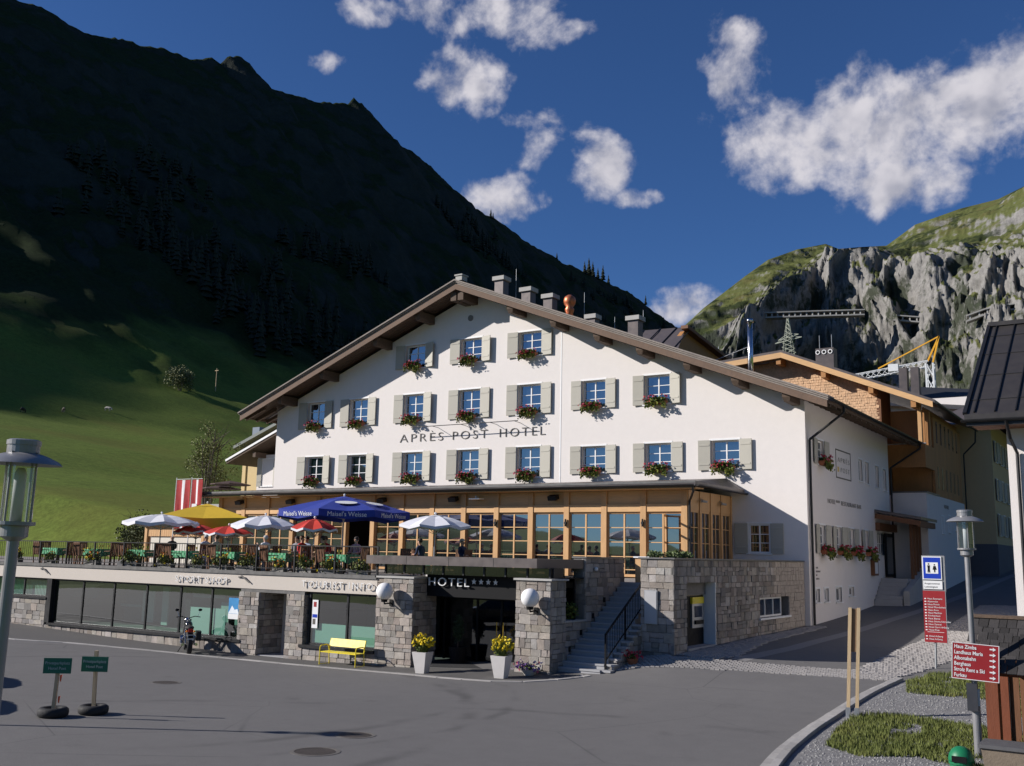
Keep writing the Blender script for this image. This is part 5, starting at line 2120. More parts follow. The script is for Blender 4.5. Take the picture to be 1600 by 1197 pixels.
# cellar window
make_window(rw, (RX - .05, (WN[0] + WN[1]) / 2 - .25), WN[2], WN[3], WN[1] - WN[0] - .5, 'S', .12, 0, False, 1, 3, wr)
MB().box(RX - .4, WN[0] - .1, WN[2] - .07, RX + .06, WN[1] + .1, WN[2]).build('window_sill', M['white_paint'], rw)
nb = thing('notice_board', 'plain white notice board on the stone wall beside the stairs', 'notice board', (-14.3, 30.38, 1.5))
MB().box(-14.52, 30.33, 1.55, -14.12, 30.385, 2.55).build('panel', mat('shaded_white', (.42, .42, .43), .6, .05, 4), nb)  # white board greyed, the shade on it is put into the colour
MB().box(-14.55, 30.345, 1.52, -14.09, 30.387, 2.58).build('frame', M['galv'], nb)
cb = thing('timber_cabinet', 'light timber cabinet standing at the head of the stairs', 'cabinet', (-15.7, 32.9, TZ))
MB().box(-16.05, 32.75, TZ, -15.55, 33.2, TZ + .85).build('body', M['larch'], cb)
MB().box(-16.1, 32.7, TZ + .85, -15.5, 33.25, TZ + .90).build('top', M['white_paint'], cb)
MB().box(-16.0, 32.742, TZ + .08, -15.82, 32.752, TZ + .78).build('door_panel', M['larch_h'], cb)

# ------------------------------------------------------------------ window boxes
def blossom_cluster(r, mb_, p, s, mi):
    for k in range(5):
        q = Vector(p) + Vector((r.uniform(-s, s), r.uniform(-s, s), r.uniform(-s, s))) * .5
        a = Vector((r.uniform(-1, 1), r.uniform(-1, .2), r.uniform(-.2, 1))).normalized()
        b = a.cross(Vector((r.uniform(-1, 1), r.uniform(-1, 1), r.uniform(-1, 1)))).normalized()
        c = a.cross(b)
        h = s * r.uniform(.45, .75)
        mb_.cur = mi
        mb_.add([q - b * h, q + c * h, q + b * h, q - c * h], [(0, 1, 2, 3)])
    mb_.cur = 0


def flower_box_proto(seed, label, group):
    r = random.Random(seed)
    t = thing('flower_box', label, 'flower box', (0, 0, 0), 0, group)
    m_ = MB()
    m_.add([(-.45, -.13, 0), (.45, -.13, 0), (.45, .10, 0), (-.45, .10, 0), (-.50, -.17, .19), (.50, -.17, .19), (.50, .12, .19), (-.50, .12, .19)],
           [(0, 3, 2, 1), (4, 5, 6, 7), (0, 1, 5, 4), (1, 2, 6, 5), (2, 3, 7, 6), (3, 0, 4, 7)])
    m_.build('planter_box', M['terracotta'], t, local=True)
    m_ = foliage_mesh('foliage', 620, .66, .30, .27, .10, seed, .5, .9, [0, 1], base=.17)
    m_.v = [(p[0], p[1] - .10, p[2]) for p in m_.v]
    # trailing strands below the box
    for k in range(34):
        x = r.uniform(-.5, .55)
        z = .12
        for j in range(r.randint(2, 6)):
            z -= r.uniform(.03, .08)
            p = Vector((x + r.uniform(-.05, .05), -.26 + r.uniform(-.08, .03), z))
            a = Vector((r.uniform(-1, 1), -.5, r.uniform(-1, 1))).normalized()
            b = a.cross(Vector((r.uniform(-1, 1), 1, r.uniform(-1, 1)))).normalized()
            c = a.cross(b)
            m_.cur = r.choice((0, 1))
            m_.add([p - b * .065, p + c * .045, p + b * .065, p - c * .045], [(0, 1, 2, 3)])
    m_.build('foliage', [M['leaf'], M['leaf_l']], t, local=True, fix=False)
    m_ = MB()
    for k in range(26):
        p = (r.uniform(-.6, .55), r.uniform(-.40, .0), .16 + r.uniform(.0, .30))
        blossom_cluster(r, m_, p, .065, 0 if r.random() < .62 else 1)
    m_.build('blossoms', [M['red_fl'], M['pink_fl']], t, local=True, fix=False)
    return t


GB = 'geranium boxes at the facade windows'
protos = [flower_box_proto(100 + i, 'red geranium box hung below a shuttered facade window of the hotel', GB) for i in range(4)]
used = [False] * 4
for i, (cx, z0, z1, tw, ow) in enumerate(WROWS):
    k = i % 4
    o = protos[k] if not used[k] else copy_tree(protos[k])
    used[k] = True
    rowi = [j for j, w_ in enumerate(WROWS) if abs(w_[1] - z0) < .4]
    order = sorted(rowi, key=lambda j: -WROWS[j][0]).index(i)
    flo = 'lower row' if z0 < 9 else ('middle row' if z0 < 12 else 'top row')
    nth = ('first', 'second', 'third', 'fourth', 'fifth', 'sixth', 'seventh', 'eighth')[order]
    place(o, (cx + wr.uniform(-.06, .06), FY - .10, z0 - .02), wr.uniform(-.03, .03), 'red geranium box, %s facade window of the %s from the street corner' % (nth, flo))
sides = [(w, 'red geranium box at the upper street side window next to the framed sign' if i == 0 else 'red geranium box at the %s lower street side window from the corner' % ('first', 'second', 'third', 'fourth')[i - 1]) for i, w in enumerate([w for w in SIDEW if w[4] == 1])]
for i, (w, lab) in enumerate(sides):
    o = copy_tree(protos[i % 4])
    place(o, (HX1 + .14, (w[0] + w[1]) / 2, w[2] - .05), pi / 2, lab)
    o['group'] = 'geranium boxes on the street side'

# ------------------------------------------------------------------ terrace railing and its plants
tr = thing('terrace_railing', 'dark steel railing along the terrace edge above the shop signs', 'railing', (-42, 27.75, TZ))
RYY = 27.78
m_ = MB()
m_.bar((-62, RYY, 3.79), (-23.6, RYY, 3.79), .05, .04)
m_.build('handrail', M['dark_metal'], tr)
m_ = MB()
m_.bar((-62, RYY, 2.93), (-23.6, RYY, 2.93), .03, .03)
m_.build('bottom_rail', M['dark_metal'], tr)
x = -62.0
bal = MB().tube((0, 0, 0), (0, 0, .86), .009, .009, 5).build('baluster', M['dark_metal'], None, local=True)
bme = bal.data
bpy.data.objects.remove(bal)
while x < -23.6:
    MB().box(x - .03, RYY - .03, 2.75, x + .03, RYY + .03, 3.80).build('post', M['dark_metal'], tr)
    for k in range(1, 13):
        if x + k * .155 < -23.6 and x > -56:
            inst(None, 'baluster', tr, (x + k * .155, RYY, 2.93), mesh=bme)
    x += 2.02
BG = 'yellow flowering plants along the terrace edge'
bushes = []
for i in range(3):
    r = random.Random(200 + i)
    t = thing('flowering_plant', 'bushy plant with small yellow and orange flowers at the terrace edge', 'plant', (0, 0, 0), 0, BG)
    m_ = foliage_mesh('foliage', 520, .52, .26, .34, .075, 210 + i, .45, .25, [0, 1], base=.22)
    m_.build('foliage', [mat('shrub_leaf', (.12, .145, .04), .7, .35, 9), M['leaf_l']], t, local=True, fix=False)
    m_ = MB()
    for k in range(16):
        blossom_cluster(r, m_, (r.uniform(-.46, .46), r.uniform(-.26, .1), .22 + r.uniform(-.15, .32)), .05, r.choice((0, 0, 1)))
    m_.build('blossoms', [M['yel_fl'], M['orange_fl']], t, local=True, fix=False)
    MB().box(-.40, -.10, -.06, .40, .10, .14).build('trough', M['sheet_grey'], t, local=True)
    bushes.append(t)
EDGE_X = (-46.0, -43.3, -40.1, -37.6, -35.2, -33.3, -31.9, -30.4, -28.6, -27.3, -26.0, -24.6, -48.2, -50.4)
for i, x in enumerate(EDGE_X):
    o = bushes[i] if i < 3 else copy_tree(bushes[i % 3])
    place(o, (x, 27.78 + .18, TZ + .07), wr.uniform(-.2, .2) + (pi if i % 2 else 0), 'yellow flowering plant on the terrace edge, %s from the entrance pier' % ('first second third fourth fifth sixth seventh eighth ninth tenth eleventh twelfth thirteenth fourteenth'.split()[sorted(EDGE_X, reverse=True).index(x)]), scale=wr.uniform(.95, 1.35))

# ------------------------------------------------------------------ parasols
def fabric(name, col):
    return mat(name, col, .8, .07, 3.0, .08, 30)


M['fab_white'] = fabric('white_canvas', (.72, .72, .76))
M['fab_yellow'] = fabric('yellow_canvas', (.72, .47, .03))
M['fab_red'] = fabric('red_canvas', (.62, .05, .03))
M['fab_blue'] = fabric('blue_canvas', (.022, .045, .30))
M['fab_blue_in'] = fabric('blue_lining', (.10, .13, .24))


def parasol(label, x, y, zrim, ztop, R, n, m, val=.16, rot=0.0, tilt=(0, 0), bulge=.10, panels=None, pole='galv', group=None, base_r=.3, valmat=None):
    t = thing('parasol', label, 'parasol', (x, y, TZ), 0, group)
    mb_ = MB()
    c = Vector((x, y, ztop))
    rim = []
    rings = 4
    V = [[c] * n]
    for k in range(1, rings + 1):
        f = k / rings
        ring = []
        for i in range(n):
            a = rot + 2 * pi * i / n
            rr = R * f
            z = ztop + (zrim - ztop) * f + bulge * sin(pi * f) * (ztop - zrim + .3)
            px_, py_ = x + cos(a) * rr, y + sin(a) * rr
            z += tilt[0] * (px_ - x) + tilt[1] * (py_ - y)
            ring.append(Vector((px_, py_, z)))
        V.append(ring)
    for i in range(n):
        j = (i + 1) % n
        mi = panels[i % len(panels)] if panels else 0
        mb_.cur = mi
        mb_.add([V[0][0], V[1][i], V[1][j]], [(0, 1, 2)])
        for k in range(1, rings):
            # slight sag of cloth between the ribs
            mid0 = (V[k][i] + V[k][j]) / 2 + Vector((0, 0, -.02 * k))
            mid1 = (V[k + 1][i] + V[k + 1][j]) / 2 + Vector((0, 0, -.02 * (k + 1)))
            mb_.add([V[k][i], V[k + 1][i], mid1, mid0], [(0, 1, 2, 3)])
            mb_.add([mid0, mid1, V[k + 1][j], V[k][j]], [(0, 1, 2, 3)])
    mats_ = m if isinstance(m, list) else [m]
    cn = mb_.build('canopy', mats_, t, fix=False)
    sub = MB()
    for i in range(n):
        j = (i + 1) % n
        a, b = V[rings][i], V[rings][j]
        sub.cur = panels[i % len(panels)] if panels else 0
        mid = (a + b) / 2 + Vector((0, 0, -.08))
        sub.add([a, mid, mid - Vector((0, 0, val)), a - Vector((0, 0, val * .85))], [(0, 1, 2, 3)])
        sub.add([mid, b, b - Vector((0, 0, val * .85)), mid - Vector((0, 0, val))], [(0, 1, 2, 3)])
    sub.build('valance', mats_ if valmat is None else [valmat] * len(mats_), cn, fix=False)
    MB().tube((x, y, TZ), (x, y, ztop + .06), .026 if R < 2 else .04, None, 10).build('pole', M[pole], t)
    MB().sphere((x, y, ztop + .06), .05, 10, 6).build('finial', M['white_paint'], t)
    rb = MB()
    for i in range(n):
        rb.bar(Vector((x, y, ztop - .05)), V[rings][i] - Vector((0, 0, .03)), .02, .02)
    for i in range(n):
        rb.bar(Vector((x, y, zrim - .35)), (V[2][i] + V[rings][i]) / 2 - Vector((0, 0, .03)), .015, .015)
    rb.build('rib_frame', M['galv'], t)
    MB().lathe((x, y, TZ), [(base_r, 0), (base_r, .06), (.06, .09), (.05, .3), (.0001, .3)], 14).build('base', M['concrete'], t)
    return t, V


PG = 'cafe parasols on the terrace'
parasol('white round parasol beside the yellow one near the bar hut', -38.3, 30.0, 4.74, 5.10, 1.66, 8, M['fab_white'], .14, .2)
parasol('large square yellow parasol with printed valance', -40.0, 34.0, 5.10, 5.80, 2.85, 4, M['fab_yellow'], .42, 0, bulge=.02, base_r=.5)
parasol('red parasol with white edging leaning under the yellow parasol', -38.3, 32.0, 4.38, 4.72, 1.05, 8, [M['fab_red'], fabric('red_canvas_dark', (.50, .035, .025))], .09, .3, (.05, 0), panels=[0, 1], valmat=M['fab_white'])
parasol('red parasol with white edging between the yellow and white parasols', -34.4, 30.5, 4.30, 4.60, 1.08, 8, [M['fab_red'], MATS['red_canvas_dark']], .09, .3, panels=[0, 1], valmat=M['fab_white'])
parasol('red parasol in front of the blue parasol', -28.2, 29.3, 4.48, 4.84, .95, 8, [M['fab_red'], MATS['red_canvas_dark']], .09, .3, panels=[0, 1], valmat=M['fab_white'])
parasol('white round parasol to the side of the big blue parasol', -32.2, 30.5, 4.64, 5.04, 1.42, 8, M['fab_white'], .14, .2)
parasol('white round parasol standing over the hotel entrance canopy', -23.6, 31.0, 4.66, 5.05, 1.45, 8, M['fab_white'], .10, .25)
bl, BV = parasol('very large dark blue parasol with white brewery lettering', -31.0, 34.0, 5.36, 6.04, 3.05, 8, M['fab_blue'], .34, pi / 8, bulge=.03, base_r=.5, pole='white_paint')
# lettering on the valance panels that face the plaza
rimv = BV[-1]
for i in range(8):
    a, b = rimv[i], rimv[(i + 1) % 8]
    mid = (a + b) / 2
    out = Vector((mid.x + 31.0, mid.y - 34.0, 0)).normalized()
    if out.dot(Vector((.62, -.78, 0))) > .1:
        d = (b - a)
        ang = atan2(d.y, d.x)
        L = d.length * .70
        org = a + d * .15 + out * .05 - Vector((0, 0, .30))
        letters("Maisel's Weisse", .27, .004, M['white_letter'], bl, org, L, ang, sep=False, name='valance_lettering')
# oval badges on two roof panels
for i in (6, 7, 0):
    a, b = BV[3][i], BV[3][(i + 1) % 8]
    c0 = (BV[2][i] + BV[2][(i + 1) % 8] + a + b) / 4
    nrm = (b - a).cross(BV[2][i] - a).normalized()
    if nrm.z < 0:
        nrm = -nrm
    u = (b - a).normalized()
    w_ = nrm.cross(u)
    m_ = MB()
    m_.poly([c0 + nrm * .05 + u * (cos(2 * pi * k / 20) * .48) + w_ * (sin(2 * pi * k / 20) * .30) for k in range(20)])
    m_.build('printed_badge', M['white_letter'], bl, fix=False)

# ------------------------------------------------------------------ tables, chairs, guests
def chair_proto():
    t = thing('terrace_chair', 'brown slatted wooden terrace chair with tall back', 'chair', (0, 0, 0), 0, 'wooden chairs on the terrace')
    w = M['brown_wood']
    for sx in (-1, 1):
        MB().bar((sx * .22, -.20, 0), (sx * .22, -.20, .44), .04, .04, (0, 1, 0)).build('leg', w, t, local=True)
        MB().bar((sx * .22, .22, 0), (sx * .22, .30, 1.02), .04, .04, (0, 1, 0)).build('leg', w, t, local=True)
        MB().bar((sx * .25, -.22, .64), (sx * .25, .27, .66), .05, .03).build('armrest', w, t, local=True)
    MB().box(-.23, -.23, .42, .23, .22, .46).build('seat', w, t, local=True)
    for k in range(6):
        x = -.185 + k * .074
        MB().bar((x, .235, .46), (x, .305, 1.0), .058, .02, (0, 1, 0)).build('back_slat', w, t, local=True)
    MB().bar((-.24, .305, 1.0), (.24, .305, 1.0), .03, .06).build('top_rail', w, t, local=True)
    return t


def table_proto():
    t = thing('terrace_table', 'terrace table with bright green checked cloth', 'table', (0, 0, 0), 0, 'tables with green cloths')
    for sx in (-1, 1):
        for sy in (-1, 1):
            MB().bar((sx * .42, sy * .32, 0), (sx * .42, sy * .32, .72), .05, .05, (0, 1, 0)).build('leg', M['dark_metal'], t, local=True)
    MB().box(-.55, -.42, .70, .55, .42, .735).build('table_top', M['brown_wood'], t, local=True)
    m_ = MB()
    m_.poly([(-.58, -.45, .742), (.58, -.45, .742), (.58, .45, .742), (-.58, .45, .742)])
    pts = []
    per = [(-.58, -.45), (.58, -.45), (.58, .45), (-.58, .45)]
    ring = []
    for k in range(4):
        a, b = Vector(per[k]), Vector(per[(k + 1) % 4])
        for j in range(8):
            ring.append(a + (b - a) * j / 8)
    n = len(ring)
    for i in range(n):
        a, b = ring[i], ring[(i + 1) % n]
        oa = .03 * sin(i * 1.9)
        ob_ = .03 * sin((i + 1) * 1.9)
        da = a.normalized() * (.03 + oa)
        db = b.normalized() * (.03 + ob_)
        la = .30 + .05 * sin(i * .8)
        lb = .30 + .05 * sin((i + 1) * .8)
        m_.add([(a.x, a.y, .742), (b.x, b.y, .742), (b.x + db.x, b.y + db.y, .742 - lb), (a.x + da.x, a.y + da.y, .742 - la)], [(0, 1, 2, 3)])
    cm = bpy.data.materials.new('checked_cloth')
    cm.use_nodes = True
    nt = NT(cm.node_tree)
    ck = nt.new('ShaderNodeTexChecker')
    ck.inputs['Scale'].default_value = 9.0
    ck.inputs['Color1'].default_value = (.02, .25, .10, 1)
    ck.inputs['Color2'].default_value = (.16, .42, .24, 1)
    nt.l.new(nt.new('ShaderNodeTexCoord').outputs['Object'], ck.inputs['Vector'])
    nt.l.new(ck.outputs['Color'], nt.n['Principled BSDF'].inputs['Base Color'])
    nt.n['Principled BSDF'].inputs['Roughness'].default_value = .85
    m_.build('tablecloth', cm, t, local=True, fix=False)
    return t


chair0, table0 = chair_proto(), table_proto()
cu_, tu_ = [False], [False]


def put_chair(x, y, a, lab=None):
    o = chair0 if not cu_[0] else copy_tree(chair0)
    cu_[0] = True
    place(o, (x, y, TZ), a, lab)


def put_table(x, y, a=0, lab=None):
    o = table0 if not tu_[0] else copy_tree(table0)
    tu_[0] = True
    place(o, (x, y, TZ), a, lab)


TABLES = [(-38.1, 29.0), (-35.2, 29.0), (-32.4, 29.0), (-29.6, 29.1), (-26.5, 29.0), (-41.3, 29.1), (-44.6, 29.2), (-33.8, 31.6), (-36.9, 31.7), (-30.6, 31.9), (-26.9, 32.4), (-23.9, 31.9)]
TDESC = ['below the first white parasol', 'beside the bald guest', 'below the second red parasol', 'with guests in red tops', 'next to the entrance canopy',
         'in front of the bar hut', 'farthest from the entrance', 'behind the second red parasol', 'under the yellow parasol',
         'behind the second white parasol', 'near the open pavilion door', 'beside the parasol over the canopy']
for (x, y), td in zip(TABLES, TDESC):
    put_table(x, y, wr.uniform(-.1, .1), 'green-clothed table ' + td)
    put_chair(x - .95, y + wr.uniform(-.1, .1), pi / 2 + wr.uniform(-.2, .2), 'chair on the hut side of the table ' + td)
    put_chair(x + .95, y + wr.uniform(-.1, .1), -pi / 2 + wr.uniform(-.2, .2), 'chair on the entrance side of the table ' + td)
    put_chair(x + wr.uniform(-.2, .2), y + .85, wr.uniform(-.15, .15), 'chair on the pavilion side of the table ' + td)
    if y < 30:
        put_chair(x + wr.uniform(-.2, .2), y - .82, pi + wr.uniform(-.15, .15), 'chair on the railing side of the table ' + td)


def skin_figure(name, joints, edges, root, sub=1):
    """continuous body grown over a skeleton of joints (x,y,z,rx,ry)"""
    me = bpy.data.meshes.new(name)
    me.from_pydata([j[:3] for j in joints], edges, [])
    ob = bpy.data.objects.new(name, me)
    COL.objects.link(ob)
    sk = ob.modifiers.new('skin', 'SKIN')
    sk.use_smooth_shade = True
    sk.branch_smoothing = .4
    for i, j in enumerate(joints):
        v = me.skin_vertices[0].data[i]
        v.radius = (j[3], j[4])
        v.use_root = (i == root)
    s = ob.modifiers.new('sub', 'SUBSURF')
    s.levels = sub
    s.render_levels = sub
    dg = bpy.context.evaluated_depsgraph_get()
    out = bpy.data.meshes.new_from_object(ob.evaluated_get(dg))
    bpy.data.objects.remove(ob)
    out.polygons.foreach_set('use_smooth', [True] * len(out.polygons))
    return out


def person_mesh(lean=0.0, arm=0):
    """seated figure facing -y; seat at z=.45"""
    J = [(0, 0, .54, .16, .13),            # 0 pelvis
         (0, .0 - lean * .25, .74, .15, .115),     # 1 waist
         (0, -lean * .6, .98, .17, .12),   # 2 chest
         (0, -lean * .8, 1.10, .10, .085), # 3 upper chest
         (0, -lean * .9, 1.17, .052, .055),  # 4 neck
         (0, -lean * 1.0 - .015, 1.26, .078, .090),  # 5 head low
         (0, -lean * 1.0 - .01, 1.345, .082, .096)]  # 6 head top
    E_ = [(0, 1), (1, 2), (2, 3), (3, 4), (4, 5), (5, 6)]
    for s in (-1, 1):
        b = len(J)
        J += [(s * .185, -lean * .75, 1.08, .062, .062), (s * .24, -.04 - lean * .5, .84, .048, .05), (s * .17, -.27 - lean * .3, .79 if arm == 0 else .98, .037, .037),
              (s * .13, -.33 - lean * .3, .80 if arm == 0 else 1.08, .032, .02), (s * .12, -.39 - lean * .3, .80 if arm == 0 else 1.13, .028, .015)]
        E_ += [(3, b), (b, b + 1), (b + 1, b + 2), (b + 2, b + 3), (b + 3, b + 4)]
        b = len(J)
        J += [(s * .10, -.10, .52, .098, .09), (s * .12, -.44, .50, .072, .072), (s * .12, -.46, .30, .058, .062), (s * .12, -.44, .09, .042, .045), (s * .13, -.56, .045, .045, .035)]
        E_ += [(0, b), (b, b + 1), (b + 1, b + 2), (b + 2, b + 3), (b + 3, b + 4)]
    return skin_figure('body', J, E_, 0, 1)


def hair_mesh(lean, long_=0):
    m_ = MB()
    c = (0, -lean * 1.0 + .012, 1.345)
    m_.sphere(c, .108, 12, 8, (.90, 1.02, .92))
    keep = []
    for f in m_.f:
        cz = sum(m_.v[i][2] for i in f) / len(f)
        cy = sum(m_.v[i][1] for i in f) / len(f)
        if cz > c[2] + .015 - (.10 + long_ * .12) * (cy > c[1] - .01):
            keep.append(f)
    m_.f = keep
    m_.mi = [0] * len(keep)
    return m_


def cloth(name, c):
    return mat(name, c, .85, .12, 8.0)


BODY = [person_mesh(0.0), person_mesh(.16), person_mesh(.05, 1)]
HAIRM = {}


def person(x, y, rz, shirt, trousers, hair, label, pose=0, bald=False, long_=0):
    t = thing('person', label, 'person', (x, y, TZ), rz, 'guests sitting on the terrace')
    me = BODY[pose].copy()
    me.materials.clear()
    for m in (M['skin'], shirt, trousers, M['black']):
        me.materials.append(m)
    lean = (0, .16, .05)[pose]
    for p in me.polygons:
        c = p.center
        if c.z > 1.16:
            p.material_index = 0
        elif c.z < .085:
            p.material_index = 3
        elif c.z < .60:
            p.material_index = 2
        elif c.y < -.20 - lean * .3:
            p.material_index = 0
        else:
            p.material_index = 1
    ob = bpy.data.objects.new('body', me)
    COL.objects.link(ob)
    ob.parent = t
    h = hair_mesh(lean, long_)
    if not bald:
        h.build('hair', hair, t, local=True, smooth=True)
    # facial features: nose, ears
    f = MB()
    hy = -lean * 1.0
    f.add([(-.014, hy - .098, 1.275), (.014, hy - .098, 1.275), (0, hy - .125, 1.272), (0, hy - .098, 1.315)], [(0, 1, 2), (0, 2, 3), (2, 1, 3)])
    f.sphere((.086, hy + .01, 1.29), .026, 6, 5, (.45, .8, 1.1))
    f.sphere((-.086, hy + .01, 1.29), .026, 6, 5, (.45, .8, 1.1))
    f.build('nose_and_ears', M['skin'], t, local=True)
    e = MB()
    for s in (-1, 1):
        e.sphere((s * .033, hy - .094, 1.308), .010, 6, 5)
    e.box(-.026, hy - .101, 1.240, .026, hy - .094, 1.248)
    e.build('eyes_and_mouth', mat('dark_features', (.10, .04, .035), .6), t, local=True)
    return t


grey_h = mat('grey_hair', (.42, .41, .40), .8)
dark_h = mat('dark_hair', (.03, .02, .015), .7)
brown_h = mat('brown_hair', (.12, .06, .03), .7)
S = {k: cloth(k + '_cloth', c) for k, c in dict(black=(.02, .02, .022), white=(.66, .66, .68), lblue=(.35, .42, .55), navy=(.02, .03, .07), red=(.50, .03, .03), olive=(.22, .20, .05), denim=(.07, .10, .20), grey=(.22, .22, .24), beige=(.5, .42, .3), pink=(.55, .25, .25)).items()}
PEOPLE = [
    (-36.2, 29.0, -pi / 2, 'black', 'denim', grey_h, 'bald person in a black shirt sitting by a green table under the red parasol', 0, True, 0),
    (-34.2, 29.0, pi / 2, 'lblue', 'white', grey_h, 'person in a pale blue shirt bending over the green table', 1, False, 0),
    (-30.6, 29.1, -pi / 2, 'white', 'navy', grey_h, 'grey-haired person in a white shirt with a hand raised to the face', 2, False, 0),
    (-29.75, 29.95, 0, 'grey', 'denim', dark_h, 'dark-haired person in a grey top behind the middle green table', 0, False, 0),
    (-29.1, 29.98, .1, 'lblue', 'denim', dark_h, 'dark-haired person in a blue top behind the middle green table', 1, False, 0),
    (-28.62, 29.1, pi / 2, 'red', 'red', brown_h, 'person dressed all in red at the middle green table', 0, False, 1),
    (-28.0, 29.85, .2, 'red', 'navy', brown_h, 'brown-haired person in a red top and navy trousers by the blue parasol', 1, False, 1),
    (-27.45, 29.0, -pi / 2 + .3, 'olive', 'black', dark_h, 'person in an olive top with back to a table under the blue parasol', 0, False, 0),
    (-26.5, 29.85, 0, 'pink', 'black', dark_h, 'person in a pale pink top at the table beside the blue parasol pole', 0, False, 1),
    (-24.85, 31.9, -pi / 2, 'navy', 'navy', dark_h, 'dark-haired person in navy behind the entrance canopy', 1, False, 0),
    (-22.95, 31.9, pi / 2, 'navy', 'denim', grey_h, 'grey-haired person in a navy jacket beside the white parasol pole', 0, False, 0),
    (-33.4, 29.0, -pi / 2, 'beige', 'grey', brown_h, 'person in a beige top between two green tables', 0, False, 0),
]
for (x, y, rz, sh, tr_, ha, lab, po, ba, lo) in PEOPLE:
    person(x, y, rz, S[sh], S[tr_], ha, lab, po, ba, lo)
# glasses and plates on the tables
for i, (x, y) in enumerate(TABLES[:6]):
    for k in range(3):
        gx, gy_ = x + wr.uniform(-.4, .4), y + wr.uniform(-.3, .3)
        g_ = MB().lathe((gx, gy_, TZ + .745), [(.03, 0), (.008, .01), (.008, .07), (.035, .09), (.04, .17), (.036, .17), (.001, .1)], 10).build('drinking_glass', mat('pale_drink', (.62, .40, .10), .2), None, loc=(gx, gy_, TZ + .745))
        tag(g_, 'filled drinking glass on the table ' + TDESC[i], 'glass', 'glasses on the terrace tables')

# ------------------------------------------------------------------ bar hut, flags
hut = thing('bar_hut', 'small timber bar hut with cream roller shutter at the end of the terrace', 'hut', (-49, 40, TZ))
MB().box(-52.4, 40.0, 4.30, -46.6, 40.10, 4.98).build('board_band', M['larch_h'], hut)
for k in range(30):
    x = -52.4 + k * .195
    MB().box(x, 39.96, 4.28, x + .18, 40.0, 4.97).build('board', M['larch'], hut)
MB().box(-52.0, 40.05, TZ, -47.4, 40.12, 4.26).build('roller_shutter', mat('cream_shutter', (.62, .58, .50), .7, .05, 4), hut)
for x in (-52.4, -47.3, -46.7):
    MB().box(x, 39.9, TZ, x + .22, 40.15, 4.98).build('post', M['larch'], hut)
MB().box(-52.7, 39.6, 4.98, -45.2, 43.5, 5.10).build('roof', M['metal_roof'], hut)
MB().box(-52.4, 40.3, TZ, -45.3, 43.4, 4.9).build('hut_body', M['brown_wood'], hut)
m_ = MB().box(-46.5, 39.95, TZ, -45.3, 40.25, 4.5).build('dark_doorway_box', M['interior_d'], hut)  # solid dark box, its colour stands in for the shade of the opening


def flag(x, w, lab, crest):
    y = 38.0
    t = thing('flag', lab, 'flag', (x, y, TZ), 0, None)
    MB().tube((x - .04, y, TZ), (x - .04, y, 7.55), .03, .025, 8).build('flagpole', M['white_paint'], t)
    MB().tube((x - .04, y, 7.45), (x + w, y, 7.45), .012, .012, 6).build('crossbar', M['white_paint'], t)
    n = 12
    def P(s, z):
        return (x + s, y - .06 * sin(s * 9 + z * 1.3) * (1 - .3 * (z - 4.6)), z)
    stripes = [(0, w * .40, 'flag_red'), (w * .40, w * .60, 'flag_white'), (w * .60, w, 'flag_red')]
    for (a, b, mm) in stripes:
        m_ = MB()
        for i in range(3):
            for k in range(n):
                s0, s1 = a + (b - a) * i / 3, a + (b - a) * (i + 1) / 3
                z0, z1 = 4.7 + 2.7 * k / n, 4.7 + 2.7 * (k + 1) / n
                m_.add([P(s0, z0), P(s1, z0), P(s1, z1), P(s0, z1)], [(0, 1, 2, 3)])
        m_.build('stripe', MATS[mm], t, fix=False, smooth=True)
    if crest:
        cx = x + w / 2
        m_ = MB()
        m_.prism([(cx - .2, y - .12, 6.05), (cx - .2, y - .12, 5.8), (cx, y - .12, 5.5), (cx + .2, y - .12, 5.8), (cx + .2, y - .12, 6.05)], (0, .03, 0))
        m_.build('shield', MATS['flag_white'] if crest == 1 else MATS['flag_red'], t)


mat('flag_red', (.36, .022, .024), .8, .1, 4)
mat('flag_white', (.74, .73, .74), .8, .05, 4)
flag(-47.4, 1.15, 'red white red banner hanging from the pole nearer the bar hut', 0)
flag(-46.1, .85, 'red and white banner with a small shield nearer the pavilion', 1)

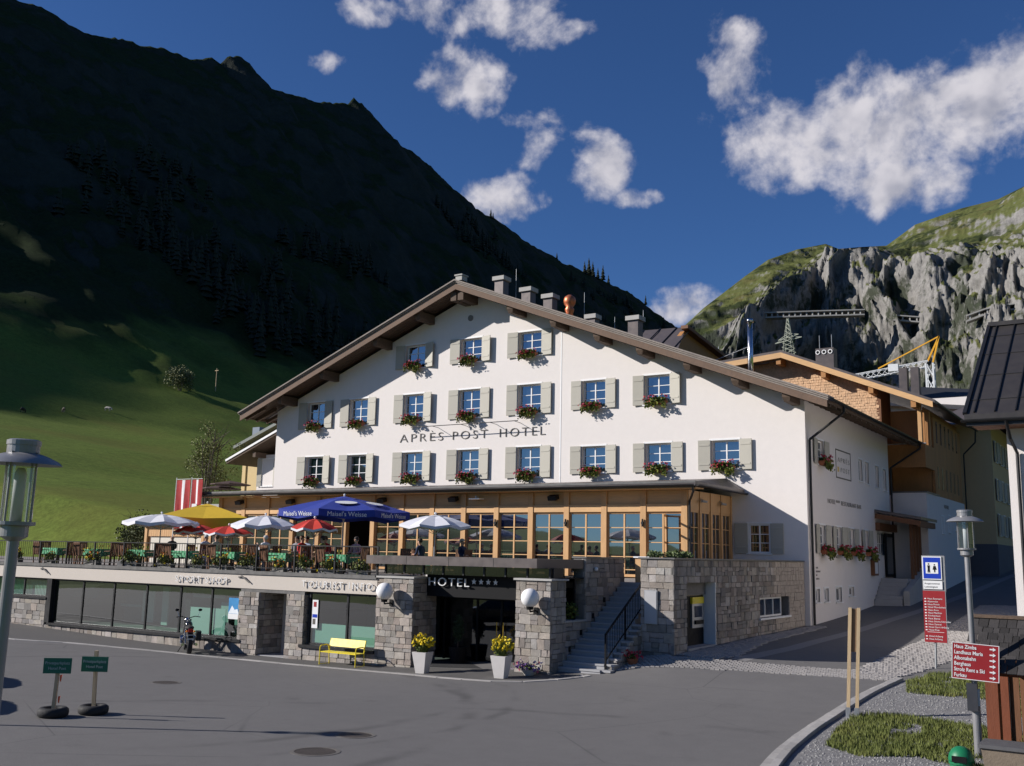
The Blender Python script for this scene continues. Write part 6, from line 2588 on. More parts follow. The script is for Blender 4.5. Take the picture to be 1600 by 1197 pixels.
# ------------------------------------------------------------------ planters, bench, motorcycle at the front
def pot_with_flowers(x, y, label, seed):
    z = gz(x, y)
    t = thing('planter', label, 'planter', (x, y, z), radians(7), 'tapered white planters at the hotel door')
    b, tp, h = .155, .255, .66
    x0_, y0_, z0_ = x, y, z
    x = y = z = 0.0
    m_ = MB()
    m_.add([(x - b, y - b, z), (x + b, y - b, z), (x + b, y + b, z), (x - b, y + b, z), (x - tp, y - tp, z + h), (x + tp, y - tp, z + h), (x + tp, y + tp, z + h), (x - tp, y + tp, z + h),
            (x - tp + .04, y - tp + .04, z + h), (x + tp - .04, y - tp + .04, z + h), (x + tp - .04, y + tp - .04, z + h), (x - tp + .04, y + tp - .04, z + h),
            (x - tp + .05, y - tp + .05, z + h - .08), (x + tp - .05, y - tp + .05, z + h - .08), (x + tp - .05, y + tp - .05, z + h - .08), (x - tp + .05, y + tp - .05, z + h - .08)],
           [(0, 3, 2, 1), (0, 1, 5, 4), (1, 2, 6, 5), (2, 3, 7, 6), (3, 0, 4, 7), (4, 5, 9, 8), (5, 6, 10, 9), (6, 7, 11, 10), (7, 4, 8, 11), (8, 9, 13, 12), (9, 10, 14, 13), (10, 11, 15, 14), (11, 8, 12, 15), (12, 13, 14, 15)])
    m_.build('pot', M['white_pot'], t, local=True, fix=False)
    r = random.Random(seed)
    m_ = foliage_mesh('leaves', 420, .27, .27, .36, .07, seed, .3, 0, [0, 1], base=0)
    m_.v = [(p[0] + x, p[1] + y, p[2] + z + h + .14) for p in m_.v]
    for k in range(60):
        a = r.uniform(0, 2 * pi)
        q = r.uniform(.1, .4)
        m_.bar((x + cos(a) * .06, y + sin(a) * .06, z + h - .05), (x + cos(a) * q, y + sin(a) * q, z + h + r.uniform(.15, .5)), .012, .012)
    m_.build('leaves', [M['leaf'], M['leaf_l']], t, local=True, fix=False)
    m_ = MB()
    for k in range(85):
        d = Vector((r.gauss(0, 1), r.gauss(0, 1), abs(r.gauss(0, .8)) + .15)).normalized()
        p = Vector((x, y, z + h + .14)) + Vector((d.x * .36, d.y * .36, d.z * .44)) * r.uniform(.7, 1.08)
        blossom_cluster(r, m_, p, .055, 0)
    m_.build('flowers', M['yel_fl'], t, local=True, fix=False)


pot_with_flowers(-20.5, 26.5, 'tapered white planter with yellow daisies beside the left entrance pier', 301)
pot_with_flowers(-17.45, 26.45, 'tapered white planter with yellow daisies in front of the stair side pier', 302)

# small bowl of purple flowers
def bowl(x, y):
    z = gz(x, y)
    t = thing('flower_bowl', 'low bowl of pink and purple petunias at the foot of the stair side pier', 'flower bowl', (x, y, z))
    MB().lathe((x, y, z), [(.14, 0), (.26, .16), (.28, .18), (.24, .17), (.001, .14)], 18).build('bowl', M['white_pot'], t)
    m_ = foliage_mesh('leaves', 220, .42, .32, .18, .06, 310, .4, .4, [0], base=0)
    m_.v = [(p[0] + x, p[1] + y, p[2] + z + .22) for p in m_.v]
    m_.build('leaves', M['leaf'], t, fix=False)
    r = random.Random(9)
    m_ = MB()
    for k in range(60):
        p = (x + r.uniform(-.45, .45), y + r.uniform(-.32, .2), z + r.uniform(.12, .42))
        blossom_cluster(r, m_, p, .05, r.choice((0, 1, 1, 2)))
    m_.build('flowers', [M['pink_fl'], mat('purple_blossom', (.22, .10, .36), .6, .3, 30), mat('pale_blossom', (.6, .5, .6), .6, .2, 30)], t, fix=False)


bowl(-16.95, 27.25)
rf_t = thing('red_flower_pot', 'little pot of red flowers at the foot of the stair stringer wall', 'flower pot', (-14.45, 29.3, gz(-14.45, 29.3)))
MB().lathe((0, 0, 0), [(.12, 0), (.19, .18), (.16, .17), (.001, .14)], 14).build('pot', M['terracotta'], rf_t, local=True)
m_ = foliage_mesh('leaves', 160, .30, .26, .16, .06, 311, .4, .2, [0], base=.24)
m_.build('leaves', M['leaf'], rf_t, local=True, fix=False)
_r = random.Random(4)
m_ = MB()
for k in range(26):
    blossom_cluster(_r, m_, (_r.uniform(-.28, .28), _r.uniform(-.25, .2), _r.uniform(.2, .42)), .055, 0)
kind(m_.build('flowers', M['red_fl'], rf_t, local=True, fix=False), 'stuff')
# dark planter with cypress inside the entrance
def cypress(x, y):
    z = gz(x, y) + .03
    t = thing('cypress_planter', 'slim dark cypress in a black pot inside the entrance recess', 'potted tree', (x, y, z))
    MB().lathe((x, y, z), [(.24, 0), (.32, .55), (.28, .55), (.001, .5)], 16).build('pot', M['black'], t)
    m_ = foliage_mesh('crown', 700, .22, .22, .62, .07, 320, .4, 0, [0], base=0)
    m_.v = [(x + (p[0]) * (1.15 - .7 * max(0, p[2])), y + p[1] * (1.15 - .7 * max(0, p[2])), z + 1.15 + p[2]) for p in m_.v]
    m_.build('crown', mat('cypress_leaf', (.03, .05, .02), .7, .3, 9), t, fix=False)
    MB().tube((x, y, z + .4), (x, y, z + .9), .03, .02, 8).build('trunk', M['old_wood'], t)


cypress(-20.75, 28.75)


def shrub_in_planter(x, y, z, rx, label, mats_, seed, n=600, rz=.34, fl=None):
    t = thing('shrub', label, 'shrub', (x, y, z))
    m_ = foliage_mesh('foliage', n, rx, rx * .7, rz, .07, seed, .45, 0, [0, 1], base=0)
    m_.v = [(p[0] + x, p[1] + y, p[2] + z + rz * .8) for p in m_.v]
    m_.build('foliage', mats_, t, fix=False)
    MB().tube((x, y, z - .02), (x, y, z + rz * .8), .03, .02, 6).build('stem', M['old_wood'], t)
    return t


shrub_in_planter(-16.70, 29.25, 1.58, .42, 'yellow-green shrub in the low stone planter beside the stairs', [M['leaf'], M['leaf_l']], 331)
for i, (x, lab) in enumerate(((-14.5, 'grey-green lavender tuft on the wall nearest the stairs'), (-14.0, 'grey-green lavender tuft in the middle of three on the wall corner'), (-13.75, 'grey-green lavender tuft at the street corner of the wall'))):
    shrub_in_planter(x, 31.1 + .3 * i, 3.58, .42, lab, [mat('lavender_leaf', (.17, .21, .10), .8, .3, 9), M['leaf']], 340 + i, 420, .17)

# bench
def bench(x, y, rz):
    z = gz(x, y)
    t = thing('bench', 'bright yellow metal bench in front of the tourist office window', 'bench', (x, y, z), rz)
    yp = M['yellow_paint']
    L = .80
    MB().box(-L, -.22, .42, L, .24, .45).build('seat', yp, t, local=True)
    b_ = MB()
    b_.add([(-L, .22, .60), (L, .22, .60), (L, .30, .86), (-L, .30, .86), (-L, .245, .60), (L, .245, .60), (L, .325, .86), (-L, .325, .86)], [(0, 1, 2, 3), (7, 6, 5, 4), (0, 4, 5, 1), (1, 5, 6, 2), (2, 6, 7, 3), (3, 7, 4, 0)])
    b_.build('backrest', yp, t, local=True)
    for s in (-1, 1):
        MB().path([(s * (L + .02), -.22, 0), (s * (L + .02), -.22, .58), (s * (L + .02), -.17, .64), (s * (L + .02), .10, .66), (s * (L + .02), .20, .63), (s * (L + .02), .23, .50)], .018, 8).build('arm_and_front_leg', yp, t, local=True)
        MB().path([(s * (L + .0), .26, 0), (s * (L + .0), .22, .44), (s * (L + .0), .31, .86)], .018, 8).build('rear_leg', yp, t, local=True)
        MB().path([(s * (L + .02), -.22, .02), (s * L, .26, .02)], .012, 6).build('foot_rail', yp, t, local=True)


bench(-24.35, 26.95, 0.0)


def motorcycle(x, y, rz):
    z = gz(x, y)
    t = thing('motorcycle', 'black and chrome motorcycle parked in front of the sport shop', 'motorcycle', (x, y, z), rz)
    t.scale = (1.15, 1.15, 1.15)
    bk, ch = M['black'], M['steel']
    # local: forward = +y, width x
    def wheel(yc, r, w):
        m_ = MB()
        n = 28
        prof = [(r - .10, -w / 2 * .8), (r - .03, -w / 2), (r, -w * .25), (r, w * .25), (r - .03, w / 2), (r - .10, w / 2 * .8)]
        m_.lathe((0, yc, r), prof, n, 'X')
        m_.f = [f for f in m_.f if len(f) == 4]
        m_.mi = [0] * len(m_.f)
        wh = m_.build('wheel', M['rubber'], t, local=True, smooth=True)
        m_ = MB()
        m_.lathe((0, yc, r), [(r - .10, -.045), (r - .125, -.05), (r - .125, .05), (r - .10, .045)], n, 'X')
        m_.f = [f for f in m_.f if len(f) == 4]
        m_.mi = [0] * len(m_.f)
        for k in range(14):
            a = 2 * pi * k / 14
            m_.tube((.02 * (-1) ** k, yc, r), (0, yc + cos(a) * (r - .11), r + sin(a) * (r - .11)), .006, .006, 4)
        m_.lathe((0, yc, r), [(.05, -.07), (.05, .07)], 10, 'X')
        m_.build('rim', ch, wh, local=True)
    wheel(-.70, .32, .16)
    wheel(.76, .33, .11)
    m_ = MB()
    m_.sphere((0, .18, .86), .2, 14, 10, (.72, 1.45, .72))
    m_.build('tank', mat('dark_tank', (.012, .014, .018), .18, .1, 4, coat=.6), t, local=True, smooth=True)
    m_ = MB()
    m_.sphere((0, -.34, .80), .2, 12, 8, (.75, 1.6, .38))
    m_.build('saddle', M['rubber'], t, local=True, smooth=True)
    m_ = MB()
    m_.box(-.16, -.08, .30, .16, .34, .52)
    m_.tube((-.0, .08, .50), (0, .22, .74), .11, .10, 10)
    m_.tube((-.0, .05, .50), (0, -.14, .70), .11, .10, 10)
    m_.lathe((.0, .10, .42), [(.13, -.24), (.13, .24)], 14, 'X')
    m_.build('engine', ch, t, local=True)
    m_ = MB()
    m_.path([(0, .52, 1.0), (0, .1, .62), (0, -.15, .36), (0, -.7, .34)], .028, 8)
    m_.path([(0, .1, .95), (0, -.62, .78)], .022, 8)
    m_.build('frame', bk, t, local=True)
    for s in (-1, 1):
        MB().path([(s * .10, .50, 1.02), (s * .10, .76, .33)], .026, 8).build('fork_leg', ch, t, local=True)
        MB().path([(s * .13, -.25, .72), (s * .12, -.70, .33)], .024, 8).build('shock_absorber', ch, t, local=True)
        MB().path([(s * .04, .46, 1.06), (s * .22, .42, 1.12), (s * .38, .30, 1.10)], .014, 8).build('handlebar', bk, t, local=True)
        MB().path([(s * .30, .34, 1.12), (s * .36, .36, 1.30)], .007, 6).build('mirror_stem', ch, t, local=True)
        MB().sphere((s * .37, .36, 1.33), .06, 10, 6, (1.1, .35, .75)).build('mirror', bk, t, local=True)
        MB().path([(s * .17, .25, .42), (s * .20, .0, .26), (s * .21, -.75, .30)], .045, 10).build('exhaust', ch, t, local=True)
        MB().sphere((s * .12, -.86, .72), .035, 8, 6).build('indicator', M['orange_fl'], t, local=True)
    MB().box(.20, -.85, .42, .34, -.40, .72).build('pannier', M['rubber'], t, local=True)
    MB().sphere((0, .60, .98), .10, 14, 10, (1, .9, 1)).build('headlight', ch, t, local=True, smooth=True)
    MB().box(-.07, -.94, .70, .07, -.88, .80).build('tail_light', mat('tail_red', (.5, .02, .02), .3), t, local=True)
    MB().box(-.09, -.98, .45, .09, -.97, .62).build('number_plate', M['white_sign'], t, local=True)
    m_ = MB()
    for k in range(10):
        a0, a1 = radians(60 + 9 * k), radians(69 + 9 * k)
        r = .40
        m_.add([(-.08, -.70 + cos(a0) * r, .32 + sin(a0) * r), (.08, -.70 + cos(a0) * r, .32 + sin(a0) * r), (.08, -.70 + cos(a1) * r, .32 + sin(a1) * r), (-.08, -.70 + cos(a1) * r, .32 + sin(a1) * r)], [(0, 1, 2, 3)])
    m_.build('rear_fender', bk, t, local=True, fix=False)
    m_ = MB()
    for k in range(8):
        a0, a1 = radians(50 + 11 * k), radians(61 + 11 * k)
        r = .38
        m_.add([(-.06, .76 + cos(a0) * r, .33 + sin(a0) * r), (.06, .76 + cos(a0) * r, .33 + sin(a0) * r), (.06, .76 + cos(a1) * r, .33 + sin(a1) * r), (-.06, .76 + cos(a1) * r, .33 + sin(a1) * r)], [(0, 1, 2, 3)])
    m_.build('front_fender', bk, t, local=True, fix=False)
    MB().path([(-.12, -.05, .30), (-.30, -.12, .02)], .014, 6).build('side_stand', bk, t, local=True)


motorcycle(-31.7, 26.45, radians(55))

# ------------------------------------------------------------------ private parking signs on tyres
def parking_sign(x, y, h, rz, tilt, label, tape):
    z = gz(x, y)
    t = thing('parking_sign', label, 'sign', (x, y, z), rz, 'green signs standing in old tyres')
    m_ = MB()
    m_.lathe((0, 0, .10), [(.17, -.09), (.26, -.10), (.31, -.06), (.32, 0), (.31, .06), (.26, .10), (.17, .09), (.155, 0), (.17, -.09)], 26)
    m_.f = [f for f in m_.f if len(f) == 4]
    m_.mi = [0] * len(m_.f)
    m_.build('tyre', M['rubber'], t, local=True, smooth=True)
    m_ = MB()
    m_.lathe((0, 0, .0), [(.17, 0), (.17, .12), (.001, .12)], 18)
    m_.build('concrete_fill', M['concrete'], t, local=True)
    m_ = MB()
    m_.bar((0, 0, .1), (tilt, 0, h), .07, .07, (0, 1, 0))
    m_.build('post', M['timber'], t, local=True)
    zs = 1.06
    m_ = MB()
    m_.box(-.29 + tilt * .8, -.065, zs - .16, .29 + tilt * .8, -.045, zs + .16)
    pn = m_.build('panel', M['green_sign'], t, local=True)
    for k, s_ in enumerate(('Privatparkplatz', 'Hotel Post')):
        me = text_mesh(s_, .085, .004, 0, 1, 'CENTER')
        me.materials.append(mat('dull_white_letter', (.42, .47, .45), .6))
        ob = bpy.data.objects.new('sign_lettering', me)
        COL.objects.link(ob)
        ob.parent = t
        ob.location = (tilt * .8, -.068, zs + .03 - .11 * k)
    if tape:
        for k, zz in enumerate((.86, .42, .16)):
            m_ = MB()
            m_.add([(.05 + tilt, -.02, zz), (.11 + tilt, -.05, zz + .02), (.09 + tilt, -.04, zz - .14), (.05 + tilt, 0, zz - .12)], [(0, 1, 2, 3)])
            m_.build('tape_scrap', mat('orange_tape', (.75, .10, .03), .6), t, local=True, fix=False)


parking_sign(-20.35, 13.55, 1.12, radians(38), 0.03, 'green parking sign with orange tape scraps on its post', True)
parking_sign(-20.1, 14.35, 1.34, radians(32), -.04, 'green parking sign whose post sticks out above the panel', False)

# ------------------------------------------------------------------ lamp posts
def lamp_post(x, y, label, lean=(0, 0), sc=1.0):
    z = gz(x, y)
    t = thing('lamp_post', label, 'lamp post', (x, y, z), 0, 'grey lamp posts with glass cylinder heads')
    g = M['lamp_grey']
    m_ = MB()
    m_.tube((0, 0, -.1), (0, 0, 1.0), .075, .075, 18)
    m_.tube((0, 0, 1.0), (0, 0, 1.06), .075, .052, 18)
    m_.tube((0, 0, 1.06), (0, 0, 3.72), .052, .050, 18)
    m_.build('pole', g, t, local=True, smooth=False)
    m_ = MB()
    m_.lathe((0, 0, 0), [(.05, 3.66), (.115, 3.70), (.115, 3.79), (.165, 3.80), (.165, 3.83), (.0001, 3.83)], 24)
    m_.build('collar', g, t, local=True)
    m_ = MB()
    m_.lathe((0, 0, 0), [(.132, 3.83), (.132, 4.42)], 24)
    m_.f = [f for f in m_.f if len(f) == 4]
    m_.mi = [0] * len(m_.f)
    m_.build('glass_cylinder', glass_mat('lamp_glass', (.2, .2, .2), .92, .02, (.92, .95, .95)), t, local=True, smooth=True, fix=False)
    m_ = MB()
    m_.lathe((0, 0, 0), [(.05, 3.83), (.05, 4.25), (.03, 4.3), (.0001, 4.3)], 14)
    m_.build('light_tube', mat('frosted_tube', (.6, .6, .6), .4), t, local=True, smooth=True)
    for k in range(4):
        a = k * pi / 2 + .4
        MB().tube((cos(a) * .145, sin(a) * .145, 3.82), (cos(a) * .145, sin(a) * .145, 4.44), .010, .010, 6).build('stay_rod', g, t, local=True)
    m_ = MB()
    m_.lathe((0, 0, 0), [(.335, 4.33), (.30, 4.365), (.20, 4.41), (.135, 4.43), (.135, 4.42), (.20, 4.395), (.30, 4.345), (.335, 4.33)], 32)
    m_.f = [f for f in m_.f if len(f) == 4]
    m_.mi = [0] * len(m_.f)
    m_.build('shade', g, t, local=True, smooth=True)
    m_ = MB()
    m_.lathe((0, 0, 0), [(.135, 4.42), (.135, 4.50), (.142, 4.50), (.142, 4.54), (.12, 4.55), (.0001, 4.55)], 24)
    m_.build('top_cap', g, t, local=True)
    t.rotation_euler = (lean[0], lean[1], 0)
    t.scale = (sc, sc, sc)
    return t


lamp_post(-3.33, 21.03, 'grey lamp post carrying the red direction board beside the kiosk', (0, radians(-.35)))
lamp_post(-8.62, 5.15, 'grey lamp post standing alone at the edge of the plaza opposite the sport shop', (0, radians(1.2)))
lamp_post(-22.2, 10.9, 'grey lamp post further along the plaza whose shadow crosses the asphalt', (0, 0))

# ------------------------------------------------------------------ red direction board on the lamp post
dbz, dby = 0, 20.93
db = thing('direction_board', 'red direction board with six white names and arrows fixed to a lamp post', 'direction sign', (-3.31, 20.93, 1.5))
drot = radians(7)
db.rotation_euler = (0, radians(3), drot)
MB().box(-.40, -.03, 0, .40, -.01, .66).build('panel', M['red_sign'], db, local=True)
bd = MB()
for (a, b, c, d) in ((-.40, .40, 0, .012), (-.40, .40, .648, .66), (-.40, -.388, .012, .648), (.388, .40, .012, .648)):
    bd.box(a, -.034, c, b, -.03, d)
bd.build('white_border', M['white_sign'], db, local=True)
for k, s_ in enumerate(('Haus Zimba', 'Landhaus Maria', 'Albonabahn', 'Berghaus', 'Strolz Rent a Ski', 'Furkau')):
    me = text_mesh(s_, .095, .003, .0015)
    w0 = max(v.co.x for v in me.vertices)
    me.transform(Matrix.Diagonal((.82, 1, 1, 1)))
    me.materials.append(M['white_letter'])
    ob = bpy.data.objects.new('board_lettering', me)
    COL.objects.link(ob)
    ob.parent = db
    ob.location = (-.36, -.033, .555 - .103 * k)
    ar = MB()
    zc = .585 - .103 * k
    ar.box(.24, -.035, zc - .012, .30, -.031, zc + .012)
    ar.prism([(.295, -.035, zc - .035), (.345, -.035, zc), (.295, -.035, zc + .035)], (0, .004, 0))
    ar.build('arrow', M['white_letter'], db, local=True)
bx_ = thing('control_box', 'small dark grey box strapped to the lamp post below the red board', 'electric box', (-3.36, 20.9, 1.0), drot)
MB().box(-.10, -.08, -.04, .08, .08, .44).build('case', mat('dark_box', (.05, .052, .06), .5), bx_, local=True)
MB().box(.08, -.05, .05, .12, .05, .35).build('strap', M['galv'], bx_, local=True)

# ------------------------------------------------------------------ tall red board with the toilet sign
rbx, rby = -6.42, 33.69
rbz = gz(rbx, rby)
rb_ = thing('information_board', 'tall red list board on a steel post at the street corner', 'information sign', (rbx, rby, rbz))
MB().tube((0, .05, 0), (.1, .05, 3.2), .035, .035, 10).build('post', M['galv'], rb_, local=True)
MB().box(-.27, -.02, .78, .37, .02, 2.32).build('panel', M['red_sign'], rb_, local=True)
MB().box(.372, -.018, .78, .385, .018, 2.32).build('edge_strip', M['galv'], rb_, local=True)
NM = ['Haus Rosmarie', 'Alpenruhe', 'Haus Pirmin', 'Hotel Mondschein', 'Haus Anna', 'Haus Matthias', 'Kirchenhaus', 'Haus Bianca', 'Haus Simma-Schneider', 'Haus Zentral', 'Hotel Garni Arlberg', 'Hotel Post']
letters('Stuben', .13, .003, M['white_letter'], rb_, Vector((-.10, -.024, 2.17)), None, sep=False, name='board_title')
for k, s_ in enumerate(NM + ['Hotel Arlberg', 'Haus Arlberg']):
    me = text_mesh(s_, .070, .003, 0)
    me.materials.append(M['white_letter'])
    ob = bpy.data.objects.new('board_lettering', me)
    COL.objects.link(ob)
    ob.parent = rb_
    zz = 2.06 - .085 * k - (.10 if k > 11 else 0)
    ob.location = (-.14, -.024, zz)
    ar = MB().box(-.23, -.025, zz + .005, -.18, -.021, zz + .035)
    ar.build('arrow', M['white_letter'], rb_, local=True)
MB().box(-.18, -.025, 1.08, .30, -.021, 1.09).build('divider', M['white_letter'], rb_, local=True)
ts = thing('toilet_sign', 'blue sign with man and woman figures on a white square above the red board', 'sign', (rbx, rby, rbz + 2.34))
MB().box(-.25, -.02, .32, .31, .0, 1.02).build('backing', M['white_sign'], ts, local=True)
MB().box(-.22, -.026, .35, .28, -.022, .99).build('blue_panel', M['blue_sign'], ts, local=True)
MB().box(-.15, -.031, .50, .21, -.027, .84).build('white_square', M['white_sign'], ts, local=True)
m_ = MB()
m_.sphere((-.06, -.033, .79), .025, 8, 6, (1, .1, 1))
m_.prism([(-.10, -.036, .75), (-.02, -.036, .75), (-.03, -.036, .65), (-.02, -.036, .53), (-.05, -.036, .53), (-.06, -.036, .62), (-.07, -.036, .53), (-.10, -.036, .53), (-.09, -.036, .65)], (0, .004, 0))
m_.build('man_figure', M['black'], ts, local=True)
m_ = MB()
m_.sphere((.11, -.033, .77), .022, 8, 6, (1, .1, 1))
m_.prism([(.08, -.036, .735), (.14, -.036, .735), (.17, -.036, .62), (.13, -.036, .62), (.125, -.036, .54), (.095, -.036, .54), (.09, -.036, .62), (.05, -.036, .62)], (0, .004, 0))
m_.build('woman_figure', M['black'], ts, local=True)
MB().box(-.24, -.02, .03, .31, .0, .28).build('text_plate', M['white_sign'], ts, local=True)
for k, s_ in enumerate(('Ausgenommen', 'Ladetätigkeit')):
    me = text_mesh(s_, .075, .002, 0)
    me.materials.append(M['black'])
    ob = bpy.data.objects.new('plate_lettering', me)
    COL.objects.link(ob)
    ob.parent = ts
    ob.location = (-.21, -.022, .175 - .10 * k)
MB().box(-.27, .01, -.05, .40, .04, 1.05).build('backing_plate', mat('cabinet_grey', (.24, .245, .25), .5, .06, 4), ts, local=True)

# ------------------------------------------------------------------ pair of wooden snow posts
sx_, sy_ = -6.45, 24.3
sz_ = gz(sx_, sy_) + .05
for i, dx in enumerate((-.10, .09)):
    pass
wp = thing('snow_post', 'pair of pale timber laths joined by a brown board in steel shoes', 'snow post', (sx_, sy_, sz_), radians(8))
for dx, l in ((-.10, -.0), (.09, .0)):
    MB().bar((dx, 0, .06), (dx + .12, 0, 2.44), .075, .06, (0, 1, 0)).build('lath', M['timber'], wp, local=True)
    MB().box(dx - .05, -.05, -.05, dx + .05, .05, .22).build('steel_shoe', M['galv'], wp, local=True)
MB().add([(-.03, .01, 1.45), (.115, .01, 1.45), (.165, .01, 2.42), (.02, .01, 2.42), (-.03, .04, 1.45), (.115, .04, 1.45), (.165, .04, 2.42), (.02, .04, 2.42)], [(0, 1, 2, 3), (7, 6, 5, 4), (0, 4, 5, 1), (1, 5, 6, 2), (2, 6, 7, 3), (3, 7, 4, 0)]).build('board', mat('board_brown', (.22, .145, .085), .8, .2, 7), wp, local=True)

# ------------------------------------------------------------------ kiosk with shingle roof, bin, trough
kx, ky = -1.95, 21.9
kz = gz(kx, ky)
kk = thing('wooden_kiosk', 'red-brown timber notice kiosk with dark shingle roof beside the lamp post', 'kiosk', (kx, ky, kz), radians(-4))
for (x0, y0) in ((-1.15, -.35), (1.15, -.35), (-1.15, .55), (1.15, .55)):
    MB().box(x0 - .11, y0 - .11, 0, x0 + .11, y0 + .11, 1.62).build('post', mat('red_brown_wood', (.17, .048, .020), .6, .2, 7, .2, 30, streak=(2, 2, .4), rnd_obj=.1), kk, local=True)
MB().box(-1.3, -.46, 1.42, 1.3, -.30, 1.62).build('front_beam', MATS['red_brown_wood'], kk, local=True)
MB().box(-1.3, .48, 1.42, 1.3, .62, 1.62).build('rear_beam', MATS['red_brown_wood'], kk, local=True)
for k in range(11):
    MB().box(-1.03 + k * .188, .50, .05, -.86 + k * .188, .535, 1.42).build('board', M['brown_wood'], kk, local=True)
MB().box(.35, .44, .55, .95, .49, 1.35).build('notice_panel', M['yellow_paint'], kk, local=True)
MB().box(-1.28, -.42, 1.60, 1.28, .6, 1.64).build('soffit', M['brown_wood'], kk, local=True)
rs = random.Random(77)
shm = MB().box(-.5, -.5, -.5, .5, .5, .5).build('shingle', mat('dark_shingle', (.035, .032, .032), .85, .3, 9, .5, 30, rnd_obj=.45), None, local=True)
sme = shm.data
bpy.data.objects.remove(shm)
for side in (-1, 1):
    for j in range(7):
        y0 = side * (.95 - j * .135) + .08
        z0 = 1.60 + j * .085 * 1.5
        x = -1.55 + (j % 2) * .07
        while x < 1.55:
            w_ = rs.uniform(.11, .19)
            inst(None, 'shingle', kk, ORG[kk.name] + Vector((x + w_ / 2, y0, z0 + rs.uniform(-.01, .01))), (side * radians(-43) * -1 * -1, 0, rs.uniform(-.03, .03)), (w_ - .012, .24, .02), mesh=sme)
            x += w_
MB().box(-1.55, -.02, 2.46, 1.55, .18, 2.52).build('ridge_board', M['old_wood'], kk, local=True)

bn = thing('litter_bin', 'green round litter bin with domed lid near the lamp post foot', 'litter bin', (-3.45, 19.95, gz(-3.45, 19.95) - .02))
gm = mat('bin_green', (.012, .17, .075), .4, .08, 5)
MB().lathe((0, 0, 0), [(.17, -.3), (.19, .12), (.21, .12), (.21, .16)], 24).build('body', gm, bn, local=True, smooth=False)
MB().lathe((0, 0, 0), [(.215, .16), (.215, .20), (.20, .28), (.15, .36), (.08, .405), (.0001, .42)], 24).build('lid', gm, bn, local=True, smooth=True)
MB().box(-.12, -.225, .17, .12, -.20, .27).build('slot', M['black'], bn, local=True)
tg = thing('stone_trough', 'brown stone trough with grey rim in front of the kiosk', 'trough', (-2.55, 20.2, gz(-2.55, 20.2)))
MB().add([(-.5, -.3, -.1), (.9, -.3, -.1), (.9, .3, -.1), (-.5, .3, -.1), (-.56, -.34, .40), (.96, -.34, .40), (.96, .34, .40), (-.56, .34, .40)], [(0, 3, 2, 1), (4, 5, 6, 7), (0, 1, 5, 4), (1, 2, 6, 5), (2, 3, 7, 6), (3, 0, 4, 7)]).build('basin', mat('brown_stone', (.20, .16, .12), .9, .2, 5, .4, 20), tg, local=True)
MB().box(-.60, -.38, .40, 1.0, .38, .46).build('rim', mat('dark_rim', (.10, .10, .105), .7), tg, local=True)

# ------------------------------------------------------------------ timber chalet behind the hotel
ch = thing('timber_chalet', 'shingled timber chalet with loggia and white base behind the hotel', 'chalet', (-11.5, 60.5, 2.5))
CA, CZ = -19.4, 16.2


def chz(x):
    return CZ - .418 * (x - CA) if x > CA else CZ + .085 * (x - CA)


CY = 60.75
m_ = MB()
m_.poly([(-26, CY, 2), (-14.1, CY, 2), (-14.1, CY, chz(-14.1) - .35), (CA, CY, CZ - .35), (-26, CY, chz(-26) - .35)])
m_.build('gable_wall', M['orange_wood'], ch, fix=False)
# shingles on the gable
sm = mat('larch_shingle', (.62, .40, .24), .75, .35, 9.0, .5, 25.0)
r = random.Random(3)
m_ = MB()
z = 10.3
while z < 16:
    x = -21.5 + r.uniform(0, .1)
    while x < -14.1:
        w_ = r.uniform(.11, .20)
        if z + .12 < chz(x) - .4:
            d = r.uniform(.018, .05)
            m_.add([(x, CY - d, z), (x + w_ - .012, CY - d, z), (x + w_ - .012, CY - .005, z + .26), (x, CY - .005, z + .26), (x, CY, z), (x + w_ - .012, CY, z)], [(0, 1, 2, 3), (0, 4, 5, 1), (0, 3, 4), (1, 5, 2)])
        x += w_
    z += .16
kind(m_.build('gable_shingles', sm, ch, fix=False), 'stuff')
# side wall, white base
MB().box(-13.3, CY - .7, 1.0, -11.5, 72.2, 7.52).build('white_base', M['plaster'], ch)
MB().box(-13.35, CY - .75, 7.52, -11.44, CY + 3.0, 7.60).build('terrace_capping', M['sheet_grey'], ch)
y = 63.2
while y < 72.0:
    MB().box(-11.72, y, 7.3, -11.56, y + .40, 12.2).build('cladding_board', M['orange_wood'], ch)
    y += .42
MB().box(-14.1, 63.0, 7.6, -11.75, 72.2, 12.6).build('timber_core', M['orange_wood'], ch)
MB().box(-14.05, CY - .1, 10.1, -11.55, 63.2, 10.3).build('loggia_floor', M['orange_wood'], ch)
m_ = MB()
m_.box(-14.05, CY - .12, 9.0, -11.56, CY - .02, 10.32)
m_.box(-11.66, CY - .02, 9.0, -11.56, 63.2, 10.32)
m_.build('loggia_parapet', M['orange_wood'], ch)
MB().box(-14.1, CY - .16, 10.33, -11.5, CY + .02, 10.38).build('parapet_cap', M['galv'], ch)
MB().box(-14.15, CY - .02, 7.6, -13.9, CY + 2.4, 14.1).build('corner_pier', M['brown_wood'], ch)
MB().box(-11.9, CY - .1, 10.38, -11.7, CY + .1, 12.7).build('loggia_post', M['larch'], ch)
MB().box(-11.8, 62.6, 10.38, -11.62, 62.8, 12.5).build('loggia_post', M['larch'], ch)
for k in range(5):
    yy = CY + .5 + k * .42
    MB().box(-11.75, yy, 10.3, -11.65, yy + .12, 12.5).build('screen_slat', M['orange_wood'], ch)
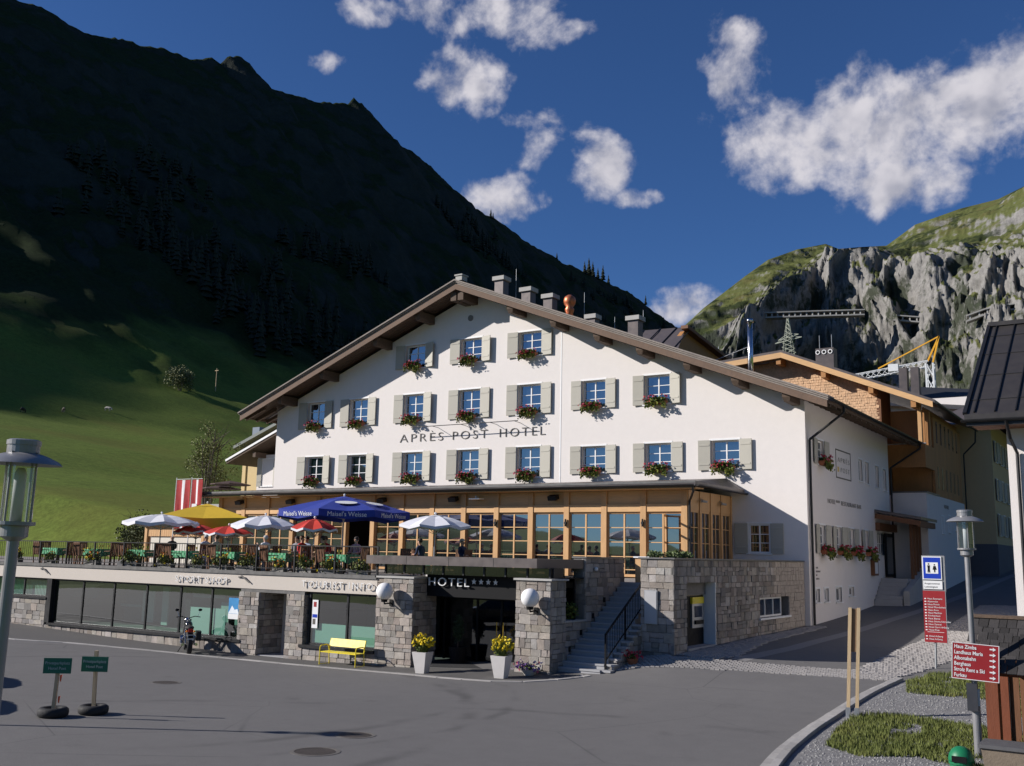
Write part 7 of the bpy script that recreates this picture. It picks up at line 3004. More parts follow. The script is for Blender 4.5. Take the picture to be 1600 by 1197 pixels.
# roof
m_ = MB()
y0, y1 = 59.6, 73.2
for (a, b) in ((-27, CA), (CA, -10.75)):
    m_.prism([(a, y0, chz(a) - .10), (b, y0, chz(b) - .10), (b, y0, chz(b) + .08), (a, y0, chz(a) + .08)], (0, y1 - y0, 0))
cr_ = m_.build('roof', M['metal_roof'], ch)
for (a, b) in ((-27, CA), (CA, -10.85)):
    m_ = MB()
    m_.prism([(a, y0 - .03, chz(a) - .40), (b, y0 - .03, chz(b) - .40), (b, y0 - .03, chz(b) - .07), (a, y0 - .03, chz(a) - .07)], (0, .08, 0))
    m_.build('barge_board', M['larch_h'], cr_)
    m_ = MB()
    m_.prism([(a, y0 + .06, chz(a) - .24), (b, y0 + .06, chz(b) - .24), (b, y0 + .06, chz(b) - .12), (a, y0 + .06, chz(a) - .12)], (0, CY - y0, 0))
    m_.build('soffit', M['orange_wood'], cr_)
for x in (-19.6, -16.9, -14.2, -11.9):
    MB().box(x - .14, y0 + .1, chz(x) - .75, x + .14, CY + .1, chz(x) - .26).build('purlin', M['orange_wood'], cr_)
gutter(ch, [(-10.65, y0, chz(-10.75) - .12), (-10.65, y1, chz(-10.75) - .12)], .09, M['dark_metal'])
m_ = MB()
m_.path([(-10.65, 72.6, chz(-10.75) - .2), (-10.7, 72.6, 11.6), (-11.4, 72.3, 10.8), (-11.4, 72.3, 4.2)], .05, 8)
m_.build('downpipe', M['dark_metal'], ch)
m_ = MB().box(-17.9, 61.7, 14.6, -16.8, 62.5, 16.6)
chm = m_.build('chimney', M['metal_roof'], ch)
for k in range(3):
    MB().lathe((-17.75 + k * .38, 61.68, 16.35), [(.14, -.03), (.14, .05), (.09, .05), (.09, -.03)], 14, 'Y').build('flue_ring', M['white_paint'], chm)
for x in (-17.75, -17.0):
    MB().tube((x, 62.1, 16.6), (x, 62.1, 17.5), .02, .02, 6).build('aerial', M['galv'], chm)
for k in range(6):
    yy = 64.0 + k * 1.3
    for zz in (8.0, 10.7):
        MB().box(-11.57, yy, zz, -11.545, yy + .30, zz + 1.3).build('slot_window', M['win_glass'], ch)
# small white windows in the base
for (yy, zz) in ((64.5, 5.4), (66.6, 5.5), (68.8, 5.7)):
    make_window(ch, (-11.5, yy), zz, zz + 1.0, .7, 'S', .05, 0, True, 1, 1, wr)
letters('HOTEL', .3, .02, mat('soft_grey_letter', (.3, .28, .26)), ch, (-11.48, 65.0, 6.9), 1.5, pi / 2)

# porch over the street door with its steps
po = thing('entrance_porch', 'brown timber entrance porch with steps on the street side of the hotel', 'porch', (-12.4, 58, 1.7))
bw = M['brown_wood']
m_ = MB()
m_.add([(-13.33, 55.8, 6.25), (-11.0, 55.8, 5.85), (-11.0, 60.0, 5.85), (-13.33, 60.0, 6.25), (-13.33, 55.8, 6.40), (-11.0, 55.8, 6.0), (-11.0, 60.0, 6.0), (-13.33, 60.0, 6.40)], [(0, 3, 2, 1), (4, 5, 6, 7), (0, 1, 5, 4), (1, 2, 6, 5), (2, 3, 7, 6), (3, 0, 4, 7)])
m_.build('roof', M['metal_roof'], po)
MB().bar((-13.3, 55.85, 6.05), (-11.05, 55.85, 5.66), .12, .26).build('verge_beam', bw, po)
MB().box(-11.25, 55.9, 5.5, -11.08, 59.9, 5.80).build('eave_beam', bw, po)
for yy in (57.4, 58.1, 58.8, 59.5):
    MB().box(-11.95, yy, 2.6, -11.80, yy + .16, 5.7).build('post', bw, po)
MB().box(-13.33, 55.9, 5.3, -13.1, 59.9, 5.7).build('wall_plate', bw, po)
dr = MB().box(-13.30, 57.6, 2.85, -13.22, 59.2, 5.2).build('door', M['black'], po)
MB().box(-13.215, 57.75, 3.0, -13.205, 59.05, 5.0).build('pane', M['dark_glass'], dr)
for k in range(6):
    MB().box(-13.3, 55.0 + .32 * k, 1.2, -11.95, 55.42 + .32 * k, 1.55 + .21 * (k + 1)).build('step', M['granite'], po)
MB().box(-13.3, 57.0, 1.2, -11.9, 60.0, 2.80).build('landing', M['granite'], po)
MB().box(-11.9, 55.2, 1.2, -11.6, 60.0, 2.2).build('flank_wall', M['concrete'], po)
MB().add([(-11.9, 55.2, 2.2), (-11.6, 55.2, 2.2), (-11.6, 60, 3.5), (-11.9, 60, 3.5), (-11.9, 60, 2.2), (-11.6, 60, 2.2)], [(0, 1, 2, 3), (0, 3, 4), (1, 5, 2), (3, 2, 5, 4)]).build('sloped_flank', M['concrete'], po)

# ------------------------------------------------------------------ rear wing with sheet metal roof
rwg = thing('rear_wing', 'rear hotel wing with brown standing seam roof and timber side', 'building', (-33, 62, 2))
MB().box(-45, 60.2, 1.5, -26.6, 80, 16.5).build('body', M['orange_wood'], rwg)
m_ = MB()
m_.add([(-45.5, 58.0, 16.3), (-25.6, 58.0, 16.3), (-26.8, 62.5, 19.1), (-45.5, 62.5, 19.6), (-45.5, 80, 19.6), (-26.4, 80, 16.6)], [(0, 1, 2, 3), (3, 2, 5, 4)])
rf_ = m_.build('roof', M['metal_roof'], rwg, fix=False)
for k in range(16):
    x = -45.2 + k * 1.27
    f = (x + 45.5) / 18.7
    MB().bar((x, 58.0, 16.34), (x * .97 - .9, 62.5, 19.6 - .5 * f + .03), .05, .06).build('standing_seam', M['dark_metal'], rf_)
m_ = MB()
m_.prism([(-26.55, 58.3, 14.0), (-26.55, 58.3, 16.2), (-26.55, 61.6, 18.6), (-26.55, 80, 16.4), (-26.55, 80, 14.0)], (-.3, 0, 0))
m_.build('timber_side', M['orange_wood'], rwg)
m_ = MB()
m_.bar((-26.3, 61.0, 18.75), (-26.3, 80, 16.5), .5, .22)
m_.build('eave_board', M['brown_wood'], rwg)
for k in range(5):
    make_window(rwg, (-26.6, 61.8 + k * 2.1), 14.3, 15.4, .9, 'S', .04, 0, True, 1, 2, wr)
red = thing('red_roof_house', 'distant house with red roof below the cliffs', 'house', (-50, 130, 10))
MB().box(-58, 130, 5, -50, 138, 26.6).build('walls', M['plaster'], red)
m_ = MB()
m_.add([(-58.6, 129.4, 26.4), (-49.2, 129.4, 26.4), (-51.5, 134, 30.0), (-56, 134, 30.0), (-49.2, 138.6, 26.4), (-58.6, 138.6, 26.4)], [(0, 1, 2, 3), (1, 4, 2), (4, 5, 3, 2), (5, 0, 3)])
m_.build('roof', mat('red_roof', (.20, .035, .03), .7, .15, 4), red)
MB().tube((-51.8, 132, 28), (-51.8, 132, 33), .06, .05, 6).build('mast', M['galv'], red)

# ------------------------------------------------------------------ houses on the far side of the street
yb = thing('yellow_house', 'pale yellow plastered house with dark shutters further up the street', 'house', (-9.5, 74, 3))
m_ = MB()
m_.box(-13.5, 75, 2, -10.05, 92, 13.2)
m_.build('walls', M['plaster_yellow'], yb)
for k in range(4):
    for zz in (10.6, 8.0, 5.6):
        make_window(yb, (-10.05, 76.6 + k * 2.6), zz, zz + 1.4, .9, 'S', .06, .55, True, 2, 2, wr)
m_ = MB()
m_.add([(-14.5, 73.6, 13.0), (-7.2, 73.6, 13.0), (-7.2, 93, 13.0), (-14.5, 93, 13.0), (-11, 78, 15.2), (-11, 90, 15.2)], [(0, 1, 4), (1, 2, 5, 4), (2, 3, 5), (3, 0, 4, 5)])
m_.build('roof', M['metal_roof'], yb, fix=False)
MB().box(-13.55, 74.93, 1.5, -10.0, 92, 5.0).build('plinth', mat('grey_plinth', (.14, .14, .15), .8, .1, 3), yb)
dk = thing('dark_roof_house', 'house with dark slate roof and two chimneys beyond the chalet', 'house', (-14, 84, 4))
MB().box(-21, 85, 4, -12, 96, 16.6).build('walls', M['plaster'], dk)
m_ = MB()
m_.add([(-22, 84, 16.5), (-11, 84, 15.2), (-11, 97, 15.2), (-22, 97, 16.5), (-20, 89, 18.6), (-12.3, 89, 17.7)], [(0, 1, 5, 4), (1, 2, 5), (2, 3, 4, 5), (3, 0, 4)])
m_.build('roof', mat('slate_roof', (.035, .036, .040), .55, .15, 4), dk, fix=False)
for x in (-18.0, -17.1):
    MB().box(x, 85.2, 16, x + .62, 86, 19.3).build('chimney', M['metal_roof'], dk)

rb2 = thing('metal_roof_house', 'white house with large dark seamed metal roof at the street corner', 'house', (-4.5, 37, .8))
MB().box(-4.52, 37.3, .3, 8, 50, 8.6).build('walls', M['plaster'], rb2)
m_ = MB()
EY0, EZ0, EY1, EZ1 = 36.0, 8.5, 42.0, 12.7
def rr(s, t, off=0.0):
    return (-5.6 + .12 * t + s, EY0 + (EY1 - EY0) * t, EZ0 + (EZ1 - EZ0) * t + off)
m_.add([rr(0, 0), rr(14, 0), rr(14, 1), rr(0, 1), rr(0, 0, -.22), rr(14, 0, -.22), rr(14, 1, -.22), rr(0, 1, -.22)], [(0, 1, 2, 3), (7, 6, 5, 4), (0, 4, 5, 1), (1, 5, 6, 2), (2, 6, 7, 3), (3, 7, 4, 0)])
m_.add([rr(0, 1), rr(14, 1), (9, 50, 9), (-5.5, 50, 9)], [(0, 1, 2, 3)])
darkroof = mat('charcoal_sheet', (.052, .047, .046), .45, .12, 3.0, .06, 9, metal=.25, rnd_obj=.05)
rfo = m_.build('roof', darkroof, rb2, fix=False)
for k in range(10):
    s = .30 + k * .62
    a, b = Vector(rr(s, .01, .03)), Vector(rr(s, .985, .03))
    MB().bar(a, b, .035, .06).build('standing_seam', M['dark_metal'], rfo)
for t in (.14, .40, .64, .86):
    MB().bar(rr(.02, t, .012), rr(9, t, .012), .03, .02).build('cross_lap', M['dark_metal'], rfo)
MB().bar(rr(.02, 0, .03), rr(.02, 1, .03), .12, .10).build('verge_trim', M['dark_metal'], rfo)
MB().bar(rr(0, 1, .06), rr(9, 1, .06), .25, .16).build('ridge_trim', darkroof, rfo)
MB().box(-5.55, 36.02, 8.12, 8.4, 36.12, 8.36).build('eave_fascia', M['dark_metal'], rfo)
MB().box(-5.4, 36.12, 8.12, 8.4, 37.3, 8.18).build('soffit', bw, rfo)
gutter(rb2, [(-5.7, 35.95, 8.32), (8.4, 35.95, 8.32)], .09, M['dark_metal'])
m_ = MB()
m_.path([(-4.35, 35.95, 8.25), (-4.3, 36.3, 7.7), (-4.22, 37.2, 7.3), (-4.22, 37.2, .9)], .055, 8)
m_.build('downpipe', M['dark_metal'], rb2)
for k in range(3):
    make_window(rb2, (-1.5 + k * 2.6, 37.3), 4.6, 5.9, 1.0, 'F', .12, .5, True, 2, 2, wr)

# ------------------------------------------------------------------ house up the meadow behind the hotel
an = thing('cream_annex', 'small cream house with two tiled lean-to roofs beside the hotel gable', 'house', (-62, 58, 5))
MB().box(-64.1, 58.0, 3.5, -54, 66, 12.2).build('walls', M['plaster_yellow'], an)
m_ = MB()
m_.add([(-64.7, 57.2, 11.75), (-54, 57.2, 15.6), (-54, 67, 15.6), (-64.7, 67, 11.75), (-64.7, 57.2, 12.0), (-54, 57.2, 15.85), (-54, 67, 15.85), (-64.7, 67, 12.0)], [(0, 3, 2, 1), (4, 5, 6, 7), (0, 1, 5, 4), (1, 2, 6, 5), (2, 3, 7, 6), (3, 0, 4, 7)])
m_.build('upper_roof', mat('grey_green_roof', (.17, .19, .18), .6, .15, 4), an)
MB().box(-63.6, 58.2, 12, -62.8, 58.9, 13.6).build('chimney', mat('blue_chimney', (.16, .20, .26), .6, .1, 4), an)
MB().box(-64.2, 57.9, 3.5, -63.8, 58.05, 11.6).build('corner_post', M['plaster_yellow'], an)
an2 = thing('balcony_wing', 'lean-to wing with white eave board and dark door beside the hotel gable', 'building', (-52, 50, 3.5))
MB().box(-54.1, 50.2, 3.0, -46.2, 57, 10.2).build('walls', M['plaster'], an2)
m_ = MB()
m_.add([(-56.0, 49.0, 9.55), (-46.05, 49.0, 13.4), (-46.05, 58, 13.4), (-56.0, 58, 9.55), (-56.0, 49.0, 9.75), (-46.05, 49.0, 13.6), (-46.05, 58, 13.6), (-56.0, 58, 9.75)], [(0, 3, 2, 1), (4, 5, 6, 7), (0, 1, 5, 4), (1, 2, 6, 5), (2, 3, 7, 6), (3, 0, 4, 7)])
m_.build('roof', M['old_wood'], an2)
m_ = MB()
m_.bar((-56.05, 48.97, 9.78), (-46.05, 48.97, 13.63), .06, .14)
m_.build('eave_board', M['white_paint'], an2)
for x in (-53.6, -50.9):
    MB().box(x, 49.2, 9.6 + (x + 56) * .38 - .55, x + .28, 50.3, 9.6 + (x + 56) * .38 - .2).build('purlin', M['old_wood'], an2)
make_window(an2, (-54.4 + 1.35, 50.2), 8.0, 9.9, 1.1, 'F', .05, .4, True, 1, 2, wr)
# dark parasols on the upper meadow terrace
for i, (x, y, z) in enumerate(((-55.4, 48.2, 7.75), (-53.6, 47.4, 7.95))):
    t = thing('brown_parasol', ('flat brown parasol further from the hotel gable', 'flat brown parasol close to the hotel gable')[i], 'parasol', (x, y, 3.2))
    MB().lathe((x, y, z), [(1.35, -.06), (1.33, 0), (.6, .14), (.0001, .24)], 8).build('canopy', mat('brown_canvas', (.075, .045, .04), .8, .1, 4), t)
    MB().tube((x, y, 3.2), (x, y, z + .2), .03, .03, 8).build('pole', M['old_wood'], t)
dkc = thing('deck_chair', 'faded red deck chair on the upper terrace beside the gable', 'deck chair', (-52.3, 48.6, 6.6), .4)
MB().add([(-.3, -.7, .25), (.3, -.7, .25), (.3, .1, .45), (-.3, .1, .45), (.3, .55, 1.0), (-.3, .55, 1.0)], [(0, 1, 2, 3), (3, 2, 4, 5)]).build('sling', mat('faded_red', (.55, .14, .12), .8, .1, 4), dkc, local=True, fix=False)
for s in (-1, 1):
    MB().path([(s * .32, -.75, .22), (s * .32, .6, .98)], .02, 6).build('rail', M['timber'], dkc, local=True)
    MB().path([(s * .32, -.6, 0), (s * .32, .3, .75)], .02, 6).build('leg', M['timber'], dkc, local=True)
upt = thing('upper_terrace', 'grass bank terrace behind the pavilion roof', 'terrace', (-53, 48.5, 3))
MB().box(-57, 47.0, 2.5, -46.2, 50.1, 6.6).build('retaining_wall', M['concrete'], upt)

# ------------------------------------------------------------------ crane, pylon, galleries
cr = thing('tower_crane', 'white and yellow tower crane with folded jib behind the chalet', 'crane', (-20.1, 110, 5))
wy, wg = mat('crane_yellow', (.72, .36, .02), .5, .08, 4), mat('crane_white', (.66, .68, .70), .5, .06, 4)
def lattice(m_, a, b, w, n, th):
    a, b = Vector(a), Vector(b)
    d = b - a
    up = Vector((0, 0, 1)) if abs(d.normalized().z) < .9 else Vector((0, 1, 0))
    s = d.cross(up).normalized() * w / 2
    u = s.cross(d).normalized() * w / 2
    cs = [s + u, -s + u, -s - u, s - u]
    for c in cs:
        m_.bar(a + c, b + c, th, th)
    for k in range(n):
        p, q = a + d * k / n, a + d * (k + 1) / n
        for i in range(4):
            j = (i + 1) % 4
            m_.bar(p + cs[i], q + cs[j], th * .6, th * .6)
m_ = MB()
lattice(m_, (-20.1, 110, 4), (-20.1, 110, 24.1), .7, 14, .16)
m_.build('mast', wg, cr)
m_ = MB()
lattice(m_, (-20.2, 110, 24.1), (-27.8, 110, 23.2), .62, 13, .07)
m_.build('jib', wg, cr)
m_ = MB()
m_.bar((-20.3, 110, 24.4), (-19.1, 110, 26.9), .16, .16)
m_.bar((-19.8, 110, 24.2), (-19.1, 110, 26.9), .16, .16)
m_.bar((-19.1, 110, 26.9), (-25.3, 110, 24.0), .12, .12)
m_.build('apex_frame', wy, cr)
MB().box(-24.2, 109.6, 23.55, -23.2, 110.4, 24.3).build('winch_box', wg, cr)
MB().tube((-19.1, 110, 26.9), (-18.5, 110, 20), .02, .02, 5).build('hoist_rope', M['dark_metal'], cr)

def dirv(az, tanel, dist):
    a = radians(az)
    return Vector((sin(a) * dist, cos(a) * dist, HC + tanel * dist))


py = thing('power_pylon', 'steel lattice power pylon in front of the dark cliff', 'pylon', tuple(dirv(-17.6, .195, 420)))
m_ = MB()
base_, top_ = dirv(-17.6, .196, 420), dirv(-17.6, .2335, 420)
H_ = top_.z - base_.z
for sx in (-1, 1):
    for sy in (-1, 1):
        m_.bar(base_ + Vector((sx * 2.6, sy * 2.6, -6)), top_ + Vector((sx * .3, sy * .3, 0)), .28, .28)
for k in range(9):
    f0, f1 = k / 9, (k + 1) / 9
    w0, w1 = 2.6 * (1 - f0) + .3 * f0, 2.6 * (1 - f1) + .3 * f1
    z0, z1 = base_.z + H_ * f0, base_.z + H_ * f1
    for s in (-1, 1):
        m_.bar((base_.x - w0, base_.y + s * w0, z0), (base_.x + w1, base_.y + s * w1, z1), .18, .18)
        m_.bar((base_.x + w0, base_.y + s * w0, z0), (base_.x - w1, base_.y + s * w1, z1), .18, .18)
m_.build('tower', mat('pylon_steel', (.30, .32, .27), .6, .1, 4, metal=.3), py)
for zf, L in ((.42, 5.5), (.5, 4.2)):
    m_ = MB()
    zz = base_.z + H_ * zf
    m_.bar((base_.x - L, base_.y, zz - .9), (base_.x + L, base_.y, zz + .9), .35, .35)
    m_.bar((base_.x - L, base_.y, zz - .9), (base_.x, base_.y, zz + 1.6), .2, .2)
    m_.bar((base_.x + L, base_.y, zz + .9), (base_.x, base_.y, zz + 1.6), .2, .2)
    m_.build('cross_arm', MATS['pylon_steel'], py)

from mathutils.bvhtree import BVHTree
_fb = BVHTree.FromPolygons([v.co.copy() for v in far_ob.data.vertices], [tuple(p.vertices) for p in far_ob.data.polygons])


def on_far(az, tanel):
    o_ = Vector((0, 0, HC))
    d_ = (dirv(az, tanel, 1000) - o_).normalized()
    h = _fb.ray_cast(o_, d_, 6000)
    return h[0]


def gallery(label, pts, lit=0):
    hit = [on_far(a, t_) for a, t_ in pts]
    hit = [h for h in hit if h is not None]
    if len(hit) < 2:
        return
    dmin = min(h.length for h in hit)
    P_ = [dirv(a, t_, dmin - 14) for a, t_ in pts]
    t = thing('avalanche_gallery', label, 'road gallery', tuple(P_[0]), 0, 'concrete road galleries on the cliff')
    cm = mat('pale_concrete', (.33, .32, .30), .9, .1, .5)
    for a, b in zip(P_[:-1], P_[1:]):
        MB().bar(a + Vector((0, 6, 6)), b + Vector((0, 6, 6)), 26, 2.2).build('roof_slab', cm, t)
        MB().bar(a + Vector((0, 4, -3.5)), b + Vector((0, 4, -3.5)), 20, 2.6).build('road_deck', cm, t)
        n = max(2, int((b - a).length / 11))
        for k in range(n):
            p = a + (b - a) * (k + .5) / n
            MB().box(p.x - 1.3, p.y - 5, p.z - 3, p.x + 1.3, p.y - 3.4, p.z + 5).build('pillar', cm, t)


gallery('long grey road gallery across the shaded cliff', [(-19.2, .2365), (-16.4, .2362), (-13.57, .2350)])
gallery('short grey road gallery beside the rock rib', [(-12.1, .2280), (-10.35, .2235)])
gallery('curved pale sunlit road gallery at the slope edge', [(-8.5, .2224), (-7.6, .2275), (-6.6, .2300), (-5.0, .2310)])

# ------------------------------------------------------------------ trees
def conifer_mesh(h, r0, seed, layers=9, seg=9):
    r = random.Random(seed)
    m_ = MB()
    for k in range(layers):
        f = k / layers
        z0 = h * (.10 + .86 * f)
        rr = r0 * (1 - f) ** .85 * r.uniform(.85, 1.12) + .02
        hh = h * (1.35 / layers)
        ring = []
        for i in range(seg):
            a = 2 * pi * (i + r.uniform(-.3, .3)) / seg
            q = rr * r.uniform(.62, 1.15)
            ring.append((cos(a) * q, sin(a) * q, z0 - r.uniform(0, .25) * hh))
        top = (0, 0, z0 + hh)
        m_.add(ring + [top], [(i, (i + 1) % seg, seg) for i in range(seg)])
        m_.add(ring + [(0, 0, z0 + .1 * hh)], [((i + 1) % seg, i, seg) for i in range(seg)])
    return m_


FIR = mat('fir_needles', (.011, .018, .007), .8, .35, .5)
# far-off wood on the shaded slope: reads as one mass
def forest():
    r = random.Random(12)
    protos_ = [conifer_mesh(1.0, .20, 500 + i, 6, 6) for i in range(5)]
    P_ = []
    tries = 0
    while len(P_) < 1500 and tries < 60000:
        tries += 1
        y = r.uniform(255, 1500)
        u = r.uniform(335, 640)
        n = noise.noise(Vector((u / 120, y / 150, 3.3))) + .5 * noise.noise(Vector((u / 40, y / 45, 8)))
        if n < .08 + .35 * max(0, (u - 430) / 200):
            continue
        P_.append((-u, y))
    A = np.array(P_)
    Z = left_height(A[:, 0], A[:, 1])
    V, F = [], []
    for (x, y), z in zip(P_, Z):
        p = r.choice(protos_)
        h = r.uniform(9, 19)
        a = r.uniform(0, 6.28)
        ca, sa = cos(a), sin(a)
        b = len(V)
        V.extend((x + (v[0] * ca - v[1] * sa) * h, y + (v[0] * sa + v[1] * ca) * h, z - 1 + v[2] * h) for v in p.v)
        F.extend(tuple(b + i for i in f) for f in p.f)
    m_ = MB()
    m_.v, m_.f, m_.mi = V, F, [0] * len(F)
    return m_.build('mountain_forest', FIR, fix=False)


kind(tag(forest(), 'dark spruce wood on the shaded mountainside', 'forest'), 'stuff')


def fir_tree(x, y, z, h, label, seed, group=None):
    t = thing('fir_tree', label, 'tree', (x, y, z), 0, group)
    m_ = conifer_mesh(h, h * .19, seed, 10, 9)
    m_.build('crown', FIR, t, local=True, fix=False)
    MB().tube((0, 0, -.5), (0, 0, h * .4), h * .018, h * .010, 6).build('trunk', M['old_wood'], t, local=True)


def on_ridge(y, dx=0):
    x = np.array([-700.0 + dx])
    return float(left_height(x, np.array([float(y)]))[0])


r = random.Random(8)
for i, (y, h) in enumerate(((1255, 22), (1268, 28), (1280, 25), (1296, 20), (1312, 26), (1330, 17), (815, 13), (1010, 14), (1015, 11), (1460, 18), (1175, 13))):
    fir_tree(-697, y, on_ridge(y, 3) - 1.5, h, 'dark fir tree standing on the mountain crest against the sky', 600 + i, 'fir trees on the crest')


def leafy_tree(x, y, z, h, rx, rz, label, seed, n, leaf, m, stems=3, clumps=14, sparse=.0, trunkh=.35):
    r = random.Random(seed)
    t = thing('leafy_tree', label, 'tree', (x, y, z))
    tk = MB()
    cr_ = MB()
    for s in range(stems):
        a = r.uniform(0, 6.28)
        top = Vector((cos(a) * rx * .35, sin(a) * rx * .35, h * r.uniform(.75, .95)))
        mid = top * .5 + Vector((r.uniform(-.1, .1), r.uniform(-.1, .1), 0)) * rx
        b0 = Vector((cos(a) * .1, sin(a) * .1, -.3))
        w = h * .016
        tk.tube(b0, mid, w, w * .7, 6)
        tk.tube(mid, top, w * .7, w * .25, 6)
        for k in range(7):
            f = r.uniform(.35, .95)
            p = b0 + (mid - b0) * min(1, f * 2) if f < .5 else mid + (top - mid) * (f * 2 - 1)
            a2 = r.uniform(0, 6.28)
            q = p + Vector((cos(a2) * rx * .5, sin(a2) * rx * .5, h * r.uniform(.08, .2)))
            tk.tube(p, q, w * .3, w * .1, 5)
    tk.build('trunk', mat('grey_bark', (.13, .11, .085), .9, .25, 8), t, local=True)
    cs = []
    for k in range(clumps):
        d = Vector((r.gauss(0, 1), r.gauss(0, 1), r.gauss(0, 1))).normalized() * r.random() ** .4
        cs.append((Vector((d.x * rx * .8, d.y * rx * .8, h * (trunkh + (1 - trunkh) / 2) + d.z * rz * .8)), r.uniform(.25, .45) * rx))
    for i in range(n):
        c, cr0 = r.choice(cs)
        d = Vector((r.gauss(0, 1), r.gauss(0, 1), r.gauss(0, .8))).normalized()
        p = c + d * cr0 * r.random() ** .4
        a = Vector((r.uniform(-1, 1), r.uniform(-1, 1), r.uniform(-.3, 1))).normalized()
        b = a.cross(Vector((r.uniform(-1, 1), r.uniform(-1, 1), r.uniform(-1, 1)))).normalized()
        e = a.cross(b)
        s = leaf * r.uniform(.6, 1.3)
        cr_.add([p - b * s * .5, p + e * s * .4, p + b * s * .5, p - e * s * .4], [(0, 1, 2, 3)])
    cr_.build('crown', m, t, local=True, fix=False)


def mz(x, y):
    return float(left_height(np.array([float(x)]), np.array([float(y)]))[0])


olive_l = mat('alder_leaf', (.17, .18, .06), .7, .4, 1.5)
leafy_tree(-63.6, 54, mz(-63.6, 54) - .2, 13.5 - mz(-63.6, 54), 2.5, 3.6, 'thin open alder with several stems beside the red and white flags', 701, 4600, .12, olive_l, 6, 26, trunkh=.3)
leafy_tree(-54.3, 41.2, 2.5, 3.3, 2.15, 1.3, 'round dark bush at the end of the terrace by the bar hut', 702, 5200, .13, mat('dark_bush_leaf', (.075, .090, .030), .7, .4, 3), 3, 22, trunkh=.1)
# lone bush on the meadow brow
bx0, by0 = -279.0, 222.0
leafy_tree(bx0, by0, mz(bx0, by0) - .5, 9.5, 5.6, 4.2, 'pale round tree on the brow of the sunlit meadow', 703, 3200, .55, mat('pale_leaf', (.15, .165, .075), .7, .35, .5), 4, 18, trunkh=.12)
post_ = thing('wooden_pole', 'slim pole on the meadow beside the pale round tree', 'pole', (-286, 243, mz(-286, 243)))
MB().tube((0, 0, -1), (0, 0, 8.5), .16, .12, 8).build('pole', M['timber'], post_, local=True)
MB().box(-.9, -.08, 7.6, .9, .08, 7.8).build('cross_piece', M['timber'], post_, local=True)
for i, (dx, s_) in enumerate(((-55.5, .7), (-57.5, .6))):
    pass


def cow(x, y, rz, body, label):
    z = mz(x, y)
    t = thing('cow', label, 'cow', (x, y, z), rz, 'cows grazing on the meadow')
    J = [(0, -.75, 1.05, .26, .32), (0, -.35, 1.0, .32, .38), (0, .15, 1.0, .31, .36), (0, .62, 1.08, .24, .32), (0, .88, 1.05, .14, .18), (0, 1.12, .80, .13, .15), (0, 1.30, .50, .10, .12), (0, 1.40, .32, .075, .08), (0, -1.0, 1.12, .06, .07), (0, -1.06, .6, .03, .03)]
    E_ = [(0, 1), (1, 2), (2, 3), (3, 4), (4, 5), (5, 6), (6, 7), (0, 8), (8, 9)]
    for s in (-1, 1):
        b = len(J)
        J += [(s * .18, .55, .78, .11, .12), (s * .18, .58, .42, .07, .07), (s * .18, .56, .05, .06, .06)]
        E_ += [(3, b), (b, b + 1), (b + 1, b + 2)]
        b = len(J)
        J += [(s * .19, -.72, .82, .14, .16), (s * .19, -.62, .55, .09, .09), (s * .19, -.80, .36, .06, .06), (s * .19, -.76, .05, .06, .06)]
        E_ += [(0, b), (b, b + 1), (b + 1, b + 2), (b + 2, b + 3)]
    me = skin_figure('body', J, E_, 1, 1)
    me.materials.append(body)
    ob = bpy.data.objects.new('body', me)
    COL.objects.link(ob)
    ob.parent = t
    m_ = MB()
    for s in (-1, 1):
        m_.sphere((s * .19, 1.13, .86), .09, 8, 6, (1.2, .4, .6))
    m_.build('ears', body, t, local=True)


cow(-222, 133, .6, mat('dark_cow', (.035, .028, .025), .8, .3, 2), 'dark brown cow grazing at the shadow edge of the meadow')
cow(-228, 147, 1.2, mat('pied_cow', (.18, .15, .12), .8, .8, 1.2), 'brown and white cow on the meadow beside the shadow edge')
cow(-236, 165, -1.3, mat('pale_cow', (.42, .39, .35), .8, .2, 2), 'pale grey cow lying highest on the meadow')

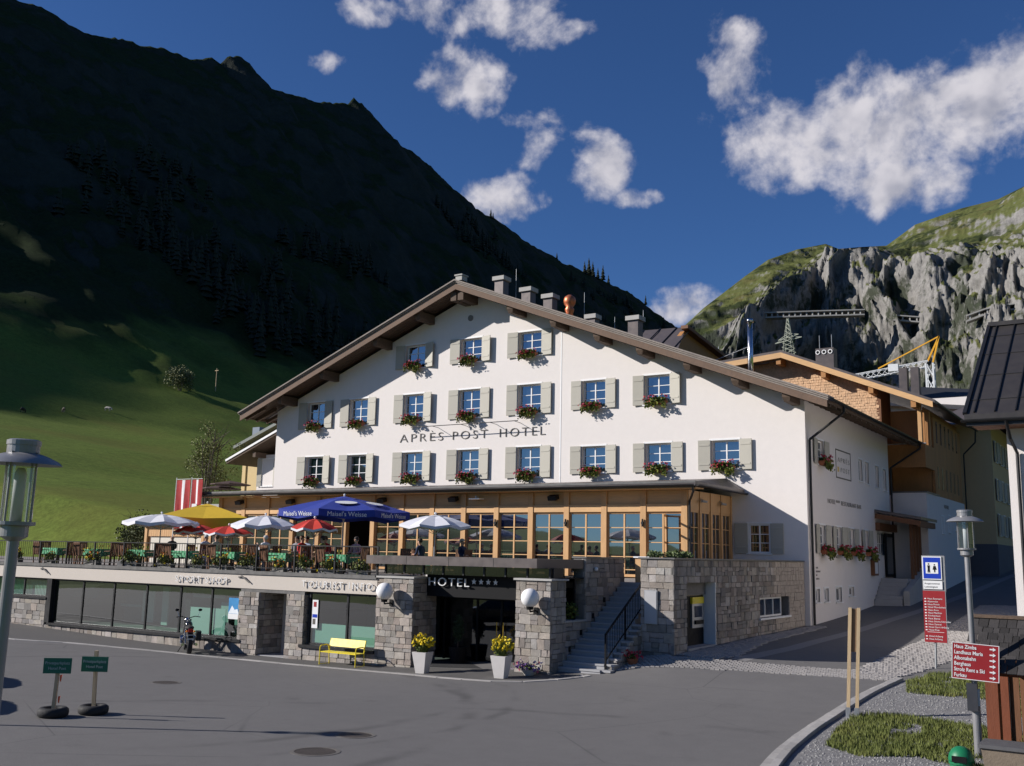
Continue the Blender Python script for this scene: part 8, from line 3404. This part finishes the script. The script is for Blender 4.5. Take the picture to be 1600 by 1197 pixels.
# ------------------------------------------------------------------ cars parked on the plaza, beside the view
def car(x, y, rz, paint, label):
    z = gz(x, y)
    t = thing('parked_car', label, 'car', (x, y, z), rz, 'cars parked on the plaza')
    # stations along the length (y): half width low, half width high, z low, z belt, z roof
    S_ = [(-2.10, .72, .70, .45, .78, .80), (-1.95, .84, .80, .28, .88, .92), (-1.55, .88, .78, .24, .92, 1.36), (-.9, .88, .70, .22, .92, 1.50), (.1, .88, .70, .22, .92, 1.50),
          (.75, .88, .74, .22, .92, 1.34), (1.25, .88, .82, .22, .93, .98), (1.85, .84, .76, .26, .82, .84), (2.12, .70, .66, .42, .66, .68)]
    m_ = MB()
    n = 12
    for (yy, w0, w1, z0, zb, zr) in S_:
        ring = [(-w0 * .9, z0), (-w0, z0 + .15), (-w0, zb - .12), (-w0 * .97, zb), (-w1 * .88, zr - .06), (-w1 * .55, zr), (w1 * .55, zr), (w1 * .88, zr - .06), (w0 * .97, zb), (w0, zb - .12), (w0, z0 + .15), (w0 * .9, z0)]
        m_.v.extend((p[0], yy, p[1]) for p in ring)
    for k in range(len(S_) - 1):
        for i in range(n):
            j = (i + 1) % n
            m_.f.append((k * n + i, k * n + j, (k + 1) * n + j, (k + 1) * n + i))
    m_.f.append(tuple(range(n)))
    m_.f.append(tuple(range((len(S_) - 1) * n, len(S_) * n)))
    m_.mi = [0] * len(m_.f)
    m_.build('body', paint, t, local=True, smooth=True)
    gm_ = M['dark_glass']
    for s in (-1, 1):
        MB().add([(s * .865, -1.4, .96), (s * .865, .95, .96), (s * .70, .55, 1.36), (s * .655, -.9, 1.42), (s * .70, -1.35, 1.30)], [(0, 1, 2, 3, 4)]).build('side_window', gm_, t, local=True, fix=False)
        MB().sphere((s * .66, 2.02, .66), .12, 10, 8, (1.2, .5, .6)).build('headlight', M['galv'], t, local=True)
        MB().sphere((s * .98, .78, .98), .10, 8, 6, (1, .6, .7)).build('mirror', paint, t, local=True)
    MB().add([(-.70, 1.24, 1.0), (.70, 1.24, 1.0), (.60, .70, 1.39), (-.60, .70, 1.39)], [(0, 1, 2, 3)]).build('windscreen', gm_, t, local=True, fix=False)
    MB().box(-.26, 2.12, .42, .26, 2.14, .53).build('number_plate', M['white_sign'], t, local=True)
    for (wx, wy) in ((-.80, 1.35), (.80, 1.35), (-.80, -1.32), (.80, -1.32)):
        m_ = MB()
        m_.lathe((wx, wy, .31), [(.19, -.10), (.29, -.10), (.31, -.06), (.31, .06), (.29, .10), (.19, .10)], 20, 'X')
        w_ = m_.build('wheel', M['rubber'], t, local=True)
        MB().lathe((wx, wy, .31), [(.001, -.09), (.19, -.09), (.19, .09), (.001, .09)], 16, 'X').build('rim', M['galv'], w_, local=True)


car(-29.3, 14.3, radians(60), mat('dark_car_paint', (.012, .014, .018), .25, .1, 3, coat=.8), 'dark parked car farther along the plaza edge')
car(-25.25, 11.75, radians(60), mat('silver_car_paint', (.34, .35, .36), .3, .05, 3, metal=.4, coat=.8), 'silver parked car beside the dark one')
bpy.context.view_layer.update()
